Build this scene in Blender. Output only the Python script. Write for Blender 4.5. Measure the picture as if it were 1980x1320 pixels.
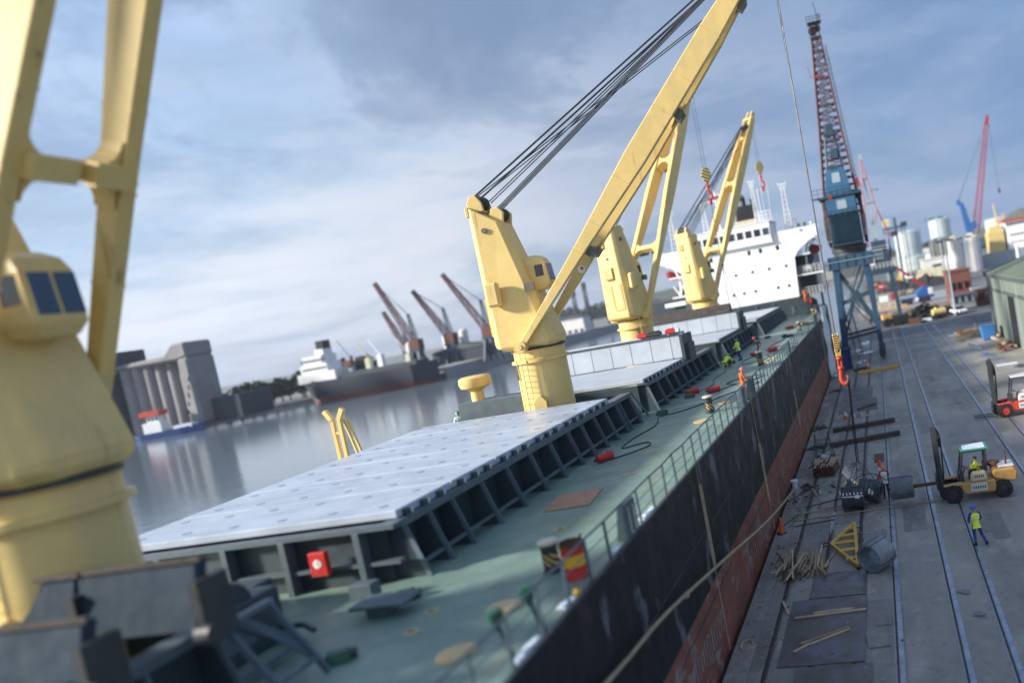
import bpy, bmesh, math, random
from mathutils import Vector, Matrix
R = math.radians
DKO = (5.7, 9.4); CUO = (6.6, 4.4); SKYV = (1.27, 1.66, 2.42); SKYW = (2.75, 2.92, 3.28)
rnd = random.Random(7)
for o in list(bpy.data.objects): bpy.data.objects.remove(o)
S = bpy.context.scene
COL = S.collection

# ------------------------------------------------------------------ camera
cam_d = bpy.data.cameras.new('camera')
cam = bpy.data.objects.new('camera', cam_d); COL.objects.link(cam); S.camera = cam
roll, pitch, yaw = R(-10.45), R(4.737), R(12.114)
F = Vector((-math.sin(yaw)*math.cos(pitch), math.cos(yaw)*math.cos(pitch), -math.sin(pitch)))
R0 = Vector((math.cos(yaw), math.sin(yaw), 0)); U0 = R0.cross(F)
RR = R0*math.cos(roll) + U0*math.sin(roll); UU = -R0*math.sin(roll) + U0*math.cos(roll)
M = Matrix((RR, UU, -F)).transposed().to_4x4(); M.translation = Vector((0, 0, 13.0))
cam.matrix_world = M
cam_d.sensor_width = 36; cam_d.lens = 1553.46/1980*36
cam_d.shift_x = -(1386.9-990)/1980; cam_d.shift_y = (681.8-660)/1980     # rising/swung front standard
cam_d.clip_start = 0.1; cam_d.clip_end = 12000
cam_d.dof.use_dof = True; cam_d.dof.focus_distance = 40.0; cam_d.dof.aperture_fstop = 0.150
S.render.resolution_x, S.render.resolution_y = 1024, 682

# ------------------------------------------------------------------ world, sun, exposure
SUN_AZ, SUN_EL = R(244), R(23)          # clockwise from +Y : behind the camera, to the left
W = bpy.data.worlds.new('World'); S.world = W; W.use_nodes = True
nt = W.node_tree; N = nt.nodes; LK = nt.links
for n in list(N): N.remove(n)
def wn(t, **k):
    n = N.new(t)
    for a, b in k.items(): setattr(n, a, b)
    return n
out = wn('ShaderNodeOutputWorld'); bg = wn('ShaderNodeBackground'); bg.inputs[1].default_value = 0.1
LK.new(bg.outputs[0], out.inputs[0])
sky = wn('ShaderNodeTexSky', sky_type='NISHITA'); sky.sun_disc = False
sky.sun_elevation = SUN_EL; sky.sun_rotation = SUN_AZ; sky.air_density = 1.3; sky.dust_density = 1.0; sky.ozone_density = 2.0
tc = wn('ShaderNodeTexCoord'); sep = wn('ShaderNodeSeparateXYZ'); LK.new(tc.outputs['Generated'], sep.inputs[0])
def mth(op, a, b=None, c=None):
    n = wn('ShaderNodeMath', operation=op)
    for i, v in enumerate((a, b, c)):
        if v is None: continue
        if isinstance(v, (int, float)): n.inputs[i].default_value = v
        else: LK.new(v, n.inputs[i])
    return n.outputs[0]
zz = mth('ADD', mth('MAXIMUM', sep.outputs[2], 0.0), 0.16)
cx = mth('DIVIDE', sep.outputs[0], zz); cy = mth('DIVIDE', sep.outputs[1], zz)
cmb = wn('ShaderNodeCombineXYZ'); LK.new(cx, cmb.inputs[0]); LK.new(cy, cmb.inputs[1])
def noise(vec, scale, detail, rough, off=(0, 0, 0), dist=0.0, stretch=(1, 1, 1)):
    mp = wn('ShaderNodeMapping'); mp.inputs[1].default_value = off; mp.inputs[3].default_value = stretch; LK.new(vec, mp.inputs[0])
    n = wn('ShaderNodeTexNoise'); n.inputs['Scale'].default_value = scale; n.inputs['Detail'].default_value = detail
    n.inputs['Roughness'].default_value = rough; n.inputs['Distortion'].default_value = dist
    LK.new(mp.outputs[0], n.inputs['Vector']); return n.outputs[0]
def ramp(v, stops):
    n = wn('ShaderNodeValToRGB'); e = n.color_ramp.elements
    while len(e) < len(stops): e.new(0.5)
    for i, (p, c) in enumerate(stops):
        e[i].position = p; e[i].color = (c, c, c, 1) if isinstance(c, (int, float)) else (*c, 1)
    LK.new(v, n.inputs[0]); return n.outputs[0]
def mix(f, a, b):
    n = wn('ShaderNodeMix', data_type='RGBA')
    for i, v in ((0, f), (6, a), (7, b)):
        if isinstance(v, (int, float)): n.inputs[i].default_value = v
        elif isinstance(v, tuple): n.inputs[i].default_value = (*v, 1)
        else: LK.new(v, n.inputs[i])
    return n.outputs[2]
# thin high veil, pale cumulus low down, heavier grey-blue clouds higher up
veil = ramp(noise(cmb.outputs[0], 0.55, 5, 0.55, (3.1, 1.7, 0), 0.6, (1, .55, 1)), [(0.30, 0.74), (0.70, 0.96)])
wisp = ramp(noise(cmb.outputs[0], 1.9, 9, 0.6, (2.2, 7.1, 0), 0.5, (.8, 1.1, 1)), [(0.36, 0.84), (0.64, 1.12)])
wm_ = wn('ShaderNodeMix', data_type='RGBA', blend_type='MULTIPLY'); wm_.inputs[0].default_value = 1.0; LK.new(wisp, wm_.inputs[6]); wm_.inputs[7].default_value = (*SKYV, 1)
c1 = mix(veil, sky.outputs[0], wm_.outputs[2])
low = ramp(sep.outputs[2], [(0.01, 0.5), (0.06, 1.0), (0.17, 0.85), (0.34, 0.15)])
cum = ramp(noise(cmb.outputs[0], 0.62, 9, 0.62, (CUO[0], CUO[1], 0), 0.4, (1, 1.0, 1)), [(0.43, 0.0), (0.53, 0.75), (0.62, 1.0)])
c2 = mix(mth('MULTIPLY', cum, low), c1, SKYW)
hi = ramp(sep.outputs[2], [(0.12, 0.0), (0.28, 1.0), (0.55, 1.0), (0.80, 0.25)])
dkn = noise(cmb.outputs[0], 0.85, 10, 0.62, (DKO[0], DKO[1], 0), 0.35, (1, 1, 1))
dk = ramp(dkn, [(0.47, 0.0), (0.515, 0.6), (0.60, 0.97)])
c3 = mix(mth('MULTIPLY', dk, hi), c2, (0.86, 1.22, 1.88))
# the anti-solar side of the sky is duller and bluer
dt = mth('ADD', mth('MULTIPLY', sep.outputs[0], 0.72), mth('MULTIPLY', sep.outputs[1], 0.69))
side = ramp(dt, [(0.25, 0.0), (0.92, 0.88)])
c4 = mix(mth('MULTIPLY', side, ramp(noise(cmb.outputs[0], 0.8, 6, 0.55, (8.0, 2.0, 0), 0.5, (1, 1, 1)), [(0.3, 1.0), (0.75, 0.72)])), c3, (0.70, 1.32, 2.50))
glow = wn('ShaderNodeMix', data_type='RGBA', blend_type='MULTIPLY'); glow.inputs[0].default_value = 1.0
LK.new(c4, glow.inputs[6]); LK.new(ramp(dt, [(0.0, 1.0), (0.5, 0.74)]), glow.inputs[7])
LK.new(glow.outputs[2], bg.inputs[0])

sd = bpy.data.lights.new('sun', 'SUN'); sun = bpy.data.objects.new('sun', sd); COL.objects.link(sun)
sd.energy = 2.5; sd.angle = R(6.0); sd.color = (1.0, 0.95, 0.85)
sv = Vector((math.sin(SUN_AZ)*math.cos(SUN_EL), math.cos(SUN_AZ)*math.cos(SUN_EL), math.sin(SUN_EL)))
sun.rotation_euler = sv.to_track_quat('Z', 'Y').to_euler(); sun.location = sv*200
S.view_settings.view_transform = 'Standard'; S.view_settings.look = 'None'
S.view_settings.exposure = 1.68; S.view_settings.gamma = 1.0; S.view_settings.use_curve_mapping = False
S.render.engine = 'CYCLES'; S.cycles.max_bounces = 6; S.cycles.use_denoising = True

# ------------------------------------------------------------------ materials
MAT = {}
def mat(name, col, rough=0.6, metal=0.0, var=0.2, scale=1.2, rust=0.0, rustcol=(0.11, 0.045, 0.022), streak=(1, 1, 0.12),
        bump=0.0, bscale=18.0, alt=None, alts=(0.45, 0.62), alt_scale=0.6, alt_stretch=(1, 1, 1), emit=0, spec=0.5, world=True):
    m = bpy.data.materials.new(name); m.use_nodes = True; t = m.node_tree; b = t.nodes['Principled BSDF']
    L = t.links.new
    def nd(ty, **k):
        n = t.nodes.new(ty)
        for a, c in k.items(): setattr(n, a, c)
        return n
    if world: src = nd('ShaderNodeNewGeometry').outputs['Position']
    else: src = nd('ShaderNodeTexCoord').outputs['Object']
    def ns(sc, det=4, st=(1, 1, 1), ro=0.6, off=(0, 0, 0)):
        mp = nd('ShaderNodeMapping'); mp.inputs[3].default_value = st; mp.inputs[1].default_value = off; L(src, mp.inputs[0])
        n = nd('ShaderNodeTexNoise'); n.inputs['Scale'].default_value = sc; n.inputs['Detail'].default_value = det
        n.inputs['Roughness'].default_value = ro; L(mp.outputs[0], n.inputs['Vector']); return n.outputs[0]
    def rp(v, a, c, lo=0.0, hi=1.0):
        n = nd('ShaderNodeMapRange'); n.inputs[1].default_value = a; n.inputs[2].default_value = c
        n.inputs[3].default_value = lo; n.inputs[4].default_value = hi; L(v, n.inputs[0]); return n.outputs[0]
    def mx(f, a, c, bt='MIX'):
        n = nd('ShaderNodeMix', data_type='RGBA', blend_type=bt)
        for i, v in ((0, f), (6, a), (7, c)):
            if isinstance(v, (int, float)): n.inputs[i].default_value = v
            elif isinstance(v, tuple): n.inputs[i].default_value = (*v[:3], 1)
            else: L(v, n.inputs[i])
        return n.outputs[2]
    c = tuple(col)
    cc = mx(rp(ns(scale, 5), 0.3, 0.7), tuple(max(0, v*(1-var)) for v in c), tuple(min(1, v*(1+var)) for v in c))
    if alt is not None:
        cc = mx(rp(ns(alt_scale, 6, alt_stretch, 0.65, (5, 3, 1)), *alts), cc, alt)
    if rust > 0:
        f = rp(ns(1.6, 6, streak, 0.7, (9, 2, 7)), 0.68-0.22*rust, 0.80-0.15*rust)
        cc = mx(f, cc, rustcol)
    if var > 0:
        g = rp(ns(scale*14, 3), 0.25, 0.75, 1-var*0.4, 1+var*0.4)
        n = nd('ShaderNodeMix', data_type='RGBA', blend_type='MULTIPLY'); n.inputs[0].default_value = 1
        L(cc, n.inputs[6]); L(g, n.inputs[7]); cc = n.outputs[2]
    L(cc, b.inputs['Base Color'])
    L(rp(ns(scale*2.3, 3, off=(3, 8, 2)), 0.3, 0.7, max(0.03, rough-0.12), min(1, rough+0.1)), b.inputs['Roughness'])
    b.inputs['Metallic'].default_value = metal
    b.inputs['Specular IOR Level'].default_value = spec
    if bump > 0:
        bn = nd('ShaderNodeBump'); bn.inputs['Strength'].default_value = bump; bn.inputs['Distance'].default_value = 0.02
        L(ns(bscale, 4), bn.inputs['Height']); L(bn.outputs[0], b.inputs['Normal'])
    MAT[name] = m
    return m
YEL = (0.77, 0.550, 0.195)
mat('crane_yellow', YEL, 0.45, var=0.08, scale=0.7, rust=0.33, rustcol=(0.31, 0.165, 0.06), streak=(1, 1, .10), bump=0.05, alt=(0.66, 0.49, 0.20), alts=(.52, .66), alt_scale=.45, alt_stretch=(1, 1, .4))
mat('crane_grey', (0.13, 0.125, 0.095), 0.5, var=0.2)
mat('steel_dark', (0.035, 0.038, 0.042), 0.5, var=0.3)
mat('rope_steel', (0.045, 0.05, 0.065), 0.5, var=0.2)
mat('deck_green', (0.200, 0.290, 0.240), 0.5, var=0.2, scale=0.5, rust=0.42, rustcol=(0.21, 0.15, 0.09), streak=(1, .3, 1), alt=(0.15, 0.225, 0.195), alt_scale=0.35, bump=0.08)
mat('ship_grey', (0.036, 0.053, 0.064), 0.5, var=0.22, scale=0.8, rust=0.16, bump=0.06)
mat('ship_grey_light', (0.085, 0.115, 0.132), 0.5, var=0.15, rust=0.08)
mat('stay_grey', (0.105, 0.145, 0.175), 0.5, var=0.18, scale=0.8, rust=0.12)
mat('rail_grey', (0.070, 0.105, 0.125), 0.5, var=0.15)
mat('slate_grey', (0.034, 0.050, 0.068), 0.85, var=0.12, spec=0.15)
mat('socket_grey', (0.30, 0.35, 0.42), 0.5, var=0.1)
mat('cover_grey', (0.42, 0.47, 0.55), 0.36, var=0.12, scale=0.6, rust=0.24, rustcol=(0.30, 0.28, 0.25), streak=(.3, 1, 1), alt=(0.34, 0.39, 0.47), alts=(.5, .62), alt_scale=.8, alt_stretch=(.4, 1, 1))
mat('cover_white', (0.43, 0.47, 0.52), 0.5, var=0.1, scale=0.6, rust=0.30, rustcol=(0.36, 0.28, 0.18))
mat('hull_black', (0.010, 0.012, 0.016), 0.55, spec=0.3, var=0.5, scale=0.5, rust=0.62, rustcol=(0.075, 0.042, 0.028), streak=(1, .9, 0.14), alt=(0.12, 0.135, 0.16), alts=(0.565, 0.625), alt_scale=0.8, alt_stretch=(1, .8, .5), bump=0.12, bscale=5)
mat('hull_red', (0.225, 0.075, 0.048), 0.65, var=0.3, scale=0.7, rust=0.60, rustcol=(0.07, 0.045, 0.036), streak=(1, .35, 1.2), alt=(0.27, 0.23, 0.21), alts=(0.565, 0.64), alt_scale=1.5, alt_stretch=(1, .5, .8), bump=0.25, bscale=4)
mat('hull_chalk', (0.30, 0.29, 0.28), 0.8, var=0.4, scale=3)
mat('white_paint', (0.82, 0.82, 0.81), 0.45, var=0.04, scale=0.5, rust=0.06, rustcol=(0.5, .42, .3))
mat('cream_paint', (0.60, 0.53, 0.38), 0.55, var=0.1)
mat('black_paint', (0.012, 0.012, 0.013), 0.45, var=0.3)
mat('glass_dark', (0.012, 0.016, 0.02), 0.08, var=0.1, spec=0.8)
mat('glass_sky', (0.05, 0.08, 0.11), 0.05, var=0.1, spec=0.9, metal=0.25)
mat('red_paint', (0.55, 0.025, 0.02), 0.45, var=0.12, rust=0.06)
mat('orange_red', (0.52, 0.05, 0.022), 0.45, var=0.12)
mat('drum_yellow', (0.75, 0.42, 0.03), 0.45, var=0.08, rust=.05)
mat('rust', (0.11, 0.05, 0.028), 0.85, var=0.35, scale=4)
mat('lid_cream', (0.62, 0.45, 0.22), 0.6, var=0.15, scale=3, rust=0.2, rustcol=(0.35, 0.2, 0.09))
mat('plywood', (0.42, 0.235, 0.15), 0.75, var=0.15, scale=2)
mat('timber', (0.33, 0.235, 0.15), 0.85, var=0.3, scale=2.5, bump=0.2)
mat('timber_pale', (0.48, 0.37, 0.24), 0.85, var=0.25, scale=2.5, bump=0.2)
mat('timber_dark', (0.060, 0.048, 0.040), 0.85, var=0.35, scale=2.5, bump=0.3)
mat('timber_red', (0.145, 0.058, 0.040), 0.85, var=0.4, scale=5)
mat('rubber', (0.016, 0.016, 0.017), 0.75, var=0.3)
mat('cable', (0.028, 0.034, 0.036), 0.6, var=0.3)
mat('rope', (0.36, 0.29, 0.19), 0.9, var=0.25, scale=6, bump=0.4, bscale=30)
mat('green_paint', (0.018, 0.085, 0.055), 0.5, var=0.2)
mat('rail_steel', (0.33, 0.355, 0.42), 0.34, metal=0.45, var=0.25, scale=2)
mat('rail_rust', (0.075, 0.058, 0.052), 0.6, metal=.3, var=0.3, scale=3)
mat('groove', (0.022, 0.022, 0.024), 0.8, var=0.3)
mat('steel_plate', (0.105, 0.085, 0.075), 0.42, metal=0.25, var=0.25, scale=0.8, rust=0.35, rustcol=(0.09, 0.062, 0.042), streak=(1, 1, 1), alt=(0.13, 0.135, 0.16), alts=(0.45, 0.6), alt_scale=0.7, bump=0.1)
mat('coil_wire', (0.14, 0.155, 0.175), 0.42, metal=0.55, var=0.35, scale=3)
mat('coil_wire_light', (0.25, 0.28, 0.31), 0.45, metal=0.45, var=0.25, scale=3)
mat('strap_white', (0.70, 0.71, 0.72), 0.5, var=0.05)
mat('fork_orange', (0.54, 0.30, 0.095), 0.55, var=0.2, scale=2, rust=0.35, rustcol=(0.10, 0.06, 0.035), streak=(1, 1, 1))
mat('fork_cream', (0.62, 0.52, 0.33), 0.5, var=0.08)
mat('fork_white', (0.62, 0.60, 0.58), 0.5, var=0.08)
mat('canopy_green', (0.05, 0.25, 0.19), 0.4, var=0.1)
mat('frame_yellow', (0.62, 0.37, 0.06), 0.55, var=0.12, rust=0.2, rustcol=(0.25, 0.12, 0.04))
mat('cone_orange', (0.62, 0.10, 0.03), 0.55, var=0.12)
mat('crane_blue', (0.021, 0.068, 0.125), 0.5, var=0.22, scale=0.7, rust=0.25, rustcol=(0.045, 0.05, 0.05), bump=0.05)
mat('crane_blue_light', (0.032, 0.115, 0.215), 0.45, var=0.15, scale=0.7, rust=0.10, rustcol=(0.06, 0.09, 0.11))
mat('louvre_blue', (0.05, 0.14, 0.20), 0.55, var=0.25, rust=.15)
mat('bin_blue', (0.04, 0.16, 0.42), 0.5, var=0.1)
mat('crane_blue_dark', (0.028, 0.055, 0.085), 0.55, var=0.3)
mat('lattice_red', (0.085, 0.013, 0.015), 0.7, var=0.35, scale=1.5)
mat('lattice_dark', (0.030, 0.012, 0.014), 0.6, var=0.3)
mat('plate_brown', (0.105, 0.05, 0.042), 0.6, var=0.35, scale=.8, alt=(0.03, 0.028, 0.03), alts=(.45, .6))
mat('bright_red', (0.32, 0.016, 0.02), 0.5, var=0.15)
mat('shed_green', (0.165, 0.195, 0.155), 0.65, var=0.10, scale=0.4, rust=0.08)
mat('shed_roof', (0.145, 0.175, 0.13), 0.8, var=0.2, scale=0.5)
mat('shed_trim', (0.085, 0.098, 0.098), 0.6, var=0.15)
mat('brick_red', (0.165, 0.060, 0.047), 0.85, var=0.2, scale=2)
mat('concrete_pale', (0.30, 0.30, 0.295), 0.8, var=0.15)
mat('pale_yellow', (0.62, 0.47, 0.19), 0.5, var=0.1)
mat('tank_white', (0.56, 0.62, 0.60), 0.6, var=0.07, scale=0.15)
mat('silo_white', (0.66, 0.63, 0.62), 0.6, var=0.08, scale=0.3)
mat('tank_dark', (0.10, 0.105, 0.085), 0.7, var=0.2)
mat('container_cream', (0.58, 0.56, 0.40), 0.55, var=0.08)
mat('container_blue', (0.03, 0.07, 0.24), 0.5, var=0.1)
mat('harbour_blue', (0.02, 0.10, 0.30), 0.5, var=0.15)
mat('harbour_red', (0.30, 0.03, 0.045), 0.5, var=0.15)
mat('lamp_grey', (0.30, 0.36, 0.40), 0.5, var=0.08)
mat('scrap', (0.026, 0.026, 0.027), 0.85, var=0.5, scale=2)
mat('soil', (0.10, 0.075, 0.055), 0.95, var=0.3, scale=0.6)
mat('wall_stone', (0.14, 0.125, 0.105), 0.9, var=0.3)
mat('silo_grey', (0.235, 0.225, 0.23), 0.8, var=0.15, scale=0.15, rust=0.5, rustcol=(0.13, 0.125, 0.13), streak=(.3, .3, .03))
mat('dark_block', (0.035, 0.042, 0.06), 0.8, var=0.2)
mat('wood_leaf', (0.040, 0.055, 0.045), 0.9, var=0.4, scale=.2)
mat('foliage', (0.050, 0.068, 0.040), 0.9, var=0.4, scale=.3)
mat('bark', (0.06, 0.045, 0.035), 0.9)
mat('grass_land', (0.085, 0.10, 0.06), 0.9, var=0.3, scale=0.05)
mat('skin', (0.48, 0.27, 0.19), 0.6, var=0.05, world=False)
mat('hair', (0.03, 0.02, 0.015), 0.7, var=0.1)
mat('suit_orange', (0.72, 0.165, 0.03), 0.75, var=0.1, scale=4)
mat('vest_yellow', (0.80, 0.95, 0.04), 0.6, var=0.05, scale=4)
mat('vest_white', (0.75, 0.78, 0.74), 0.6, var=0.04)
mat('suit_dark', (0.030, 0.028, 0.034), 0.8, var=0.15)
mat('suit_blue', (0.025, 0.06, 0.27), 0.8, var=0.15)
mat('suit_yellow', (0.62, 0.36, 0.04), 0.75, var=0.12)
mat('shirt_red', (0.52, 0.025, 0.03), 0.8, var=0.1)
mat('boot', (0.015, 0.012, 0.010), 0.6, var=0.2)
for n, c in (('helmet_orange', (0.75, 0.17, 0.03)), ('helmet_salmon', (0.75, 0.24, 0.13)), ('helmet_red', (0.62, 0.02, 0.03)), ('helmet_green', (0.02, 0.25, 0.17)), ('helmet_blue', (0.03, 0.12, 0.42))):
    mat(n, c, 0.35, var=0.04)
mat('net_white', (0.62, 0.68, 0.78), 0.7, var=0.12, scale=2)
mat('puddle', (0.10, 0.11, 0.13), 0.04, var=0.05, spec=1.0)
mat('damp', (0.13, 0.135, 0.16), 0.22, var=0.25, scale=1.3)

def stripes(name, a, c, scale=5.0, rot=(0, R(45), 0)):
    m = bpy.data.materials.new(name); m.use_nodes = True; t = m.node_tree; b = t.nodes['Principled BSDF']
    tcn = t.nodes.new('ShaderNodeTexCoord'); mp = t.nodes.new('ShaderNodeMapping'); mp.inputs[2].default_value = rot
    w = t.nodes.new('ShaderNodeTexWave'); w.inputs['Scale'].default_value = scale; w.inputs['Distortion'].default_value = .15
    rp = t.nodes.new('ShaderNodeValToRGB'); rp.color_ramp.interpolation = 'CONSTANT'
    rp.color_ramp.elements[0].color = (*a, 1); rp.color_ramp.elements[1].color = (*c, 1); rp.color_ramp.elements[1].position = .5
    t.links.new(tcn.outputs['Object'], mp.inputs[0]); t.links.new(mp.outputs[0], w.inputs[0]); t.links.new(w.outputs[1], rp.inputs[0])
    t.links.new(rp.outputs[0], b.inputs['Base Color']); b.inputs['Roughness'].default_value = .55
    MAT[name] = m
stripes('hazard', (0.02, 0.02, 0.02), (0.62, 0.42, 0.12), 2.6)
stripes('hazard_fine', (0.03, 0.03, 0.03), (0.55, 0.44, 0.14), 1.5)

def ground_mat(name, base, dark, light, scale=0.25, rough=0.75, wet=True, wetcol=(.10, .11, .13)):
    m = bpy.data.materials.new(name); m.use_nodes = True; t = m.node_tree; b = t.nodes['Principled BSDF']; L = t.links.new
    g = t.nodes.new('ShaderNodeNewGeometry')
    def ns(sc, det, st=(1, 1, 1), off=(0, 0, 0), ro=.6):
        mp = t.nodes.new('ShaderNodeMapping'); mp.inputs[3].default_value = st; mp.inputs[1].default_value = off; L(g.outputs['Position'], mp.inputs[0])
        n = t.nodes.new('ShaderNodeTexNoise'); n.inputs['Scale'].default_value = sc; n.inputs['Detail'].default_value = det; n.inputs['Roughness'].default_value = ro
        L(mp.outputs[0], n.inputs['Vector']); return n.outputs[0]
    def rp(v, a, c, lo=0, hi=1):
        n = t.nodes.new('ShaderNodeMapRange'); 
        for i, x in enumerate((a, c, lo, hi)): n.inputs[i+1].default_value = x
        L(v, n.inputs[0]); return n.outputs[0]
    def mx(f, a, c, bt='MIX'):
        n = t.nodes.new('ShaderNodeMix'); n.data_type = 'RGBA'; n.blend_type = bt
        for i, v in ((0, f), (6, a), (7, c)):
            if isinstance(v, (int, float)): n.inputs[i].default_value = v
            elif isinstance(v, tuple): n.inputs[i].default_value = (*v, 1)
            else: L(v, n.inputs[i])
        return n.outputs[2]
    c = mx(rp(ns(scale, 6, (1, .35, 1)), .35, .65), dark, base)
    c = mx(rp(ns(scale*3, 6, (1, .6, 1), (4, 4, 0)), .52, .72, 0, .7), c, light)
    c = mx(rp(ns(1.3, 6, (1, 1, 1), (7, 1, 0), .7), .60, .74, 0, .75), c, tuple(v*.45 for v in dark))
    vo = t.nodes.new('ShaderNodeTexVoronoi'); vo.feature = 'DISTANCE_TO_EDGE'; vo.inputs['Scale'].default_value = .42
    wv = t.nodes.new('ShaderNodeMix'); wv.data_type = 'VECTOR'; wv.inputs[0].default_value = .18; L(g.outputs['Position'], wv.inputs[4]); nn = t.nodes.new('ShaderNodeTexNoise'); nn.inputs['Scale'].default_value = 1.4; nn.inputs['Detail'].default_value = 5; L(g.outputs['Position'], nn.inputs['Vector']); sc_ = t.nodes.new('ShaderNodeVectorMath'); sc_.operation = 'SCALE'; sc_.inputs[3].default_value = 9; L(nn.outputs[1], sc_.inputs[0]); L(sc_.outputs[0], wv.inputs[5]); L(wv.outputs[1], vo.inputs['Vector'])
    c = mx(rp(vo.outputs[0], .002, .009, .38, 0), c, tuple(v*.35 for v in dark))
    c = mx(rp(ns(.5, 3, (1, .12, 1), (1, 6, 0)), .56, .70, 0, .55), c, tuple(v*.55 for v in dark))
    c = mx(1.0, c, rp(ns(22, 3), .25, .75, .82, 1.18), 'MULTIPLY')
    L(c, b.inputs['Base Color'])
    w = rp(ns(.33, 4, (1, .45, 1), (2, 9, 0)), .40, .66, rough, rough-.35 if wet else rough)
    L(w, b.inputs['Roughness'])
    bn = t.nodes.new('ShaderNodeBump'); bn.inputs['Strength'].default_value = .25; bn.inputs['Distance'].default_value = .02
    L(ns(9, 6, ro=.75), bn.inputs['Height']); L(bn.outputs[0], b.inputs['Normal'])
    MAT[name] = m
ground_mat('asphalt', (0.32, 0.298, 0.268), (0.20, 0.187, 0.170), (0.42, 0.392, 0.352))
ground_mat('concrete', (0.33, 0.305, 0.268), (0.20, 0.186, 0.168), (0.43, 0.40, 0.355), 0.5)
ground_mat('concrete_dark', (0.26, 0.243, 0.222), (0.165, 0.156, 0.146), (0.34, 0.32, 0.29), 0.6)
ground_mat('yard', (0.15, 0.15, 0.148), (0.10, 0.10, 0.10), (0.21, 0.205, 0.195), 0.06)

ground_mat('asphalt_patch', (0.215, 0.207, 0.197), (0.15, 0.146, 0.14), (0.27, 0.262, 0.25), .6)

def water_mat():
    m = bpy.data.materials.new('water'); m.use_nodes = True; t = m.node_tree; b = t.nodes['Principled BSDF']; L = t.links.new
    b.inputs['Base Color'].default_value = (.13, .165, .19, 1); b.inputs['Roughness'].default_value = .12; b.inputs['IOR'].default_value = 1.33
    b.inputs['Specular IOR Level'].default_value = .8
    g = t.nodes.new('ShaderNodeNewGeometry'); n = t.nodes.new('ShaderNodeTexNoise'); n.inputs['Scale'].default_value = .35; n.inputs['Detail'].default_value = 5
    L(g.outputs['Position'], n.inputs['Vector']); bn = t.nodes.new('ShaderNodeBump'); bn.inputs['Strength'].default_value = .16; bn.inputs['Distance'].default_value = .25
    L(n.outputs[0], bn.inputs['Height']); L(bn.outputs[0], b.inputs['Normal']); MAT['water'] = m
water_mat()

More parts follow.
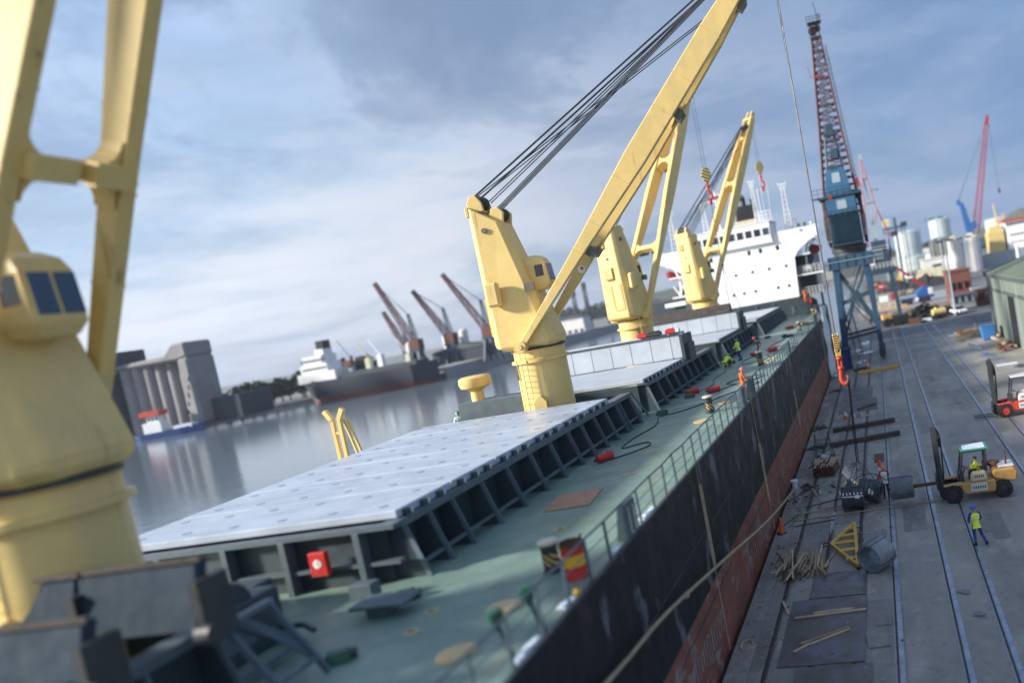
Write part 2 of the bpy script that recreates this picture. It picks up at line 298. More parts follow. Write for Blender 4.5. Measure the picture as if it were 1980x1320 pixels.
# ------------------------------------------------------------------ mesh helpers
class MB:
    def __init__(s): s.v = []; s.f = []; s.g = []
    def add(s, vs, fs):
        k = len(s.v); s.g.append((k, len(s.f))); s.v += [Vector(v) for v in vs]; s.f += [[i+k for i in f] for f in fs]; return s
    def bx(s, x0, x1, y0, y1, z0, z1):
        return s.add([(x0,y0,z0),(x1,y0,z0),(x1,y1,z0),(x0,y1,z0),(x0,y0,z1),(x1,y0,z1),(x1,y1,z1),(x0,y1,z1)],
                     [(0,3,2,1),(4,5,6,7),(0,1,5,4),(1,2,6,5),(2,3,7,6),(3,0,4,7)])
    def cbx(s, c, d, rz=0.0):
        k = len(s.v); s.bx(-d[0]/2, d[0]/2, -d[1]/2, d[1]/2, -d[2]/2, d[2]/2)
        m = Matrix.Translation(c) @ Matrix.Rotation(rz, 4, 'Z')
        for i in range(k, len(s.v)): s.v[i] = m @ s.v[i]
        return s
    def beam(s, a, b, w, h=None, w2=None, h2=None, up=(0, 0, 1)):
        a = Vector(a); b = Vector(b); h = h or w; w2 = w2 or w; h2 = h2 or h
        d = (b-a).normalized(); u = Vector(up)
        if abs(d.dot(u)) > .99: u = Vector((0, 1, 0))
        x = d.cross(u).normalized(); y = x.cross(d)
        vs = [a-x*w/2-y*h/2, a+x*w/2-y*h/2, a+x*w/2+y*h/2, a-x*w/2+y*h/2, b-x*w2/2-y*h2/2, b+x*w2/2-y*h2/2, b+x*w2/2+y*h2/2, b-x*w2/2+y*h2/2]
        return s.add(vs, [(0,3,2,1),(4,5,6,7),(0,1,5,4),(1,2,6,5),(2,3,7,6),(3,0,4,7)])
    def tube(s, pts, r, n=6, caps=True):
        pts = [Vector(p) for p in pts]; rs = r if isinstance(r, (list, tuple)) else [r]*len(pts)
        k = len(s.v); px = None; s.g.append((k, len(s.f)))
        for i, p in enumerate(pts):
            d = (pts[min(i+1, len(pts)-1)] - pts[max(i-1, 0)]).normalized()
            if px is None:
                u = Vector((0, 0, 1)) if abs(d.z) < .9 else Vector((1, 0, 0)); px = d.cross(u).normalized()
            px = (px - d*px.dot(d)).normalized(); py = d.cross(px)
            for j in range(n):
                a = 2*math.pi*j/n; s.v.append(p + (px*math.cos(a) + py*math.sin(a))*rs[i])
        for i in range(len(pts)-1):
            for j in range(n):
                s.f.append([k+i*n+j, k+i*n+(j+1) % n, k+(i+1)*n+(j+1) % n, k+(i+1)*n+j])
        if caps:
            s.f.append([k+j for j in range(n)][::-1]); s.f.append([k+(len(pts)-1)*n+j for j in range(n)])
        return s
    def cyl(s, a, b, r, r2=None, n=16): return s.tube([a, b], [r, r2 if r2 is not None else r], n)
    def lathe(s, prof, c=(0, 0, 0), axis='Z', n=24, cap=True, M4=None):
        k = len(s.v); s.g.append((k, len(s.f)))
        for r, z in prof:
            for j in range(n):
                a = 2*math.pi*j/n; x, y = r*math.cos(a), r*math.sin(a)
                v = Vector((x, y, z)) if axis == 'Z' else (Vector((z, x, y)) if axis == 'X' else Vector((y, z, x)))
                if M4: v = M4 @ v
                s.v.append(v + Vector(c))
        for i in range(len(prof)-1):
            for j in range(n):
                s.f.append([k+i*n+j, k+i*n+(j+1) % n, k+(i+1)*n+(j+1) % n, k+(i+1)*n+j])
        if cap:
            s.f.append([k+j for j in range(n)][::-1]); s.f.append([k+(len(prof)-1)*n+j for j in range(n)])
        return s
    def prism(s, poly, plane, d0, d1):
        """poly in plane 'XZ','YZ','XY'; extruded between d0,d1 on the third axis"""
        def P(a, b, d): return {'XZ': (a, d, b), 'YZ': (d, a, b), 'XY': (a, b, d)}[plane]
        n = len(poly); vs = [P(a, b, d0) for a, b in poly] + [P(a, b, d1) for a, b in poly]
        return s.add(vs, [list(range(n))[::-1], [n+i for i in range(n)]] + [[i, (i+1) % n, n+(i+1) % n, n+i] for i in range(n)])
    def quad(s, *p): return s.add(p, [list(range(len(p)))])
    def loft(s, secs, caps=True):
        n = len(secs[0]); k = len(s.v); s.g.append((k, len(s.f)))
        for c in secs: s.v += [Vector(v) for v in c]
        for i in range(len(secs)-1):
            for j in range(n): s.f.append([k+i*n+j, k+i*n+(j+1) % n, k+(i+1)*n+(j+1) % n, k+(i+1)*n+j])
        if caps: s.f.append([k+j for j in range(n)][::-1]); s.f.append([k+(len(secs)-1)*n+j for j in range(n)])
        return s
    def ball(s, c, r, n=10, m=6, sc=(1, 1, 1)):
        k = len(s.v); s.g.append((k, len(s.f)))
        for i in range(m+1):
            t = math.pi*i/m
            for j in range(n):
                a = 2*math.pi*j/n
                s.v.append(Vector(c) + Vector((r*sc[0]*math.sin(t)*math.cos(a), r*sc[1]*math.sin(t)*math.sin(a), r*sc[2]*math.cos(t))))
        for i in range(m):
            for j in range(n): s.f.append([k+i*n+j, k+(i+1)*n+j, k+(i+1)*n+(j+1) % n, k+i*n+(j+1) % n])
        return s
    def xf(s, m):
        s.v = [m @ v for v in s.v]; return s

def pieces(name, mb, m, parent=None, **k):
    """every shape added to mb becomes an object of its own"""
    out = []; n = len(mb.g)
    for i, (v0, f0) in enumerate(mb.g):
        v1, f1 = mb.g[i+1] if i+1 < n else (len(mb.v), len(mb.f))
        p = MB(); p.v = mb.v[v0:v1]; p.f = [[j-v0 for j in f] for f in mb.f[f0:f1]]; out.append(ob(name, p, m, parent, **k))
    return out
ORG = {}
def ob(name, mb, m, parent=None, smooth=False, bevel=0.0, world=True, **props):
    """one mesh object.  world=True: vertices are in world space, and are stored relative to the root's base"""
    used = sorted({i for f in mb.f for i in f})
    if len(used) < len(mb.v):
        ren = {j: i for i, j in enumerate(used)}; mb.v = [mb.v[j] for j in used]; mb.f = [[ren[j] for j in f] for f in mb.f]
    me = bpy.data.meshes.new(name)
    org = ORG.get(parent.name, Vector()) if (parent is not None and world) else Vector()
    me.from_pydata([v-org for v in mb.v], [], mb.f)
    bm = bmesh.new(); bm.from_mesh(me); bmesh.ops.recalc_face_normals(bm, faces=bm.faces); bm.to_mesh(me); bm.free()
    me.materials.append(MAT[m] if isinstance(m, str) else m)
    if smooth:
        me.polygons.foreach_set('use_smooth', [True]*len(me.polygons))
        me.set_sharp_from_angle(angle=R(38))
    o = bpy.data.objects.new(name, me); COL.objects.link(o)
    if parent is not None: o.parent = parent; ORG[o.name] = org
    if bevel > 0:
        b = o.modifiers.new('bevel', 'BEVEL'); b.width = bevel; b.segments = 1; b.limit_method = 'ANGLE'
    for k, v in props.items(): o[k] = v
    return o
def tag(o, label, cat, group=None):
    o['label'] = label; o['category'] = cat
    if group: o['group'] = group
    return o
def thing(name, label, cat, loc=(0, 0, 0), rz=0.0, group=None, world=False):
    o = bpy.data.objects.new(name, None); COL.objects.link(o); o.empty_display_size = .3
    o.location = loc; o.rotation_euler = (0, 0, rz); ORG[o.name] = Vector(loc) if world else Vector()
    return tag(o, label, cat, group)
def structure(name, mb, m, **k):
    o = ob(name, mb, m, **k); o['kind'] = 'structure'; return o
def copy_tree(o, parent=None):
    c = o.copy(); COL.objects.link(c)
    if parent is not None: c.parent = parent
    for ch in list(o.children): copy_tree(ch, c)
    return c
def dup(root, loc, rz, label, group=None, scale=None):
    c = copy_tree(root); c.location = loc; c.rotation_euler = (0, 0, rz); c['label'] = label
    if group: c['group'] = group
    if scale: c.scale = (scale, scale, scale)
    return c
def sag(a, b, drop, n=10):
    a = Vector(a); b = Vector(b); return [a.lerp(b, i/n) - Vector((0, 0, drop*4*(i/n)*(1-i/n))) for i in range(n+1)]
def curve(pts, n=6):
    """smooth path through points (Catmull-Rom)"""
    P = [Vector(p) for p in pts]; P = [P[0]*2-P[1]] + P + [P[-1]*2-P[-2]]; o = []
    for i in range(1, len(P)-2):
        for k in range(n):
            t = k/n; a, b, c, d = P[i-1], P[i], P[i+1], P[i+2]
            o.append(.5*((2*b)+(c-a)*t+(2*a-5*b+4*c-d)*t*t+(3*b-a-3*c+d)*t**3))
    return o+[P[-2]]

# ================================================================== SETTING
DK = 6.8; HX = -7.4; SX = -18.4          # deck height, quay-side hull plane, ship's centre line
wm = MB(); wm.bx(-1500, 1500, -400, 3000, -3.4, -2.5); structure('water', wm, 'water')

q = MB(); q.bx(-1.1, 60, -60, 128, -5, 0); quay = structure('quay', q, 'asphalt')
def on_quay(name, mb, m, **k): return ob(name, mb, m, quay, **k)
m = MB(); m.bx(-7.2, -1.1, -60, 128, -5, -0.012); on_quay('quay_wall', m, 'concrete_dark')
yd = MB(); yd.bx(-8, 75, 128, 520, -5, -.02); structure('yard_ground', yd, 'yard')
# cope slabs along the edge, each one a stone with an open joint
for row, (x0, x1, L0) in enumerate(((-7.2, -6.38, 2.05), (-6.36, -5.86, 3.1))):
    y = 14.0 + row*.7
    while y < 92:
        L = L0*rnd.uniform(.85, 1.15); b = MB()
        b.bx(x0+.012, x1-.012, y+.018, y+L-.018, -.10, .03 + rnd.uniform(-.008, .012) if row == 0 else .016+rnd.uniform(-.004, .004))
        on_quay('slab', b, 'concrete_dark' if rnd.random() < .6 else 'concrete', bevel=.012); y += L
b = MB(); b.bx(-7.2, -5.86, 92.2, 127.9, -.1, .02); on_quay('slab_run', b, 'concrete_dark')
for x0, x1 in ((-5.62, -4.36), (-4.12, -2.90), (-2.62, -1.33)):
    y = 15.0
    while y < 75:
        L = rnd.uniform(2.6, 4.6); b = MB()
        b.bx(x0+.01, x1-.01, y+.015, y+L-.015, -.08, .006+rnd.uniform(-.004, .006)); on_quay('concrete_panel', b, rnd.choice(['concrete', 'concrete', 'concrete_dark'])); y += L
    b = MB(); b.bx(x0+.01, x1-.01, y+.02, 127.9, -.08, .005); on_quay('concrete_strip', b, 'concrete')
# rails let into the quay: four tracks
for x, shine in ((-5.74, 'rail_rust'), (-4.24, 'rail_rust'), (-2.76, 'rail_rust'), (-1.22, 'rail_steel'), (.84, 'rail_steel'), (2.26, 'rail_steel'), (6.02, 'rail_steel'), (7.50, 'rail_steel')):
    wd = .07 if shine == 'rail_rust' else .125
    b = MB(); b.bx(x-wd, x+wd*.4, 10, 138, -.02, .022); b.bx(x-wd*2.0, x-wd*1.75, 10, 138, -.02, .016); on_quay('rail', b, shine)
    b = MB(); b.bx(x-wd*1.6, x-wd*1.12, 10, 138, -.02, .013); on_quay('flangeway', b, 'groove')
# repair patches in the asphalt
r20 = random.Random(9)
for k in range(16):
    cx_, cy_ = r20.choice([-.2, 1.5, 3.4, 4.6, 5.2, 8.6, 3.0]), r20.uniform(22, 96); w_, l_ = r20.uniform(.5, 1.3), r20.uniform(1.0, 4.2)
    if any(abs(cx_-x)-w_/2 < .35 for x in (.84, 2.26, 6.02, 7.5)): w_ = .6
    if any(abs(cx_-x)-w_/2 < .3 for x in (.84, 2.26, 6.02, 7.5)): continue
    b = MB(); b.bx(cx_-w_/2, cx_+w_/2, cy_-l_/2, cy_+l_/2, -.02, .006+.0007*k); on_quay('asphalt_patch', b, 'asphalt_patch' if k % 2 else 'concrete_dark')
# litter: chips, bark, wire ends and grit between the tracks
b = MB()
for k in range(620):
    x = -7.1 + 5.9*r20.random()**1.2; y = r20.uniform(20, 75)
    if r20.random() < .5: x = r20.choice([-5.9, -5.2, -4.5, -3.0, -6.6])+r20.gauss(0, .18); y = r20.choice([43, 46, 51, 36, 57, 66])+r20.gauss(0, 2.2)
    s_ = .012+.035*r20.random()**2; L_ = s_*r20.uniform(1, 5); b.cbx((x, y, .035+s_*.3), (s_, L_, s_*.6), r20.uniform(0, 3.1))
o = ob('litter', b, 'timber_dark'); o['kind'] = 'stuff'
b = MB()
for k in range(350):
    x = -7.0 + 5.8*r20.random(); y = r20.uniform(20, 70); s_ = r20.uniform(.015, .04); b.cbx((x, y, .035+s_*.3), (s_, s_*r20.uniform(1, 5), s_*.6), r20.uniform(0, 3.1))
o = ob('wood_chips', b, 'timber_pale'); o['kind'] = 'stuff'
# standing water in the tracks
def blob(cx, cy, rx, ry, n=22, seed=0, z=0.02):
    r2 = random.Random(seed); ph = [r2.uniform(0, 6.28) for _ in range(3)]; vs = []
    for i in range(n):
        a = 2*math.pi*i/n; k = 1 + .16*math.sin(2*a+ph[0]) + .12*math.sin(3*a+ph[1]) + .08*math.sin(5*a+ph[2])
        vs.append((cx+rx*k*math.cos(a), cy+ry*k*math.sin(a), z))
    return vs
pud = [(-3.7, 126, .9, 2.2), (-3.4, 113, 1.0, 1.4), (-3.9, 103.5, .6, 1.6), (-3.1, 97.5, .35, 2.6), (-4.6, 117, .4, 2.2), (-3.6, 45.5, .55, 2.4), (-3.75, 50.2, .5, 1.6), (-4.3, 40.5, .10, 2.2),
       (9.1, 109, .45, 1.6), (9.7, 103.5, .4, 1.4), (10.0, 99.2, .45, 1.4), (10.2, 92.5, .7, 1.9), (10.4, 88.8, .45, 1.0), (-3.2, 26.2, .30, .26), (-3.05, 25.0, .5, .22), (-4.0, 24.4, .6, .35), (1.5, 28.2, .2, .2), (1.2, 30.2, .22, .22), (-4.1, 63.7, .6, 1.2), (-3.7, 68, .4, .9), (11.9, 81.5, .6, .9)]
for i, (x, y, a, c) in enumerate(pud):
    bb = MB(); bb.quad(*blob(x, y, a, c, seed=i, z=.037)); p = structure('puddle', bb, 'puddle' if y > 60 or i in (5, 6) else 'damp')
# access cover frame
b = MB(); b.bx(-2.2, -1.55, 51.3, 53.6, .012, .03); on_quay('drain_cover', b, 'rust')
b = MB(); b.bx(-2.1, -1.5, 28.0, 29.3, .012, .035); on_quay('drain_cover', b, 'concrete_dark')
b = MB(); b.bx(-2.4, -1.6, 36.6, 38.2, .012, .028); on_quay('drain_cover', b, 'concrete_dark')

# ================================================================== THE SHIP
ship = thing('cargo_ship', 'long black-hulled cargo ship with green deck and white bridge moored along the quay', 'ship', (SX, 60, 0), world=True)
def hull_sec(y):
    """half-breadths at y: quay side x, far side x"""
    if y < 100: d = 0.0
    else: d = .9*((y-100)/34.0)**2.2
    return HX-d*2.2, 2*SX-HX+d*2.2
ys = [-28, 0, 20, 40, 60, 80, 100, 106, 112, 118, 124, 130, 135]
def band(z0, z1, mname, nm, inset=0.0):
    b = MB()
    for y0, y1 in zip(ys[:-1], ys[1:]):
        a0, c0 = hull_sec(y0); a1, c1 = hull_sec(y1)
        b.quad((a0-inset, y0, z0), (a1-inset, y1, z0), (a1-inset, y1, z1), (a0-inset, y0, z1))
        b.quad((c0+inset, y0, z0), (c0+inset, y0, z1), (c1+inset, y1, z1), (c1+inset, y1, z0))
    for y in (ys[0], ys[-1]):
        a, c = hull_sec(y); b.quad((a-inset, y, z0), (a-inset, y, z1), (c+inset, y, z1), (c+inset, y, z0))
    return ob(nm, b, mname, ship)
hull = band(2.68, DK, 'hull_black', 'hull'); hull['label'] = 'black upper hull plating with rust and scrapes'
rb = band(-4, 2.68, 'hull_red', 'boot_topping'); rb['label'] = 'red lower hull paint, scraped and faded'
b = MB()
for y0, y1 in zip(ys[:-1], ys[1:]):
    a0, c0 = hull_sec(y0); a1, c1 = hull_sec(y1)
    b.quad((a0, y0, DK), (a1, y1, DK), (c1, y1, DK), (c0, y0, DK))
deck = ob('deck', b, 'deck_green', ship)
# plate edge (sheer strake lip) and scupper bar
b = MB()
for y0, y1 in zip(ys[:-1], ys[1:]):
    a0, _ = hull_sec(y0); a1, _ = hull_sec(y1)
    b.beam((a0-.05, y0, DK+.035), (a1-.05, y1, DK+.035), .10, .07)
ob('gunwale_bar', b, 'ship_grey', ship)
# chalk-white worn marks on the red band, weld seams and rub marks of the black plating
b = MB(); rr = random.Random(3)
for k in range(15):
    y = 22.6 + k*.34; zc = 1.35-.012*k; h = rr.uniform(.55, .85)
    b.bx(HX-.02, HX+.006, y, y+rr.uniform(.05, .09), zc-h/2, zc+h/2)
    if k % 3 == 0: b.bx(HX-.02, HX+.006, y, y+.26, zc+h/2-.06, zc+h/2)
for k in range(22):
    y = 32.5 + k*.5; zc = .85-.01*k; h = rr.uniform(.35, .7); b.bx(HX-.02, HX+.006, y, y+rr.uniform(.05, .09), zc-h/2, zc+h/2)
pieces('draught_mark', b, 'hull_chalk', ship)
b = MB()
for y, z, L in ((19.5, 4.4, 4.0), (24.0, 4.5, 3.2), (28.2, 4.45, 3.8), (33.5, 4.55, 1.6), (45, 4.35, 2.4), (53, 5.0, 2.2), (60, 4.3, 2.4), (22, 2.2, 8), (34, 2.0, 6), (70, 4.5, 3)):
    b.beam((HX+.004, y, z), (HX+.004, y+L, z+.02), .03, .05)
pieces('rubbing_scar', b, 'timber_dark', ship)

# ---- coamings: wall, flat flange, sloping stays and the low bar between their feet
def coaming(y0, y1, stays, xw=-13.78, lab=None, far=True):
    w = MB(); w.bx(xw-.1, xw, y0, y1, DK, 8.36); w.bx(2*SX-xw, 2*SX-xw+.1, y0, y1, DK, 8.36)
    w.bx(2*SX-xw+.1, xw-.1, y0, y0+.1, DK, 8.36); w.bx(2*SX-xw+.1, xw-.1, y1-.1, y1, DK, 8.36)
    co = ob('coaming', w, 'ship_grey', ship)
    if lab: co['label'] = lab
    f = MB(); f.bx(xw-.02, -13.26, y0, y1, 8.361, 8.42); f.bx(-13.30, -13.255, y0, y1, 8.22, 8.36)
    ob('coaming_flange', f, 'ship_grey_light', co)
    for i, y in enumerate(stays):
        s = MB(); s.prism([(xw+.004, DK+.002), (-12.86, DK+.002), (-13.30, 8.215), (xw+.004, 8.215)], 'XZ', y-.012, y+.012)
        ob('stay', s, 'ship_grey', co); s = MB()
        s.beam((-12.83, y, DK+.004), (-13.28, y, 8.215), .035, .15, up=(1, 0, 0)); s.bx(-12.92, -12.74, y-.1, y+.1, DK+.002, DK+.03)
        ob('stay_flange', s, 'stay_grey', co)
    # the knee bar between the stays, one length per bay
    for ya, yb in zip(stays[:-1], stays[1:]):
        if yb-ya < 3.2:
            s = MB(); s.bx(-13.07, -12.98, ya+.06, yb-.06, DK+.30, DK+.40); ob('knee_bar', s, 'ship_grey_light', co)
    return co
def end_bracket(co, y, d=1):
    s = MB(); s.beam((-13.6, y+d*.1, DK+.15), (-13.6, y+d*1.8, DK+.15), .14, .08); s.prism([(y, 7.5), (y+d*.9, 7.5), (y+d*.05, 8.36), (y, 8.36)], 'YZ', -13.70, -13.66); s.beam((-13.6, y+d*2.0, DK+.03), (-13.6, y+d*.05, 8.40), .22, .05, up=(1, 0, 0))
    s.beam((-13.0, y+d*1.4, DK+.03), (-13.28, y+d*.05, 8.38), .12, .05, up=(1, 0, 0))
    ob('end_bracket', s, 'stay_grey', co)
st1 = [18.75, 19.95, 21.2, 23.0, 24.8, 26.7, 28.5, 30.4, 31.9, 33.5, 35.0, 36.6, 37.1, 38.8]
co1 = coaming(18.6, 39.2, st1, lab='coaming wall round the nearest full hatch'); end_bracket(co1, 39.2)
st2 = [42.2, 44.2, 46.2, 48.0, 49.8, 51.6, 53.4, 55.4, 58.4, 59.6]
co2 = coaming(42.0, 60.0, st2); end_bracket(co2, 60.0)
st3 = [64.2, 66, 67.8, 69.6, 71.4, 73.2, 75.0, 77, 79.4, 80.6]
co3 = coaming(64.0, 81.0, st3); end_bracket(co3, 81.0)
st4 = [85 + i*1.35 for i in range(18)]
co4 = coaming(84.8, 107.6, st4)
co0 = coaming(-6.0, 12.9, [-1, 1, 3, 5, 7, 9.0, 10.9, 12.4]); end_bracket(co0, 12.9)

# ---- hatch covers
LX = 2*SX + 13.45; RX = -13.45; TOP = 8.66
def flat_cover(y0, y1, nseg, mname='cover_grey', dots=True, lab=None, x0=LX, x1=RX):
    cv = None; dy = (y1-y0)/nseg
    for k in range(nseg):
        a = y0+k*dy+.03; c = y0+(k+1)*dy-.03
        b = MB(); b.bx(x0, x1, a, c, 8.43, TOP)
        o = ob('hatch_cover', b, mname, ship, bevel=.03)
        if lab and k == 0: o['label'] = lab
        if dots:
            d = MB(); nx = 6
            for i in range(nx):
                for j in range(2):
                    x = x0 + (i+.5)*(x1-x0)/nx; y = a+(c-a)*(.22+.56*j); d.cyl((x, y, TOP-.01), (x, y, TOP+.012), .15, n=10)
            pieces('lashing_socket', d, 'socket_grey', o)
        # edge cleats
        d = MB(); y = a+.25
        while y < c-.2:
            d.bx(x1-.002, x1+.12, y, y+.22, 8.425, 8.60); y += .85
        pieces('cleat', d, 'ship_grey', o)
        d = MB(); y = a+.55
        while y < c-.2:
            d.bx(x1+.002, x1+.10, y, y+.06, 8.425, 8.55); y += .85
        pieces('cleat_pin', d, 'white_paint', o)
flat_cover(18.75, 36.2, 6, lab='flat pale grey hatch cover in the foreground')
flat_cover(42.2, 51.6, 2, 'cover_white', False)
flat_cover(64.2, 74.2, 2, 'cover_white', False)
flat_cover(85.2, 107.2, 3, 'cover_grey', True)
def folded(yf, z1, lab, open_top=False, y2=None, x0=LX, x1=RX, mname='cover_white', dark=False):
    """two cover leaves standing folded against each other: broad pale face towards the bow"""
    b = MB(); b.bx(x0, x1, yf, yf+.55, TOP+.015, z1); o = ob('hatch_cover', b, mname, ship, bevel=.03); o['label'] = lab
    b = MB(); b.bx(x0, x1, yf+1.0, yf+1.6, TOP+.02, z1+.12 if not open_top else z1-.1); ob('second_leaf', b, mname, o, bevel=.03)
    b = MB(); b.bx(x1-.02, x1+.22, yf-.02, yf+2.6, TOP-.2, z1-.06); b.bx(x1+.2, x1+.42, yf+.4, yf+2.2, TOP-.2, z1-.7); ob('end_plate', b, 'ship_grey', o, bevel=.02)
    b = MB(); b.beam((x0, yf-.03, z1+.02), (x1, yf-.03, z1+.02), .10, .10); ob('top_rail', b, 'steel_dark' if not dark else 'rust', o)
    b = MB()
    for k in range(7):
        x = x0+(k+.5)*(x1-x0)/7; b.beam((x, yf-.012, TOP+.05), (x, yf-.012, z1-.05), .05, .02)
    pieces('stiffener', b, mname, o)
    return o
folded(51.7, 10.25, 'pale folded hatch cover standing across the second hatch')
hc3 = folded(74.3, 10.28, 'pale folded hatch cover of the third hatch, lifted by slings', True)
b = MB(); b.prism([(74.9, 9.1), (76.4, 8.9), (76.4, 10.9), (75.8, 11.1), (74.86, 10.25)], 'YZ', -22.6, -14.2); ob('open_leaf', b, 'timber_dark', hc3)
# red stowed fittings along the top of the second hatch's folded cover
for x0_, x1_, mm in ((-16.6, -15.9, 'red_paint'), (-15.88, -14.9, 'steel_dark'), (-14.6, -13.9, 'red_paint'), (-13.86, -13.6, 'white_paint')):
    b = MB(); b.bx(x0_, x1_, 52.5, 52.9, 10.38, 10.62); b.bx(x0_+.1, x1_-.1, 52.55, 52.85, 10.62, 10.70); tag(ob('cover_fitting', b, mm, bevel=.03), {-16.6: 'red fitting on the folded hatch cover, farthest from the quay', -15.88: 'dark bar lying between the red fittings on the folded cover', -14.6: 'red fitting on the folded hatch cover, middle of the row', -13.86: 'short pale fitting at the quay end of the folded cover'}[x0_], 'fitting')

# front end of hatch 1: coaming end wall with posts, red fire box
b = MB(); b.bx(LX-.2, -13.26, 18.25, 18.58, 8.30, 8.42); b.bx(LX-.2, -13.3, 18.3, 18.56, 7.35, 7.45); ob('end_flange', b, 'ship_grey_light', co1)
for x in (-23.2, -20.8, -18.6, -16.72, -14.42):
    b = MB(); b.bx(x-.1, x+.1, 18.22, 18.58, DK, 8.30); ob('end_post', b, 'ship_grey_light', co1, bevel=.01)
fb = thing('fire_box', 'red fire hose box with white emblem on the grey hatch end', 'fire box', (-15.55, 18.22, 7.28), world=True)
b = MB(); b.bx(-15.82, -15.28, 18.03, 18.21, 7.32, 7.98); ob('box', b, 'red_paint', fb, bevel=.03)
b = MB(); b.cyl((-15.55, 18.028, 7.68), (-15.55, 18.015, 7.68), .12, n=20); ob('emblem', b, 'white_paint', fb)
b = MB(); b.bx(-15.52, -15.5, 18.01, 18.015, 7.58, 7.78); b.bx(-15.6, -15.5, 18.01, 18.015, 7.68, 7.7); ob('emblem_mark', b, 'red_paint', fb)
b = MB(); b.bx(-15.84, -15.26, 18.015, 18.03, 7.33, 7.36); ob('door_edge', b, 'steel_dark', fb)

# near hatch covers standing folded beside the first crane
for (yf, z0, z1, xr, xl, lb) in ((11.95, 8.62, 9.80, -12.75, -15.3, 'slanted grey hatch cover leaf in the near left corner'), (11.95, 8.68, 9.78, -15.5, -19.5, 'grey hatch cover leaf at the foot of the near crane'), (10.2, 8.5, 9.5, -13.3, -17.8, 'dark grey cover leaf at the very lower left')):
    b = MB(); b.loft([[(xl, yf-.35, z0), (xr, yf-.35, z0), (xr, yf-.1, z0), (xl, yf-.1, z0)], [(xl-.2, yf, z1), (xr-.05, yf, z1), (xr-.05, yf+.28, z1), (xl-.2, yf+.28, z1)]])
    o = ob('hatch_cover', b, 'slate_grey', ship, bevel=.03); o['label'] = lb
    b = MB(); b.beam((xl, yf-.02, z1+.05), (xr+.1, yf-.02, z1+.05), .10, .08); ob('top_rail', b, 'timber_dark', o)
    b = MB(); b.bx(xr-.02, xr+.16, yf-.3, yf+.4, z0-.3, z1-.3); b.cyl((xr-.02, yf-.25, z0-.1), (xr+.3, yf-.25, z0-.1), .2, n=14); ob('hinge_arm', b, 'steel_dark', o)
b = MB(); b.bx(LX, RX, -5, 10.0, 8.43, TOP); ob('hatch_cover', b, 'slate_grey', ship, bevel=.03)
# mooring platform and pipes between the two near hatches
b = MB(); b.bx(-13.2, -11.75, 15.9, 16.75, DK+.28, DK+.36); b.bx(-12.9, -12.4, 16.1, 16.6, DK+.001, DK+.28); b.bx(-13.9, -13.25, 16.9, 17.3, DK+.2, DK+.55)
ob('step_platform', b, 'ship_grey_light', ship, bevel=.02)
b = MB()
for yy in (13.40, 12.30): b.beam((-12.9, yy, 8.40), (-11.95, yy+.1, DK+.02), .15, .05, up=(0, 1, 0))
b.beam((-12.1, 12.4, DK+.35), (-12.1, 13.5, DK+.35), .10, .10); b.beam((-12.9, 12.2, 8.40), (-12.9, 13.5, 8.40), .16, .10); pieces('near_stay', b, 'stay_grey', co0); b = MB()
b.bx(-19.6, -14.6, 13.35, 15.6, DK+.002, 8.05); b.bx(-19.0, -16.2, 15.6, 17.2, DK+.002, 7.75); b.cyl((-15.8, 14.4, 8.0), (-14.7, 14.4, 8.0), .55, n=18); b.cyl((-17.6, 14.4, 8.0), (-17.3, 14.4, 8.0), .75, n=18); b.bx(-16.9, -16.3, 14.0, 15.0, 8.0, 8.6)
pieces('winch_housing', b, 'ship_grey', ship, bevel=.05); b = MB()
b.tube([(-19, 15.4, DK+.3), (-14.0, 15.4, DK+.3), (-13.4, 15.0, DK+.3)], .07); b.tube([(-19, 15.1, DK+.2), (-14.0, 15.1, DK+.2)], .05)
ob('pipework', b, 'ship_grey', ship, smooth=True)

# ---- guard rail along the deck edge
rl = MB(); yr = 4.58; posts = []
while yr < 108: posts.append(yr); yr += 1.36
pm = None
def railx(y): return hull_sec(y)[0]-.08
rb_ = MB()
for k, h in ((0, 1.04), (1, .70), (2, .36)):
    rb_.tube([(railx(y)+(.02*math.sin(y*1.7)), y, DK+h+.015*math.sin(y*2.3)) for y in posts], .030 if k == 0 else .012, 5)
railing = ob('railing', rb_, 'rail_grey', ship, smooth=True)
pme = None
for y in posts:
    p = MB(); p.beam((railx(y), y, DK+.07), (railx(y)+(.02*math.sin(y*1.7)), y+rnd.uniform(-.03, .03), DK+1.03), .06, .055); ob('post', p, 'rail_grey', railing)
# fairlead openings / bulwark pieces in the rail
for y in (20.1, 39.2, 42.0, 61.0, 89.6):
    b = MB()
    for dy in (-.42, .42): b.prism([(HX-.42, DK+.003), (HX-.04, DK+.003), (HX-.05, DK+.95), (HX-.25, DK+.98)], 'XZ', y+dy-.035, y+dy+.035)
    b.bx(HX-.22, HX-.06, y-.45, y+.45, DK+.82, DK+.96); b.bx(HX-.4, HX-.04, y-.45, y+.45, DK+.003, DK+.10)
    for dy in (-.2, .2): b.cyl((HX-.15, y+dy, DK+.1), (HX-.15, y+dy, DK+.82), .10, n=10)
    ob('fairlead', b, 'ship_grey_light', ship, bevel=.02)
# cream lids of the deck manholes
for x, y in ((-9.21, 13.75), (-9.24, 15.87), (-9.2, 36.6), (-8.95, 41.3), (-8.75, 57.9), (-8.7, 60.2), (-9.4, 93)):
    b = MB(); b.cyl((x, y, DK-.01), (x, y, DK+.05), .41, n=28); b.cyl((x, y, DK+.05), (x, y, DK+.06), .36, n=28); ob('manhole_lid', b, 'lid_cream', ship, bevel=.008)
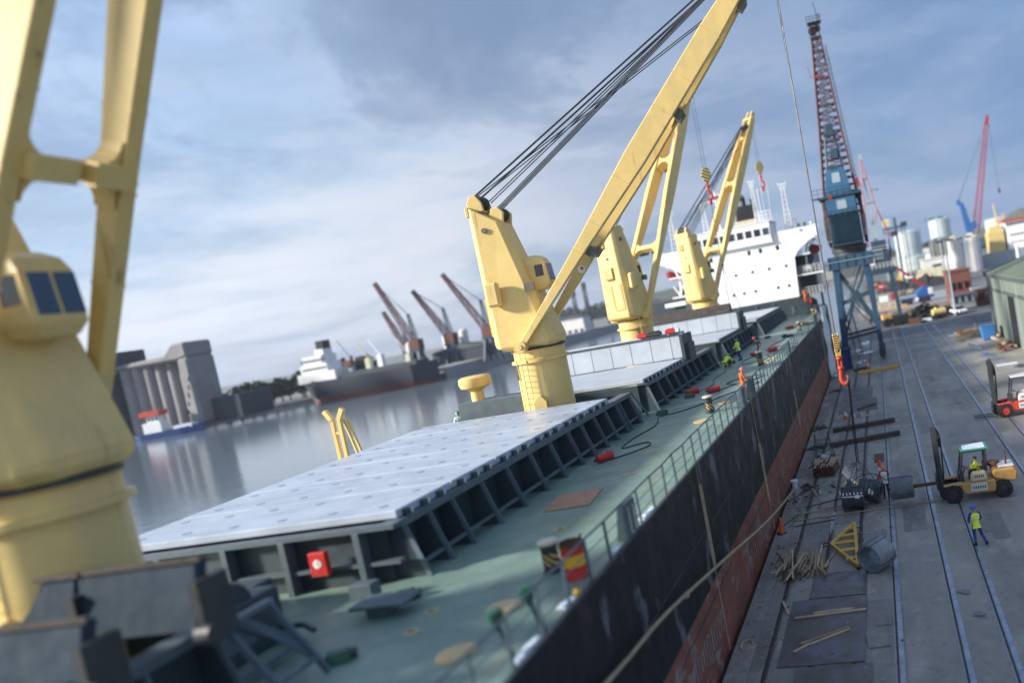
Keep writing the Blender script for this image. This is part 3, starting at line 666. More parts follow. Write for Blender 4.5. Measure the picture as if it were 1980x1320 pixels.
# rings of weathered yellow paint where fittings were welded
RINGS = []
for x, y in ((-11.2, 16.1), (-11.05, 15.05), (-10.2, 21.5), (-9.9, 27.5), (-10.8, 48), (-10.2, 70)):
    b = MB(); b.lathe([(.10, DK+.004), (.16, DK+.004), (.16, DK+.03), (.10, DK+.03)], (x, y, 0), n=14, cap=False); RINGS.append(b)
[ob('lashing_ring', b_, 'lid_cream', ship) for b_ in RINGS]

# ---- superstructure
FY = 110.0
sup = MB()
right = [(-10.9, 9.42), (-10.75, 12.4), (-10.62, 14.75), (-10.1, 15.5), (-9.3, 16.1), (-8.2, 16.75), (-6.95, 17.25), (-6.88, 18.8), (-8.3, 18.62), (-10.9, 18.62)]
left = [(2*SX-x, z) for x, z in right]
sup.prism(right + left[::-1], 'XZ', FY, FY+.35)
sup.bx(-26.0, -10.95, FY+.3, FY+17, 9.42, 17.4)                                    # block behind the front
for z in (12.15, 14.9): sup.bx(-28.6, -7.0 - (0 if z < 13 else 1.5), FY+.36, FY+17, z, z+.22)     # side decks
sup.bx(-29.6, -7.2, FY+.36, FY+3.2, 17.3, 17.48)
superstructure = ob('superstructure', sup, 'white_paint', ship); superstructure['label'] = 'tall white accommodation block with bridge wings'
b = MB(); b.bx(-24.0, -13.2, FY-.45, FY+7, 17.42, 20.2); b.bx(-24.1, -13.1, FY-.55, FY-.45, 17.36, 17.6); b.bx(-24.2, -13.0, FY-.55, FY+7.1, 20.2, 20.36); ob('wheelhouse', b, 'white_paint', superstructure, bevel=.03)
def pane(x, z, w, h, y=FY-.47, nm='window', mm='glass_dark'):
    b = MB(); b.bx(x-w/2, x+w/2, y, y+.06, z-h/2, z+h/2); o = ob(nm, b, mm, superstructure)
for k in range(9):
    x = -13.85 - k*1.2; pane(x, 18.95, .86, .95, mm='glass_sky' if k == 0 else 'glass_dark')
b = MB()
for k in range(9):
    x = -13.85-k*1.2
    b.bx(x-.50, x-.44, FY-.49, FY-.45, 18.4, 19.5); b.bx(x+.44, x+.50, FY-.49, FY-.45, 18.4, 19.5)
pieces('window_frame', b, 'white_paint', superstructure)
for x in (-16.7, -15.1, -12.72, -20.5, -22.1): pane(x, 16.5, .42, .62, FY-.025)
for x, z in ((-19.04, 13.82), (-16.67, 13.85), (-14.34, 13.87), (-11.97, 13.86), (-19.83, 11.15), (-18.33, 11.17), (-16.72, 11.18), (-13.53, 11.14), (-12.01, 11.14), (-21.8, 13.8), (-24.2, 13.8)):
    b = MB(); b.cyl((x, FY-.02, z), (x, FY+.05, z), .21, n=18); ob('porthole', b, 'glass_dark', superstructure)
    b = MB(); b.lathe([(.20, -.03), (.27, -.03), (.27, .02), (.20, .02)], (x, FY, z), 'Y', 18, cap=False); ob('porthole_rim', b, 'white_paint', superstructure)
for z in (12.6, 15.35): 
    b = MB(); b.bx(-26.2, -10.8, FY-.012, FY+.01, z, z+.035); ob('plate_seam', b, 'cover_white', superstructure)
b = MB(); b.bx(-24.5, -10.95, FY-.03, FY+17, DK, 9.40); b.prism([(-10.95, DK), (-8.6, DK), (-8.6, 8.6), (-9.4, 9.2), (-10.95, 9.2)], 'XZ', FY-.02, FY+.2); lowhouse = ob('deckhouse', b, 'ship_grey', ship)
b = MB()
for k in range(18):
    a = 2*math.pi*k/18; b.bx(-12.1+.42*math.cos(a)-.05, -12.1+.42*math.cos(a)+.05, FY-.10, FY-.03, 7.75+.68*math.sin(a)-.05, 7.75+.68*math.sin(a)+.05)
b.bx(-12.35, -11.85, FY-.07, FY-.031, 7.2, 8.3)
for x in (-19.5, -17, -14.6): b.bx(x-.15, x+.15, FY-.18, FY-.03, 8.7, 9.1)
ob('hatch_bolts', b, 'ship_grey_light', lowhouse)
# open side decks on the quay side: bulkheads, rails, stairs, davits, boat
b = MB(); b.bx(-10.6, -8.4, FY+4, FY+16, 12.4, 14.9); b.bx(-10.9, -8.6, FY+5, FY+16, 9.4, 12.1); ob('side_house', b, 'ship_grey_light', superstructure)
b = MB()
for z0, xo in ((12.37, -7.05), (9.42, -7.6)):
    for h in (.35, .7, 1.05): b.tube([(-10.4, FY+.5, z0+h), (xo, FY+.5, z0+h), (xo, FY+16, z0+h)], .03, 5)
    for k in range(7): b.tube([(-10.4+k*(xo+10.4)/6, FY+.5, z0), (-10.4+k*(xo+10.4)/6, FY+.5, z0+1.05)], .03, 5)
    for k in range(1, 9): b.tube([(xo, FY+.5+k*1.9, z0), (xo, FY+.5+k*1.9, z0+1.05)], .03, 5)
ob('side_rails', b, 'white_paint', superstructure)
b = MB()
for k in range(10): b.bx(-10.3, -9.5, FY+1.3+k*.24, FY+1.6+k*.24, 12.4+k*.26, 12.45+k*.26)
b.beam((-9.45, FY+1.2, 12.4), (-9.45, FY+3.7, 15.1), .06, .22); b.beam((-10.35, FY+1.2, 12.4), (-10.35, FY+3.7, 15.1), .06, .22)
for k in range(12): b.bx(-10.6, -9.7, FY+.9+k*.2, FY+1.2+k*.2, 9.5+k*.22, 9.55+k*.22)
ob('stairs', b, 'ship_grey_light', superstructure)
for s, x0_ in ((1, -8.0), (-1, -28.8)):
    b = MB()
    for yy in (112.0, 117.2):
        b.tube(curve([(x0_-s*1.0, yy, 12.4), (x0_-s*1.3, yy, 14.0), (x0_-s*.9, yy, 16.1), (x0_-s*.1, yy, 16.9), (x0_+s*.3, yy, 16.7)], 5), .14, 8)
        b.tube([(x0_+s*.2, yy, 16.7), (x0_+s*.1, yy+.3*(-1 if yy > 115 else 1), 15.9)], .03, 5)
        b.beam((x0_-s*1.0, yy, 12.4), (x0_-s*.2, yy, 13.9), .14); ob('davit', b, 'white_paint', superstructure, smooth=True); b = MB()
    pass
    secs = []
    for t in (-1, -.8, -.45, 0, .45, .8, 1):
        w = .95*(1-abs(t)**2.4)**.6+.02; zk = 14.75+.55*abs(t)**3; zt = 15.75+.3*abs(t)**2
        secs.append([(x0_-w, 114.5+t*2.7, zt), (x0_-w*.85, 114.5+t*2.7, (zk+zt)/2), (x0_-.08, 114.5+t*2.7, zk), (x0_+.08, 114.5+t*2.7, zk), (x0_+w*.85, 114.5+t*2.7, (zk+zt)/2), (x0_+w, 114.5+t*2.7, zt), (x0_, 114.5+t*2.7, zt+.18)])
    b = MB(); b.loft(secs); lb = ob('lifeboat', b, 'bright_red', superstructure, smooth=True); lb['label'] = 'red lifeboat in davits on the quay side' if s > 0 else 'red lifeboat in davits on the water side'
# life-raft canisters, locker
b = MB()
for k in range(2): b.cyl((-9.9, FY+1.0+k*.5, 13.1), (-8.9, FY+1.0+k*.5, 13.1), .3, n=14)
ob('raft_canister', b, 'white_paint', superstructure, smooth=True)
# funnel, masts, aerials
b = MB(); b.bx(-19.4, -16.2, 119, 123, 17.4, 21.6); ob('funnel_base', b, 'cream_paint', ship, bevel=.05)
b = MB(); b.loft([[(-19.1, 119.2, 21.6), (-16.4, 119.2, 21.6), (-16.4, 122.8, 21.6), (-19.1, 122.8, 21.6)], [(-18.9, 119.4, 23.8), (-16.2, 119.4, 23.8), (-16.2, 122.8, 23.8), (-18.9, 122.8, 23.8)]]); fn = ob('funnel', b, 'black_paint', ship, bevel=.05)
b = MB(); b.tube(curve([(-17.9, 120.5, 23.8), (-17.9, 120.5, 24.8), (-18.0, 120.1, 25.2)], 4), .42, 12); b.cyl((-16.6, 120.5, 23.7), (-16.6, 120.5, 24.5), .18, n=10); b.bx(-16.95, -16.25, 120.3, 120.7, 24.5, 24.6)
ob('exhaust_pipe', b, 'steel_dark', fn, smooth=True)
def mast(x, y, z0, z1, w0=.9, cross=.9, lat=True):
    b = MB()
    for s in (-1, 1):
        b.tube([(x+s*w0/2, y, z0), (x+s*w0*.18, y, z1)], .055, 5); b.tube([(x, y+w0*.6, z0), (x, y, z1)], .05, 5)
    n = 9
    for k in range(n):
        t = k/n; w = w0/2*(1-t)+w0*.18*t; z = z0+(z1-z0)*t; b.tube([(x-w, y, z), (x+w, y, z)], .03, 4)
    b.bx(x-cross/2, x+cross/2, y-.05, y+.05, z1, z1+.07)
    for s in (-1, 1): b.tube([(x+s*cross/2, y, z1), (x+s*w0*.25, y, z1-.9)], .025, 4); b.tube([(x+s*cross/2, y, z1), (x+s*cross/2, y, z1+.25)], .03, 4)
    ob('mast', b, 'white_paint', ship)
mast(-10.95, 113, 18.7, 25.1, .9, 1.1); mast(-15.3, 114, 20.3, 26.4, .6, .9); mast(-27.6, 113, 18.6, 24.4, .9, 1.2); mast(-22.6, 113, 20.2, 24.6, .8, 1.0)
b = MB()
b.tube([(-14.6, 114, 20.3), (-14.6, 114, 25.2)], .05); ob('aerial', b, 'white_paint', ship); b = MB(); b.tube([(-14.1, 114, 20.3), (-14.0, 114, 27.0)], .02, 4); b.tube([(-13.3, 114.5, 20.3), (-13.2, 114.5, 26.2)], .02, 4); pieces('aerial', b, 'white_paint', ship); b = MB()
for k in range(4):
    b.tube([(-15.2, 112.5, 20.4+k*.5), (-13.2, 112.5, 20.4+k*.5), (-13.2, 115.5, 20.4+k*.5)], .03, 4)
for k in range(5): b.tube([(-15.2+k*.5, 112.5, 20.3), (-15.2+k*.5, 112.5, 22)], .03, 4)
ob('bridge_top_rail', b, 'white_paint', superstructure); b = MB()
b.tube([(-20.6, 113.5, 20.3), (-20.6, 113.5, 26.2)], .10); b.bx(-21.9, -19.3, 113.4, 113.6, 24.6, 24.75); b.bx(-21.4, -19.9, 113.4, 113.6, 25.4, 25.5)
b.tube([(-21.9, 113.5, 24.6), (-20.6, 113.5, 26.0)], .03); b.tube([(-19.3, 113.5, 24.6), (-20.6, 113.5, 26.0)], .03)
ob('radar_mast', b, 'white_paint', ship)
b = MB(); b.bx(-21.2, -20.0, 113.2, 113.4, 25.0, 25.3); b.cyl((-20.2, 113.2, 24.0), (-20.2, 113.2, 24.5), .25, n=10); ob('radar_scanner', b, 'bright_red', ship)
for x in (-9.4, -8.6): b = MB(); b.cyl((x, FY+.1, 18.72), (x, FY+.1, 19.0), .22, n=10); b.ball((x, FY+.1, 19.0), .22); ob('searchlight', b, 'green_paint', superstructure)
b = MB(); b.bx(-7.9, -7.6, FY, FY+.3, 18.8, 19.15); b.bx(-9.55, -9.3, FY-.2, FY-.01, 18.2, 18.45); ob('wing_lamp', b, 'white_paint', superstructure)
b = MB(); b.tube([(-10.3, 111, 18.7), (-10.3, 111, 20.0), (-9.7, 111, 20.0), (-9.7, 111, 18.7)], .05); ob('rail_hoop', b, 'bright_red', superstructure)
# aft deck clutter below the boat deck on the quay side
b = MB(); b.bx(-9.3, -8.7, 108.6, 109.4, DK+.002, DK+1.2); b.bx(-10.3, -10.0, 109.2, 109.6, DK+.002, DK+2.6); b.cyl((-8.0, 112.5, DK), (-8.0, 112.5, 12.2), .16, n=10)
for k in range(9): b.bx(-10.35, -9.75, 109.35, 109.5, DK+.3*k+.2, DK+.3*k+.25)
ob('aft_fittings', b, 'ship_grey', ship)
b = MB(); b.cyl((-8.0, 112.4, 9.4), (-8.0, 112.4, 12.2), .2, n=12); ob('pillar', b, 'white_paint', ship, smooth=True)
b = MB(); b.bx(-9.75, -9.3, 109.4, 109.7, DK+1.5, DK+2.2); tag(ob('extinguisher_box', b, 'red_paint', bevel=.03), 'small red box on the grey bulkhead by the aft ladder', 'box')
b = MB(); b.bx(-9.2, -8.7, 107.0, 107.6, DK+.005, DK+.65); b.bx(-9.15, -8.75, 107.05, 107.55, DK+.65, DK+.69); tag(ob('cardboard_box', b, 'plywood', bevel=.02), 'tan box standing on the after deck near the superstructure', 'box')
# water-side fittings: jib rest, platform
b = MB(); b.bx(-30.5, -27.4, 112.5, 114, 11.0, 11.6); ob('side_platform', b, 'white_paint', ship, bevel=.05)
b = MB(); b.bx(-29.2, -27.6, 113, 116, DK, 11.0); ob('side_recess', b, 'ship_grey', ship)
b = MB()
for s in (-1, 1): b.beam((-29.5, 90+s*.35, DK), (-29.5, 90+s*.6, 10.4), .2); b.beam((-29.5, 90+s*.6, 10.4), (-29.5, 90+s*1.0, 10.9), .25)
b.beam((-29.5, 89.5, 8.8), (-29.5, 90.5, 8.8), .2); ob('jib_rest', b, 'crane_yellow', ship)
b = MB()
for s in (-1, 1):
    b.beam((-26.5+s*.18, 34, DK), (-26.5+s*.2, 34, 10.0), .17); b.beam((-26.5+s*.2, 34, 9.95), (-26.5+s*.5, 34, 10.45), .22)
    b.beam((-26.0+s*.12, 34.9, DK), (-26.2+s*.12, 34.3, 9.9), .10)
b.beam((-26.7, 34, 9.3), (-26.3, 34, 9.3), .14); jr = ob('jib_rest', b, 'crane_yellow', ship); jr['label'] = 'forked yellow rest for a crane jib on the water side'
b = MB(); b.bx(-22.8, -19.0, 38.8, 40.2, DK, 9.25); ob('mast_house', b, 'ship_grey_light', ship, bevel=.04)
b = MB(); b.lathe([(.35, 9.2), (.33, 9.75), (.42, 9.85), (.78, 10.0), (.86, 10.2), (.84, 10.5), (.7, 10.58), (.1, 10.6)], (-21.85, 39.4, 0), n=24); vv = ob('ventilator_head', b, 'crane_yellow', ship, smooth=True); vv['label'] = 'yellow mushroom ventilator on a grey deckhouse'
b = MB(); b.lathe([(.3, DK), (.3, 8.8), (.6, 9.0), (.6, 9.3), (.1, 9.4)], (-24.6, 56, 0), n=16); ob('ventilator_head', b, 'crane_yellow', ship, smooth=True)

# ================================================================== DECK CRANES
def V3(f, l, z): return Vector((f, l, z))
def deck_crane(loc, az, elev, label, L=24.7, hook=None, grp='yellow deck cranes along the ship'):
    """local frame: +X is where the jib points, z=0 the deck"""
    t = thing('deck_crane', label, 'crane', loc, az, grp)
    O = lambda n, b, m, par=t, **k: ob(n, b, m, par, world=False, **k)
    b = MB(); b.lathe([(1.42, 0), (1.32, .35), (1.30, 4.05), (1.46, 4.08), (1.46, 4.22), (1.30, 4.25), (1.30, 4.62), (1.42, 4.7)], n=40); ped = O('pedestal', b, 'crane_yellow', smooth=True)
    b = MB(); b.lathe([(1.37, 4.7), (1.37, 4.80)], n=40); O('slewing_ring', b, 'steel_dark', smooth=True)
    b = MB(); b.prism([(-.33, .3), (.33, .3), (.33, 2.1), (.1, 2.4), (-.1, 2.4), (-.33, 2.1)], 'XZ', -1.55, -1.25)
    O('access_door', b, 'crane_yellow', ped, bevel=.02)
    b = MB()
    for a in (-.22, .22): b.tube([(1.48*math.cos(-2.0+a), 1.48*math.sin(-2.0+a), .2), (1.48*math.cos(-2.0+a), 1.48*math.sin(-2.0+a), 4.9)], .025, 5)
    for k in range(16): b.tube([(1.48*math.cos(-2.22), 1.48*math.sin(-2.22), .35+k*.29), (1.48*math.cos(-1.78), 1.48*math.sin(-1.78), .35+k*.29)], .018, 4)
    O('ladder', b, 'crane_yellow', ped)
    b = MB(); b.tube([(-1.0, -.92, 4.05), (-1.0, -.95, 3.7), (-1.02, -.95, 3.3)], .05); O('cable_gland', b, 'steel_dark', ped)
    # house : chamfered tower narrowing upwards, raked front
    def sec(z, xb, xf, hw, ch): return [(xb+ch, -hw, z), (xf-ch, -hw, z), (xf, -hw+ch, z), (xf, hw-ch, z), (xf-ch, hw, z), (xb+ch, hw, z), (xb, hw-ch, z), (xb, -hw+ch, z)]
    s = [sec(4.80, -1.3, 1.2, 1.15, .4), sec(5.02, -1.80, 1.28, 1.32, .32), sec(5.25, -1.86, 1.30, 1.32, .32)]
    top = sec(11.6, -1.95, -.35, .98, .18); top = [(x, y, z + (.55 if x < -1.0 else -.35)) for x, y, z in top]
    s.append(top); b = MB(); b.loft(s); house = O('crane_house', b, 'crane_yellow', bevel=.05)
    b = MB()
    for y in (-.62, .62): b.prism([(-1.9, 11.9), (-1.15, 11.9), (-1.2, 12.35), (-1.45, 12.75), (-1.75, 12.75), (-1.95, 12.4)], 'XZ', y-.10, y+.10); b.prism([(-.95, 11.4), (-.3, 11.1), (-.2, 11.7), (-.45, 12.0), (-.8, 11.95)], 'XZ', y-.10, y+.10)
    b.bx(-2.02, -1.85, -.95, .95, 11.7, 12.2); O('sheave_bracket', b, 'crane_yellow', house, bevel=.03)
    b = MB()
    for y in (-.36, -.12, .12, .36): b.cyl((-1.5, y-.05, 12.4), (-1.5, y+.05, 12.4), .36, n=16); b.cyl((-.55, y-.05, 11.65), (-.55, y+.05, 11.65), .30, n=16)
    O('sheaves', b, 'steel_dark', house, smooth=True)
    # back-face louvres and recessed panel
    for z, w, h, y in ((10.45, .55, .62, .30), (8.05, .75, .85, .05)):
        b = MB(); b.bx(-2.06 if z < 9 else -2.04, -1.90, y-w/2, y+w/2, z, z+h)
        O('louvre_box', b, 'crane_yellow', house, bevel=.02)
        b = MB()
        for k in range(5): b.beam((-2.05, y-w/2+.05, z+.08+k*h/5.3), (-2.09, y+w/2-.05, z+.08+k*h/5.3), .05, .03)
        b.bx(-2.07, -2.0, y-w/2+.03, y+w/2-.03, z-.06, z-.01); O('louvre', b, 'crane_grey', house)
    b = MB()
    for a, c in (((-.75, 5.7), (-.75, 7.6)), ((.15, 5.7), (.15, 7.6)), ((-.75, 5.7), (.15, 5.7))): b.beam((-1.975, a[0], a[1]), (-1.975, c[0], c[1]), .05, .04)
    O('panel_edge', b, 'crane_yellow', house)
    b = MB(); b.bx(-1.99, -1.95, -.1, .08, 9.5, 9.66); O('name_plate', b, 'ship_grey_light', house)
    b = MB(); b.bx(-1.6, -.9, -1.75, -1.3, 7.1, 8.3); O('side_box', b, 'crane_yellow', house, bevel=.12)
    b = MB(); b.cyl((-1.2, -1.12, 10.9), (-1.2, -1.0, 10.9), .14, n=10); b.bx(.3, .8, -1.35, -1.2, 7.6, 8.0); O('lamp', b, 'crane_grey', house)
    # driver's cab on the front, glazed with pillars
    CM = Matrix.Translation((.2, 0, 7.55)) @ Matrix.Diagonal((.74, .72, .80, 1)) @ Matrix.Translation((-.2, 0, -7.9))
    b = MB(); b.loft([[(.2, -.70, 7.9), (1.55, -.70, 7.9), (1.55, .70, 7.9), (.2, .70, 7.9)], [(.1, -.80, 8.25), (1.88, -.80, 8.25), (1.88, .80, 8.25), (.1, .80, 8.25)], [(.1, -.80, 9.55), (1.75, -.80, 9.55), (1.75, .80, 9.55), (.1, .80, 9.55)],
        [(.1, -.74, 9.9), (1.52, -.74, 9.9), (1.52, .74, 9.9), (.1, .74, 9.9)], [(.1, -.5, 10.12), (1.15, -.5, 10.12), (1.15, .5, 10.12), (.1, .5, 10.12)]])
    cab = O('cab', b.xf(CM), 'crane_yellow', bevel=.07)
    for y0, y1 in ((-.70, -.06), (.06, .70)):
        b = MB(); b.loft([[(1.80, y0, 8.45), (1.885, y0, 8.45), (1.885, y1, 8.45), (1.80, y1, 8.45)], [(1.70, y0, 9.5), (1.775, y0, 9.5), (1.775, y1, 9.5), (1.70, y1, 9.5)]]); O('cab_window', b.xf(CM), 'glass_sky', cab)
    for y in (-.805, .765):
        b = MB(); b.bx(.95, 1.55, y, y+.04, 8.75, 9.5); O('cab_window', b.xf(CM), 'glass_dark', cab, bevel=.012)
    # jib : two box arms with cross ties
    ce, se = math.cos(elev), math.sin(elev); P0 = Vector((-.35, 0, 4.95)); D = Vector((ce, 0, se)); NN = Vector((-se, 0, ce))
    def pt(tt, y, n=0.0): return P0 + D*(L*tt) + Vector((0, y, 0)) + NN*n
    def hwid(tt): return 1.52*(1-tt) + .42*tt
    def dep(tt): return .32+.78*min(1, tt/.48)**1.7 if tt < .78 else 1.10-.50*(tt-.78)/.22
    for sgn in (-1, 1):
        secs = []
        for tt in (0, .05, .25, .48, .78, 1.0):
            c, h, w = hwid(tt)*sgn, dep(tt)/2, .20
            secs.append([pt(tt, c-w, -h), pt(tt, c+w, -h), pt(tt, c+w, h), pt(tt, c-w, h)])
        b = MB(); b.loft(secs)
        arm = O('jib_arm', b, 'crane_yellow', bevel=.035)
        b = MB()
        for tt in (.08, .16, .24, .25, .31, .42, .59, .67, .78, .9): b.loft([[pt(tt, hwid(tt)*sgn-.21, -dep(tt)/2-.012), pt(tt, hwid(tt)*sgn+.21, -dep(tt)/2-.012), pt(tt, hwid(tt)*sgn+.21, dep(tt)/2+.012), pt(tt, hwid(tt)*sgn-.21, dep(tt)/2+.012)], [pt(tt+.0015, hwid(tt)*sgn-.21, -dep(tt)/2-.012), pt(tt+.0015, hwid(tt)*sgn+.21, -dep(tt)/2-.012), pt(tt+.0015, hwid(tt)*sgn+.21, dep(tt)/2+.012), pt(tt+.0015, hwid(tt)*sgn-.21, dep(tt)/2+.012)]])
        pieces('weld_band', b, 'crane_yellow', arm, world=False)
        if sgn > 0 and hook and hook.get('s', 1) > 1.1:
            b = MB(); q = pt(.20, hwid(.20)-.205, -.05); b.cyl(q, q-Vector((0, .012, 0)), .20, n=20); em = O('emblem', b, 'white_paint', arm)
            b = MB(); q = q-Vector((0, .013, 0)); b.loft([[q+D*u+NN*w for u, w in ((-.02, -.1), (.14, -.08), (.14, .08), (-.02, .1))], [q-Vector((0, .006, 0))+D*u+NN*w for u, w in ((-.02, -.1), (.14, -.08), (.14, .08), (-.02, .1))]]); O('emblem_mark', b, 'cone_orange', arm)
        b = MB(); q = pt(0, hwid(0)*sgn); b.cyl(q + Vector((0, -.36, 0)), q + Vector((0, .36, 0)), .30, n=18); b.cyl(q + Vector((0, -.42, 0)), q + Vector((0, .42, 0)), .12, n=12); O('pivot', b, 'crane_yellow', arm, smooth=True)
    for tt in (.255, .605, .87):
        hw = hwid(tt)-.25; h = .36 if tt < .8 else .3; fl = .52 if tt < .8 else .3; dd = dep(tt)*.40
        out = []
        # concave fillets where the tie meets the arms
        for (sx, sy) in ((-1, -1), (1, -1), (1, 1), (-1, 1)):
            arc = []
            for k in range(5):
                a = math.pi/2*k/4
                arc.append((sx*(hw-fl+fl*math.sin(a)), sy*(h/2+fl-fl*math.cos(a))))
            if (sx, sy) in ((-1, -1), (1, 1)): arc = arc[::-1]
            out += arc
        fr = [P0 + D*(L*tt+v) + Vector((0, u, 0)) for u, v in out]
        n = len(fr); b = MB(); b.add([p - NN*dd for p in fr] + [p + NN*dd for p in fr], [list(range(n))[::-1], list(range(n, 2*n))] + [[i, (i+1) % n, n+(i+1) % n, n+i] for i in range(n)])
        O('cross_tie', b, 'crane_yellow')
        b = MB(); c0 = pt(tt, 0, -dep(tt)/2-.08); b.loft([[c0+D*u+Vector((0, v, 0))+NN*w for (u, v) in ((-.24, hw*.2), (.24, hw*.2), (.24, hw+.1), (-.24, hw+.1))] for w in (-.16, .1)]); b.loft([[c0+D*u+Vector((0, v, 0))+NN*w for (u, v) in ((-.24, -hw-.1), (.24, -hw-.1), (.24, -hw*.2), (-.24, -hw*.2))] for w in (-.16, .1)]); O('tie_plate', b, 'crane_grey' if hook else 'crane_yellow')
    b = MB()
    for sgn in (-1, 1): b.loft([[pt(.975, sgn*.30-.09, -.36), pt(.975, sgn*.30+.09, -.36), pt(.975, sgn*.30+.09, .40), pt(.975, sgn*.30-.09, .40)], [pt(1.035, sgn*.30-.09, -.25), pt(1.035, sgn*.30+.09, -.25), pt(1.035, sgn*.30+.09, .3), pt(1.035, sgn*.30-.09, .3)]])
    b.loft([[pt(.93, -.6, .35), pt(.93, .6, .35), pt(.93, .6, .45), pt(.93, -.6, .45)], [pt(.99, -.6, .35), pt(.99, .6, .35), pt(.99, .6, .45), pt(.99, -.6, .45)]])
    tip = O('jib_head', b, 'crane_yellow', bevel=.02)
    b = MB()
    for y in (-.15, .15): b.cyl(pt(.985, y-.06), pt(.985, y+.06), .42, n=18)
    for y in (-.36, -.12, .12, .36): b.cyl(pt(.93, y-.05, .45), pt(.93, y+.05, .45), .30, n=14)
    O('head_sheaves', b, 'steel_dark', tip, smooth=True)
    # luffing and hoist ropes
    b = MB()
    for y in (-.5, -.36, .36, .5):
        b.tube([Vector((-1.5, y, 12.75)), pt(.93, y*.7, .75)], .034, 5)
    for y in (-.2, .2): b.tube([Vector((-1.0, y, 12.35)), pt(.96, y*.8, .5)], .032, 5)
    for y in (-.38, -.12, .12, .38): b.tube([Vector((-.55, y, 11.95)), pt(.985, y*.8, .42)], .032, 5)
    for y in (-.12, .12): b.tube([Vector((-1.5, y*2, 12.72)), pt(.80, y*1.3, .7)], .030, 5)
    O('wire_ropes', b, 'rope_steel')
    TP = pt(.985, 0)
    if hook:
        top = TP + Vector((.40, 0, 0)); hz = hook['z']; sc = hook.get('s', 1.0)
        b = MB()
        for y in (-.15*sc, .15*sc): b.tube([top + Vector((0, y, 0)), Vector((top.x, y, hz+.2))], .022*max(1, sc*.9), 5)
        if sc > 1.1:
            for y in (-.30, .30): b.tube([top + Vector((0, y*.6, 0)), Vector((top.x, y, hz+.2))], .022, 5)
        O('hoist_rope', b, 'rope_steel')
        return t, Vector((top.x, 0, hz))
    return t, TP
def hook_geo(root, p, kind, ang=0.0, s=1.0):
    """block and hook below local point p"""
    SM = Matrix.Translation(p) @ Matrix.Diagonal((s, s, s, 1)) @ Matrix.Translation(-Vector(p))
    O = lambda n, b, m, par=root, **k: ob(n, b.xf(SM), m, par, world=False, **k)
    x, y, z = p
    if kind == 'striped':
        b = MB()
        poly = [(-.30, .3), (-.50, -.05), (-.52, -.45), (-.30, -1.0), (-.12, -1.22), (.12, -1.22), (.30, -1.0), (.52, -.45), (.50, -.05), (.30, .3), (.12, .42), (-.12, .42)]
        b.prism([(y+a, z+c) for a, c in poly], 'YZ', x-.22, x+.22); b.xf(Matrix.Translation((x, y, z)) @ Matrix.Rotation(ang, 4, 'Z') @ Matrix.Translation((-x, -y, -z)))
        blk = O('hook_block', b, 'hazard_fine', bevel=.06)
        zz = z-1.22
        b = MB(); b.cyl((x, y, zz+.02), (x, y, zz-.75), .13, .10, 10); b.ball((x, y, zz-.38), .20)
        c, s_ = math.cos(ang), math.sin(ang)
        pts = [(0, -.7), (0, -.95), (.22, -1.15), (.32, -1.45), (.16, -1.75), (-.12, -1.78), (-.32, -1.58)]
        b.tube(curve([(x - a*s_, y + a*c, zz+h) for a, h in pts], 4), [.11]*20+[.10, .09, .07, .06, .04], 8)
        b.ball((x, y, zz-2.05), .20, sc=(1, 1, 1.5)); O('hook', b, 'red_paint', smooth=True)
        return z+(zz-2.3-z)*s
    # heavy block, seen close: yellow cheeks with slots, long red swivel and hook
    b = MB()
    for sg in (-1, 1):
        b.prism([(y-.36, z+.15), (y-.42, z-.3), (y-.36, z-1.15), (y-.26, z-1.4), (y+.26, z-1.4), (y+.36, z-1.15), (y+.42, z-.3), (y+.36, z+.15), (y+.15, z+.3), (y-.15, z+.3)], 'YZ', x+sg*.22-.05, x+sg*.22+.05)
    b.bx(x-.2, x+.2, y-.40, y-.30, z-1.1, z+.1); b.bx(x-.2, x+.2, y+.30, y+.40, z-1.1, z+.1); b.bx(x-.24, x+.24, y-.26, y+.26, z-1.75, z-1.38)
    blk = O('hook_block', b, 'frame_yellow', bevel=.02)
    b = MB(); b.cyl((x-.16, y, z-.5), (x+.16, y, z-.5), .34, n=20)
    for k in range(6):
        for sg in (-1, 1): b.bx(x-.285, x+.285, y+sg*.36-.05, y+sg*.36+.05, z-1.0+k*.2, z-.92+k*.2)
    for sg in (-1, 1): b.bx(x+sg*.275-.01, x+sg*.275+.01, y-.07, y+.07, z-1.15, z-.2)
    O('sheave', b, 'steel_dark', blk)
    b = MB(); zz = z-1.75
    b.ball((x, y, zz-.18), .30, sc=(1, 1, .75)); b.tube([(x-.12, y, zz-.25), (x-.15, y, zz-.95)], .10, 8); b.tube([(x+.12, y, zz-.25), (x+.15, y, zz-.95)], .10, 8); b.ball((x, y, zz-1.05), .30, sc=(1, 1, .8))
    pts = [(0, -1.1), (-.06, -1.5), (-.10, -2.0), (.02, -2.35), (.28, -2.45), (.46, -2.25), (.50, -1.95), (.42, -1.72)]
    b.tube(curve([(x+a*.95, y-a*.3, zz+h) for a, h in pts], 4), [.20]*8+[.22]*10+[.19, .17, .15, .13, .12, .11, .10, .09, .08, .07, .05], 10)
    O('hook', b, 'orange_red', smooth=True); return z+(zz-2.4-z)*s

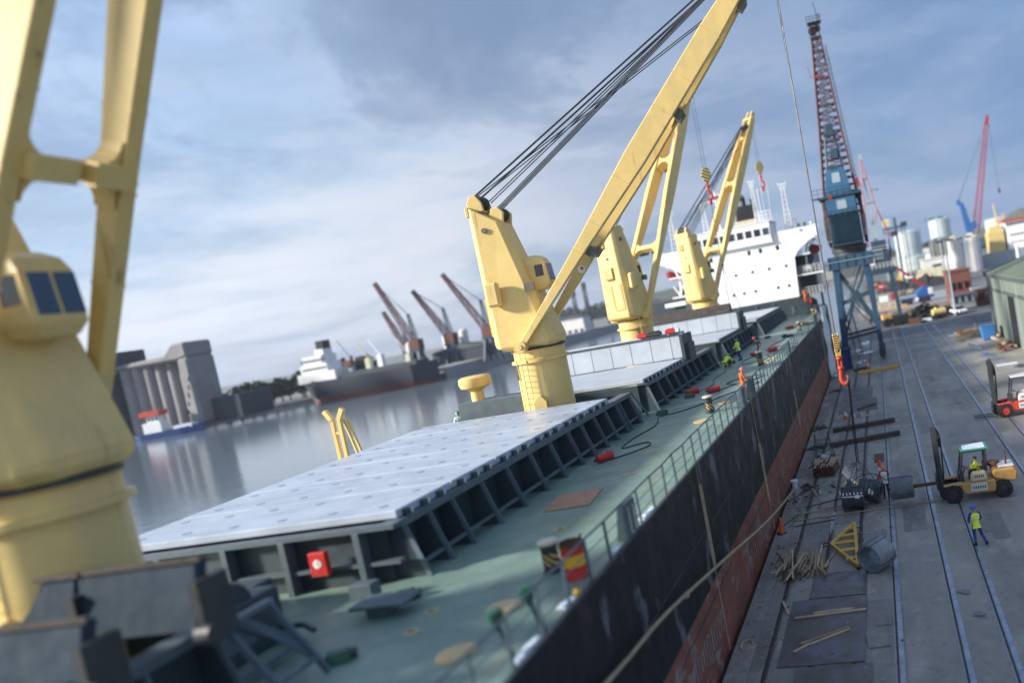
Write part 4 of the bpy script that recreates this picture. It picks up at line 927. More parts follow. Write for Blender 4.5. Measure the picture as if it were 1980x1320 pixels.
c0, _ = deck_crane((-17.1, 13.0, DK), R(4), R(66), 'largest yellow deck crane, rising beside the dark grey hatch leaves')
c1, h1 = deck_crane((-17.4, 38.4, DK), R(7), R(48), 'yellow deck crane in the middle, its jib reaching out over the quay', L=22.6, hook=dict(z=2.62, s=1.5))
c2, h2 = deck_crane((-18.8, 59.8, DK), R(69), R(54.5), 'yellow deck crane behind the folded hatch cover, second before the white bridge', hook=dict(z=16.5))
c3, h3 = deck_crane((-18.5, 85.0, DK), R(62), R(54), 'yellow deck crane standing directly in front of the white accommodation block', hook=dict(z=19.45))
z2 = hook_geo(c2, h2, 'striped', R(-147), .85); z3 = hook_geo(c3, h3, 'striped', R(-140), .9); z1 = hook_geo(c1, h1, 'heavy', 0, .57)
# world position of the three hooks
def wpos(c, p): return Matrix.Translation(c.location) @ Matrix.Rotation(c.rotation_euler.z, 4, 'Z') @ Vector(p)
HK1 = wpos(c1, (h1.x, 0, z1)); HK2 = wpos(c2, (h2.x, 0, z2)); HK3 = wpos(c3, (h3.x, 0, z3))
b = MB(); b.tube([HK2, (HK2.x, HK2.y, 14.6)], .03, 5); b.ball((HK2.x, HK2.y, 14.7), .15)
for x, y in ((-15.7, 74.6), (-14.0, 74.6), (-13.0, 74.8), (-16.6, 75.4)): b.tube([(HK2.x, HK2.y, 14.65), (x, y, 10.25)], .025, 5)
tag(ob('lifting_sling', b, 'rope_steel'), 'thin wire slings hanging from the striped hook to the folded cover', 'sling')

# ================================================================== PEOPLE
def skin_mesh(name, joints, edges, m, parent, sub=1, root=None):
    me = bpy.data.meshes.new(name); ks = list(joints); ix = {k: i for i, k in enumerate(ks)}
    me.from_pydata([joints[k][0] for k in ks], [(ix[a], ix[c]) for a, c in edges], [])
    o = bpy.data.objects.new(name, me); COL.objects.link(o); o.parent = parent
    o.modifiers.new('skin', 'SKIN'); sv_ = me.skin_vertices[0].data
    for k in ks:
        r = joints[k][1]; sv_[ix[k]].radius = (r, r) if not isinstance(r, tuple) else r
        sv_[ix[k]].use_root = (k == (root or ks[0]))
    o.modifiers['skin'].use_smooth_shade = True
    s = o.modifiers.new('sub', 'SUBSURF'); s.levels = sub; s.render_levels = sub
    me.materials.append(MAT[m]); return o
POSE = dict(pelvis=(0, 0, .96), spine=(0, .01, 1.14), chest=(0, .0, 1.34), neck=(0, .01, 1.49), head=(0, .03, 1.60), crown=(0, .02, 1.73),
            shL=(-.18, 0, 1.42), elL=(-.25, -.02, 1.14), wrL=(-.25, .08, .90), shR=(.18, 0, 1.42), elR=(.25, -.02, 1.14), wrR=(.25, .08, .90),
            hiL=(-.10, 0, .92), knL=(-.11, .02, .50), anL=(-.11, -.02, .09), toL=(-.12, .15, .04), hiR=(.10, 0, .92), knR=(.11, .02, .50), anR=(.11, -.02, .09), toR=(.12, .15, .04))
RAD = dict(hem=(.105, .085), waist=(.115, .09), collar=.062, pelvis=(.135, .105), spine=(.125, .095), chest=(.15, .105), neck=.055, head=.092, crown=.06, shL=.068, elL=.046, wrL=.034, shR=.068, elR=.046, wrR=.034,
           hiL=.09, knL=.062, anL=.045, toL=.034, hiR=.09, knR=.062, anR=.045, toR=.034)
BONES = [('pelvis', 'spine'), ('spine', 'chest'), ('chest', 'neck'), ('neck', 'head'), ('head', 'crown'), ('chest', 'shL'), ('shL', 'elL'), ('elL', 'wrL'), ('chest', 'shR'), ('shR', 'elR'), ('elR', 'wrR'),
         ('pelvis', 'hiL'), ('hiL', 'knL'), ('knL', 'anL'), ('anL', 'toL'), ('pelvis', 'hiR'), ('hiR', 'knR'), ('knR', 'anR'), ('anR', 'toR')]
def person(label, loc, rz, jacket, trousers, helmet=None, vest=None, sleeves=True, pose=None, vest_band=None, bib=None):
    t = thing('person', label, 'person', loc, rz, None)
    P = dict(POSE); P.update(pose or {})
    slim = dict(pelvis=(.11, .085), spine=(.095, .075), chest=(.12, .082), shL=.052, shR=.052, hiL=.075, hiR=.075)
    J = {k: (P[k], slim.get(k, RAD[k])) for k in P}
    pv, sp, chs, nk = (Vector(P[k]) for k in ('pelvis', 'spine', 'chest', 'neck'))
    P['hem'] = tuple(pv-(sp-pv)*.55); P['waist'] = tuple(sp); P['collar'] = tuple(chs+(nk-chs)*.72)
    skin_mesh('body', J, BONES, 'skin', t, 1, 'pelvis')
    def grow(keys, g): 
        o = {}
        for k in keys:
            r = RAD[k]; o[k] = (P[k], tuple(v+g for v in r) if isinstance(r, tuple) else r+g)
        return o
    def sub(keys, g, nm, m, root):
        ks = set(keys); return skin_mesh(nm, grow(keys, g), [e for e in BONES+[('hem', 'pelvis'), ('waist', 'pelvis'), ('chest', 'collar')] if e[0] in ks and e[1] in ks], m, t, 1, root)
    sub(['hem', 'collar', 'pelvis', 'spine', 'chest', 'shL', 'elL', 'shR', 'elR'] + (['wrL', 'wrR'] if sleeves else []), .018, 'jacket', jacket, 'pelvis')
    sub(['waist', 'pelvis', 'hiL', 'knL', 'anL', 'hiR', 'knR', 'anR'], .016, 'trousers', trousers, 'pelvis')
    for s in 'LR':
        a = Vector(P['an'+s]); c = Vector(P['to'+s]); b = MB(); d = (c-a).normalized()
        b.beam(a + Vector((0, 0, -.02)), c + d*.06, .10, .10, .10, .07); b.beam(a + Vector((0, 0, .10)), a - Vector((0, 0, .07)), .11); ob('boot', b, 'boot', t, bevel=.025, world=False)
        # hand: palm, thumb and four curled fingers
        w = Vector(P['wr'+s]); e = Vector(P['el'+s]); d = (w-e).normalized(); sx = Vector((1, 0, 0)) if s == 'L' else Vector((-1, 0, 0))
        side = d.cross(sx).normalized(); nrm = side.cross(d).normalized()
        b = MB(); b.beam(w, w+d*.09, .085, .032, .08, .03, up=nrm)
        for i, ln in enumerate((.062, .074, .070, .055)):
            q = w + d*.088 + side*(.032-.0215*i); b.tube([q, q+d*ln*.5+nrm*.006, q+d*ln*.85+nrm*.028], [.011, .010, .008], 5)
        q = w + d*.035 + side*.04; b.tube([q, q+d*.03+side*.028, q+d*.062+side*.03+nrm*.015], [.013, .012, .009], 5)
        ob('hand', b, 'skin', t, smooth=True, world=False)
    if vest:
        o = sub(['hem', 'pelvis', 'spine', 'chest', 'shL', 'shR'], .045, 'vest', vest, 'pelvis')
        if vest_band:
            c = Vector(P['spine'])*.6 + Vector(P['chest'])*.4; ax = (Vector(P['chest'])-Vector(P['spine'])).normalized()
            b = MB(); b.lathe([(.196, -.04), (.20, .0), (.196, .04)], n=20, cap=False); b.xf(Matrix.Translation(c) @ ax.to_track_quat('Z', 'Y').to_matrix().to_4x4() @ Matrix.Diagonal((1.02, .80, 1, 1))); ob('reflective_band', b, vest_band, t, smooth=True, world=False)
    if bib:
        sub(['pelvis', 'spine', 'chest'], .026, 'bib', bib, 'pelvis')
    h = Vector(P['head']); c = Vector(P['crown']); ax = (c-h).normalized(); q = ax.to_track_quat('Z', 'Y').to_matrix().to_4x4()
    fw = Vector((0, 1, 0)) - ax*ax.y; fw.normalize(); sd_ = fw.cross(ax)
    b = MB(); b.ball(h+fw*.090+ax*.02, .016, 6, 4, (1, 1.2, 1.3)); b.ball(h+sd_*.10+ax*.01, .022, 6, 4, (.5, 1, 1.4)); b.ball(h-sd_*.10+ax*.01, .022, 6, 4, (.5, 1, 1.4)); ob('nose_and_ears', b, 'skin', t, smooth=True, world=False)
    b = MB(); b.ball(h+fw*.083+sd_*.032+ax*.045, .010, 6, 4); b.ball(h+fw*.083-sd_*.032+ax*.045, .010, 6, 4); b.beam(h+fw*.086+sd_*.025-ax*.045, h+fw*.086-sd_*.025-ax*.045, .008); ob('eyes_and_mouth', b, 'hair', t, world=False)
    top = h + ax*.035
    if helmet:
        b = MB(); b.lathe([(.150, 0), (.136, .022), (.128, .05), (.108, .10), (.066, .135), (.012, .147)], n=18); b.lathe([(.134, -.012), (.152, -.006), (.150, .006), (.13, .01)], n=18, cap=False)
        k = len(b.v); b.xf(Matrix.Translation(top) @ q)
        b.beam(top+fw*.11, top+fw*.20-ax*.01, .17, .012, .10, .01, up=ax); ob('helmet', b, helmet, t, smooth=True, world=False)
    else:
        b = MB(); b.ball(top+ax*.02-fw*.012, .108, 12, 7, (1, 1, .9)); ob('hair', b, 'hair', t, smooth=True, world=False)
    return t
stand = {}
walk = dict(knL=(-.11, .16, .54), anL=(-.11, .26, .12), toL=(-.12, .42, .13), knR=(.11, -.02, .52), anR=(.11, -.28, .14), toR=(.12, -.14, .05), elL=(-.26, -.14, 1.16), wrL=(-.26, -.12, .93), elR=(.26, .10, 1.17), wrR=(.25, .28, 1.03))
person('person in orange overalls and salmon helmet leaning at the deck rail', (-7.80, 41.15, DK), R(-58), 'suit_orange', 'suit_orange', 'helmet_salmon', pose=dict(elL=(-.24, .10, 1.16), wrL=(-.10, .32, 1.14), elR=(.24, .10, 1.16), wrR=(.10, .32, 1.12), chest=(0, .03, 1.34), neck=(0, .06, 1.48), head=(0, .10, 1.59), crown=(0, .11, 1.72)))
person('person with green helmet and yellow jacket facing the hatch coaming', (-11.7, 62.6, DK), R(75), 'vest_yellow', 'suit_blue', 'helmet_green', vest='vest_yellow', vest_band='vest_white', pose=dict(elL=(-.26, .12, 1.16), wrL=(-.2, .32, 1.05), elR=(.26, .12, 1.16), wrR=(.2, .32, 1.05), anR=(.14, -.10, .09), toR=(.16, .06, .04)))
person('person with red helmet in dark overalls striding across the deck', (-10.05, 62.0, DK), R(125), 'suit_dark', 'suit_dark', 'helmet_red', pose=dict(walk, chest=(0, .06, 1.32), neck=(0, .11, 1.46), head=(0, .15, 1.57), crown=(0, .17, 1.70), shL=(-.18, .07, 1.40), shR=(.18, .07, 1.40)))
crouch = dict(pelvis=(0, -.15, .42), spine=(0, .02, .55), chest=(0, .20, .68), neck=(0, .32, .76), head=(0, .41, .82), crown=(0, .48, .92), shL=(-.18, .22, .74), elL=(-.28, .38, .52), wrL=(-.18, .52, .34), shR=(.18, .22, .74), elR=(.28, .38, .52), wrR=(.18, .52, .34),
              hiL=(-.12, -.13, .40), knL=(-.20, .26, .48), anL=(-.18, .02, .09), toL=(-.19, .19, .04), hiR=(.12, -.13, .40), knR=(.20, .26, .48), anR=(.18, .02, .09), toR=(.19, .19, .04))
person('person crouching by the coaming in a bright yellow-green jacket', (-12.1, 59.0, DK), R(-20), 'vest_yellow', 'suit_dark', 'helmet_green', vest='vest_yellow', pose=crouch)
person('person in red shirt, vest and orange helmet standing between the wire coils', (-1.47, 43.6, 0), R(175), 'shirt_red', 'suit_dark', 'helmet_orange', vest='vest_white', sleeves=False, bib=None, pose=dict(elL=(-.27, .0, 1.16), wrL=(-.27, .10, .92), anR=(.13, .10, .09), toR=(.15, .27, .04)))
person('person with blue helmet and yellow jacket bending behind the slung coil', (-3.35, 43.05, 0), R(185), 'suit_yellow', 'suit_dark', 'helmet_blue', pose=dict(pelvis=(0, -.12, .88), spine=(0, .0, 1.02), chest=(0, .17, 1.14), neck=(0, .28, 1.24), head=(0, .35, 1.33), crown=(0, .37, 1.46), shL=(-.18, .17, 1.20), shR=(.18, .17, 1.20), elL=(-.34, .24, 1.02), wrL=(-.36, .42, .96), elR=(.34, .24, 1.02), wrR=(.36, .42, .96), hiL=(-.1, -.12, .85), hiR=(.1, -.12, .85), knL=(-.12, .10, .48), knR=(.12, .10, .48)))
person('person in blue overalls, blue helmet and bright vest walking away on the quay', (2.32, 34.9, 0), R(14), 'suit_blue', 'suit_blue', 'helmet_blue', vest='vest_yellow', vest_band='vest_white', pose=dict(knL=(-.12, .05, .5), anL=(-.14, -.06, .09), toL=(-.16, .1, .04), knR=(.18, .0, .5), anR=(.30, -.14, .09), toR=(.34, .02, .04), elL=(-.27, .05, 1.16), wrL=(-.22, .22, 1.0), elR=(.27, .05, 1.16), wrR=(.2, .24, 1.02)))
person('person in orange overalls and red helmet on the aft ladder', (-10.0, 108.9, DK+1.7), R(20), 'suit_orange', 'suit_orange', 'helmet_red', pose=dict(wrL=(-.16, .3, 1.45), elL=(-.25, .2, 1.3), wrR=(.16, .3, 1.3), elR=(.25, .2, 1.2)))
person('person in white and green standing beyond the hatch by the grey deckhouse', (-23.35, 39.6, DK+.25), R(30), 'vest_white', 'vest_yellow', 'helmet_green')

# ================================================================== LOOSE THINGS ON DECK
dr = thing('oil_drum', 'red and yellow steel drum with rusty open top by the deck rail', 'drum', (-8.06, 17.35, DK), world=False)
O_ = lambda n, b, m, p=dr, **k: ob(n, b, m, p, world=False, **k)
b = MB(); b.lathe([(.285, 0), (.295, .02), (.285, .04), (.285, .29), (.297, .305), (.285, .32)], n=32); O_('lower_shell', b, 'red_paint', smooth=True)
b = MB(); b.lathe([(.285, .32), (.285, .59)], n=32, cap=False); O_('yellow_band', b, 'drum_yellow', smooth=True)
b = MB(); b.lathe([(.285, .59), (.297, .605), (.285, .62), (.285, .84), (.298, .86), (.298, .88)], n=32, cap=False); O_('upper_shell', b, 'red_paint', smooth=True)
b = MB(); b.lathe([(.275, .885), (.268, .84), (.268, .78), (.01, .77)], n=32, cap=False); b.lathe([(.268, .888), (.300, .888), (.300, .80), (.268, .80)], n=32, cap=False); O_('rim', b, 'rust', smooth=True)
b = MB()
for k in range(14):
    a = rnd.uniform(0, 6.28); b.beam((.2*math.cos(a), .2*math.sin(a), .80), (.15*math.cos(a+1), .15*math.sin(a+1), .92), .06, .04)
b.tube([(.17, .12, .8), (.23, .14, 1.0)], .03); O_('scrap_filling', b, 'rust')
def vent_post(x, y, label, h=.72):
    t = thing('ventilator_post', label, 'ventilator', (x, y, DK), group='striped ventilator posts along the deck')
    O = lambda n, b, m, **k: ob(n, b, m, t, world=False, **k)
    b = MB(); b.lathe([(.24, 0), (.24, .04), (.205, .05), (.205, h-.06), (.225, h-.05), (.225, h)], n=24); O('post', b, 'ship_grey', smooth=True)
    b = MB(); b.lathe([(.265, h), (.272, h+.02), (.272, h+.06), (.24, h+.085), (.01, h+.09)], n=24); O('cap', b, 'cream_paint', smooth=True)
    b = MB(); d = .2
    for s in range(8): pass
    b.lathe([(.212, .20), (.212, .50)], n=24, cap=False); b.f = [f for f in b.f if sum(b.v[i].x*math.sin(.5) - b.v[i].y*math.cos(.5) for i in f)/4 > .09]; O('hazard_plate', b, 'hazard')
    b = MB(); b.bx(.12, .26, -.05, .05, .05, .3); O('drain_pipe', b, 'ship_grey_light'); return t
vent_post(-8.93, 17.95, 'striped ventilator post with cream cap beside the red drum')
vent_post(-9.22, 38.7, 'striped ventilator post by the rail short of the orange worker', .8)
vent_post(-9.12, 56.4, 'striped ventilator post behind the orange worker, near the red-helmeted one', .95)
vent_post(-8.85, 83.5, 'striped ventilator post far along the deck before the coiled ropes', .85)
vent_post(-8.95, 104.5, 'striped ventilator post farthest aft, next to the tan box', .8)
b = MB(); b.bx(-.78, .78, -1.0, 1.0, 0, .03); o = tag(ob('plywood_sheet', b, 'plywood'), 'pinkish plywood sheet lying flat on the green deck', 'plywood sheet'); o.location = (-11.05, 24.75, DK+.008); o.rotation_euler.z = R(7)
# plates stacked by the fairlead gap: bits of white dunnage at the gutter
for i, (x, y, l, a, lb) in enumerate(((-7.62, 13.6, 1.0, 88, 'nearest pale plastic sheet in the deck gutter'), (-7.66, 15.7, .5, 80, 'small pale crumpled sheet in the gutter before the drum'), (-7.60, 18.9, .5, 85, 'small pale scrap in the gutter behind the drum'), (-7.62, 21.9, 1.1, 88, 'long pale scrap in the gutter past the fairlead'))):
    b = MB(); n = 6
    for k in range(n): 
        w = .13*rnd.uniform(.7, 1.2); b.loft([[(k*l/n-l/2, -w, 0), (k*l/n-l/2, w, 0), (k*l/n-l/2, w*.5, rnd.uniform(.04, .10)), (k*l/n-l/2, -w*.5, rnd.uniform(.04, .10))], [((k+1)*l/n-l/2, -w, 0), ((k+1)*l/n-l/2, w, 0), ((k+1)*l/n-l/2, w*.4, rnd.uniform(.04, .10)), ((k+1)*l/n-l/2, -w*.4, rnd.uniform(.04, .10))]])
    o = tag(ob('plastic_sheet', b, 'net_white'), lb, 'plastic sheet'); o.location = (x, y, DK+.01); o.rotation_euler.z = R(a)
b = MB(); b.cyl((-7.66, 16.25, DK+.08), (-7.52, 16.1, DK+.08), .075, n=14); tag(ob('float', b, 'drum_yellow', bevel=.02), 'yellow float lying in the gutter below the drum', 'float')
for (x, y, dx, lb) in ((-8.35, 13.35, .30, 'green funnel-topped air pipe leaning at the rail, nearest the camera'), (-8.2, 14.45, .3, 'green funnel-topped air pipe leaning at the rail before the drum')):
    t = thing('air_pipe', lb, 'air pipe', (x+.35, y, DK), group='green topped air pipes at the rail')
    b = MB(); b.tube([(.22, 0, 0), (.18, 0, .12), (.02, 0, .62)], .055, 10); ob('pipe', b, 'ship_grey', t, smooth=True, world=False)
    b = MB(); b.lathe([(.06, .58), (.07, .62), (.17, .88), (.17, .96), (.12, .98), (.01, .98)], n=18); ob('funnel_top', b, 'green_paint', t, smooth=True, world=False)
for i, (x, y, lb) in enumerate(((-12.5, 17.1, 'dark green valve box on deck beside the coaming corner'), (-12.0, 13.9, 'dark green valve box at the very bottom of the deck'), (-12.3, 40.6, 'green valve box at the end of the first hatch coaming'), (-11.9, 45.4, 'small green box by the red lamp and second hatch'), (-12.2, 61.1, 'green box at the feet of the crouching worker'), (-11.9, 80.5, 'green box by the third hatch corner'))):
    t = thing('valve_box', lb, 'valve box', (x, y, DK), R(rnd.uniform(0, 40)), group='green valve boxes by the coamings')
    b = MB(); b.loft([[(-.28, -.2, 0), (.28, -.2, 0), (.28, .2, 0), (-.28, .2, 0)], [(-.22, -.16, .24), (.22, -.16, .24), (.22, .16, .24), (-.22, .16, .24)]]); ob('body', b, 'green_paint', t, bevel=.03, world=False)
    b = MB(); b.cyl((.2, 0, .12), (.36, 0, .12), .11, n=12); ob('socket', b, 'steel_dark', t, world=False)
def deck_lamp(x, y, rz, label, cable):
    t = thing('deck_lamp', label.split(',')[0], 'lamp', (x, y, DK), rz, group='red portable deck lamps')
    b = MB(); b.lathe([(.05, -.42), (.15, -.38), (.15, .12), (.20, .20), (.20, .36), (.15, .40)], (0, 0, .17), 'X', 16); ob('housing', b, 'red_paint', t, smooth=True, world=False)
    b = MB(); b.bx(-.25, .2, -.12, .12, 0, .05); b.cyl((-.55, 0, .17), (-.42, 0, .17), .05, n=8); ob('foot', b, 'steel_dark', t, world=False)
    c = MB(); c.tube(curve(cable, 6), .028, 6); tag(ob('cable', c, 'cable', smooth=True), 'black cable ' + label.split(',')[1].strip(), 'cable')
z_ = DK+.03
deck_lamp(-11.95, 30.5, R(60), 'red portable lamp on deck beside the first hatch, running from the lamp nearest the camera', [(-12.1, 30.2, z_), (-11.2, 31.2, z_), (-10.6, 32.4, z_), (-11.0, 33.2, z_), (-11.9, 32.6, z_), (-12.0, 34.6, z_), (-11.7, 37.2, z_), (-12.2, 39.6, z_)])
deck_lamp(-12.0, 46.9, R(20), 'red portable lamp left of a pair by the second hatch, looping beside the coaming of the second hatch', [(-11.8, 47.2, z_), (-11.3, 49.5, z_), (-11.8, 52.5, z_), (-11.7, 56, z_), (-12.1, 58, z_)])
deck_lamp(-10.55, 46.2, R(35), 'red portable lamp right of a pair by the second hatch, coiled behind the orange worker', [(-10.3, 46.6, z_), (-9.3, 48.5, z_), (-8.3, 49.5, z_), (-8.2, 51, z_), (-9.6, 50.6, z_), (-10.3, 49.0, z_), (-9.1, 48.0, z_), (-8.0, 47.3, z_), (-9.4, 44.2, z_), (-10.9, 41.0, z_), (-12.2, 39.8, z_)])
deck_lamp(-10.65, 64.2, R(40), 'red portable lamp left of the red-helmeted worker, passing behind the two deck workers', [(-10.8, 63.9, z_), (-11.2, 60.6, z_), (-10.6, 58.9, z_), (-9.6, 59.8, z_), (-9.2, 61.6, z_), (-9.6, 63, z_)])
deck_lamp(-9.45, 65.6, R(20), 'red portable lamp right of the red-helmeted worker, ringed round the lamp right of him', [(-9.0, 65.8, z_), (-8.6, 67.5, z_), (-9.2, 69.0, z_), (-10.2, 68.2, z_), (-10.1, 72, z_), (-9.6, 76, z_), (-10.4, 80, z_)])
deck_lamp(-10.4, 88.5, R(20), 'red portable lamp on the deck beside the aft hatch, snaking away past the aft hatch', [(-10.2, 88.7, z_), (-9.2, 91, z_), (-9.4, 95, z_), (-10.6, 98, z_), (-11.2, 101, z_)])
b = MB(); b.bx(-10.05, -9.0, 77.6, 78.6, DK+.01, DK+.20); b.cyl((-9.8, 78.1, DK+.2), (-9.8, 78.1, DK+.3), .2, n=10); tag(ob('cable_box', b, 'steel_dark', bevel=.03), 'flat black cable box lying on the far deck', 'box')
for i, (x, y, l, a, lb) in enumerate(((-9.0, 69.3, 2.6, 20, 'dark plank on deck beyond the red-helmeted worker'), (-8.6, 66.0, 2.2, 25, 'pale plank on deck right of the red-helmeted worker'), (-8.9, 97.0, 4.2, 70, 'pale plank far along the deck by the rail'))):
    b = MB(); b.bx(-l/2, l/2, -.11, .11, 0, .05); o = tag(ob('plank', b, 'timber' if i == 0 else 'timber_pale'), lb, 'plank'); o.location = (x, y, DK+.006); o.rotation_euler.z = R(a)
b = MB()
for k in range(5): b.tube([(-8.6+(.55+.05*k)*math.cos(a/8*6.283)*1.0, 91.5+(1.2+.1*k)*math.sin(a/8*6.283), DK+.03+.05*k) for a in range(9)], .04, 5, caps=False)
tag(ob('coiled_rope', b, 'rope'), 'tan rope coiled on the far deck near the rail', 'rope')

# ================================================================== ALONG THE HULL
b = MB(); b.tube(curve([(-7.30, 7.0, 6.2), (-7.2, 16, 4.87), (-7.05, 20.2, 4.5), (-6.95, 27.4, 3.3), (-6.9, 37, 1.6), (-6.85, 47.0, .22)], 8), .055, 8); b.ball((-7.05, 22.3, 4.12), .10, sc=(1, 2, 1)); tag(ob('mooring_rope', b, 'rope', smooth=True), 'thick tan mooring rope running down the hull to the quay edge', 'rope')
for y, z0, z1, tl, lb in ((27.15, 3.1, 6.15, .0, 'nearest pale pole hanging against the hull, upper length of it'), (40.2, 1.7, 4.6, 0, 'pale pole hanging against the hull in the middle'), (58.1, 1.8, 4.4, 0, 'short pale pole hanging against the far hull'), (92, 2.2, 6.3, 0, 'long thin pole hanging against the hull near the stern')):
    b = MB(); b.beam((HX+.07, y, z0), (HX+.07, y+.05, z1), .10, .08); b.tube([(HX+.06, y+.05, z1), (HX+.04, y+.05, DK+.05)], .012, 4); b.tube([(HX+.06, y, z0), (HX+.12, y-.2, .1)], .014, 4)
    tag(ob('fender_pole', b, 'timber_pale'), lb, 'pole', 'poles hung along the hull')
b = MB(); b.tube([(-6.92, 47.3, 0.05), (-6.92, 47.3, .55)], .16, 10); b.cyl((-6.92, 47.3, .5), (-6.92, 47.3, .62), .24, n=12); tag(ob('bollard', b, 'net_white', smooth=True, bevel=.02), 'pale bollard at the quay edge holding the mooring rope', 'bollard')
# white netting hung between ship and quay near the stern
b = MB(); n = 10
for k in range(2): pass
secs = []
for i in range(13):
    z = 8.4 - i*.68; w = .55+.05*i; secs.append([(-7.12+.10*math.sin(i*1.1+j*1.6)+.07*j, 93.5-w+2*w*j/6, z) for j in range(7)] + [(-7.02+.10*math.sin(i*1.1+j*1.6)+.07*j, 93.5-w+2*w*j/6, z) for j in range(6, -1, -1)])
b.loft(secs); tag(ob('cargo_net', b, 'net_white', smooth=True), 'white cargo net hanging between the hull and the blue crane', 'net')
b = MB(); b.ball((-6.7, 92.6, .35), .35, sc=(1, 1, .9)); b.ball((-6.55, 92.3, .8), .22); tag(ob('net_bundle', b, 'strap_white', smooth=True), 'bunched white net foot at the quay edge', 'bundle')

# ================================================================== QUAY THINGS
def oriented(name, mb, m, label, cat, loc, rz=0, group=None, **k):
    o = ob(name, mb, m, **k); o.location = loc; o.rotation_euler.z = rz; return tag(o, label, cat, group)
# steel plates
for nm, x0, x1, y0, y1, rz, lb in (('a', -5.40, -2.44, 25.45, 30.75, 0, 'large rusty steel plate on the quay carrying loose planks'), ('b', -4.72, -2.46, 30.85, 33.4, 0, 'bluish steel plate next to the yellow spreader frame'), ('c', -4.75, -2.2, 19.5, 25.3, 0, 'wet bluish steel plate at the bottom edge of the quay'), ('d', -5.35, -1.95, 69.8, 75.6, 0, 'dark steel plate beside the traffic cone'), ('e', -5.3, -2.4, 75.75, 82.5, 0, 'dark steel plate farther along, beyond the cone')):
    w, l = x1-x0, y1-y0; b = MB(); b.loft([[(-w/2, -l/2, 0), (w/2, -l/2, 0), (w/2, l/2, 0), (-w/2, l/2, 0)], [(-w/2, -l/2, .028), (w/2, -l/2, .028), (w/2, l/2, .028), (-w/2, l/2, .028)]])
    oriented('steel_plate', b, 'steel_plate', lb, 'steel plate', ((x0+x1)/2, (y0+y1)/2, .024), R(rnd.uniform(-.8, .8)), 'steel plates laid on the quay')
b = MB(); b.bx(-.38, .38, -.42, .42, 0, .05); oriented('concrete_block', b, 'concrete', 'pale stained slab lying beside the large steel plate', 'slab', (-2.02, 26.75, .02), R(6), bevel=.02)
# wire coils
def coil(label, loc, rot, m='coil_wire', r0=.40, r1=.62, w=1.12, straps=True):
    t = thing('wire_coil', label, 'wire coil', loc, group='coils of steel wire on the quay'); t.rotation_euler = rot
    n = 20; prof = []
    for k in range(n):
        x = -w/2 + w*k/n; d = rnd.uniform(-.012, .012); prof += [(r1-.03+d, x), (r1+d, x+w/n*.5)]
    prof += [(r1-.04, w/2), (r1-.10, w/2+.03), (r0+.05, w/2+.03), (r0, w/2-.02)]
    for k in range(10): x = w/2 - w*k/10; prof += [(r0+.018, x-.02), (r0, x-w/20)]
    prof += [(r0, -w/2), (r0+.05, -w/2-.03), (r1-.10, -w/2-.03), (r1-.04, -w/2)]
    b = MB(); b.lathe(prof, axis='X', n=36, cap=False); k = len(prof)
    for j in range(36): b.f.append([(k-1)*36+j, (k-1)*36+(j+1) % 36, (j+1) % 36, j])
    ob('windings', b, m, t, world=False)
    for a in ((.3, 1.9, 3.45, 5.0) if straps else ()):
        c, s_ = math.cos(a), math.sin(a); b = MB()
        b.tube([(-w/2-.045, r0*c, r0*s_), (-w/2-.045, r1*c, r1*s_), (-w/2, (r1+.02)*c, (r1+.02)*s_), (w/2, (r1+.02)*c, (r1+.02)*s_), (w/2+.045, r1*c, r1*s_), (w/2+.045, r0*c, r0*s_)], .014, 5); ob('strap', b, 'steel_dark', t, world=False)
    return t
def wraps(t, m='strap_white', r=.635, w=1.1, n=7):
    for a0 in (.7,):
        for k in range(n):
            b = MB(); x = -w/2+.08+k*(w-.16)/(n-1); c0, c1 = a0-.22, a0-.05
            b.quad((x-.035, -r*math.cos(c0), r*math.sin(c0)), (x+.035, -r*math.cos(c0), r*math.sin(c0)), (x+.03, -r*math.cos(c1)*1.0, r*math.sin(c1)), (x-.03, -r*math.cos(c1), r*math.sin(c1)))
            ob('label_tag', b, m, t, world=False)
ca = coil('wire coil with pale labels hanging in slings, nearest the ship', (-3.22, 42.1, .66), (R(0), R(3), R(3))); wraps(ca, n=6)
b = MB(); b.tube([(-.55, -.60, .21), (0, -.61, .19), (.55, -.60, .21)], .03, 6); b.quad((.12, -.645, .1), (.36, -.645, .1), (.36, -.62, .28), (.12, -.62, .28)); ob('label_tag', b, 'strap_white', ca, world=False)
cb = coil('wire coil in slings tilted against its neighbour by the red-shirted worker', (-2.27, 42.9, .68), (R(0), R(12), R(-14)))
b = MB(); b.quad((.02, -.655, .02), (.14, -.655, .02), (.14, -.60, .30), (.02, -.60, .30)); b.quad((.2, -.66, .0), (.3, -.66, .0), (.3, -.63, .2), (.2, -.63, .2)); ob('label_tag', b, 'strap_white', cb, world=False)
cc = coil('grey wire coil carried on the ram of the orange forklift', (-.62, 41.9, .92), (0, 0, R(2)), 'coil_wire_light')
cd = coil('hollow grey wire coil lying alone by the rail, its open end showing', (-1.98, 33.4, .63), (R(0), R(0), R(56)), 'coil_wire_light', .50, .63, 1.1)
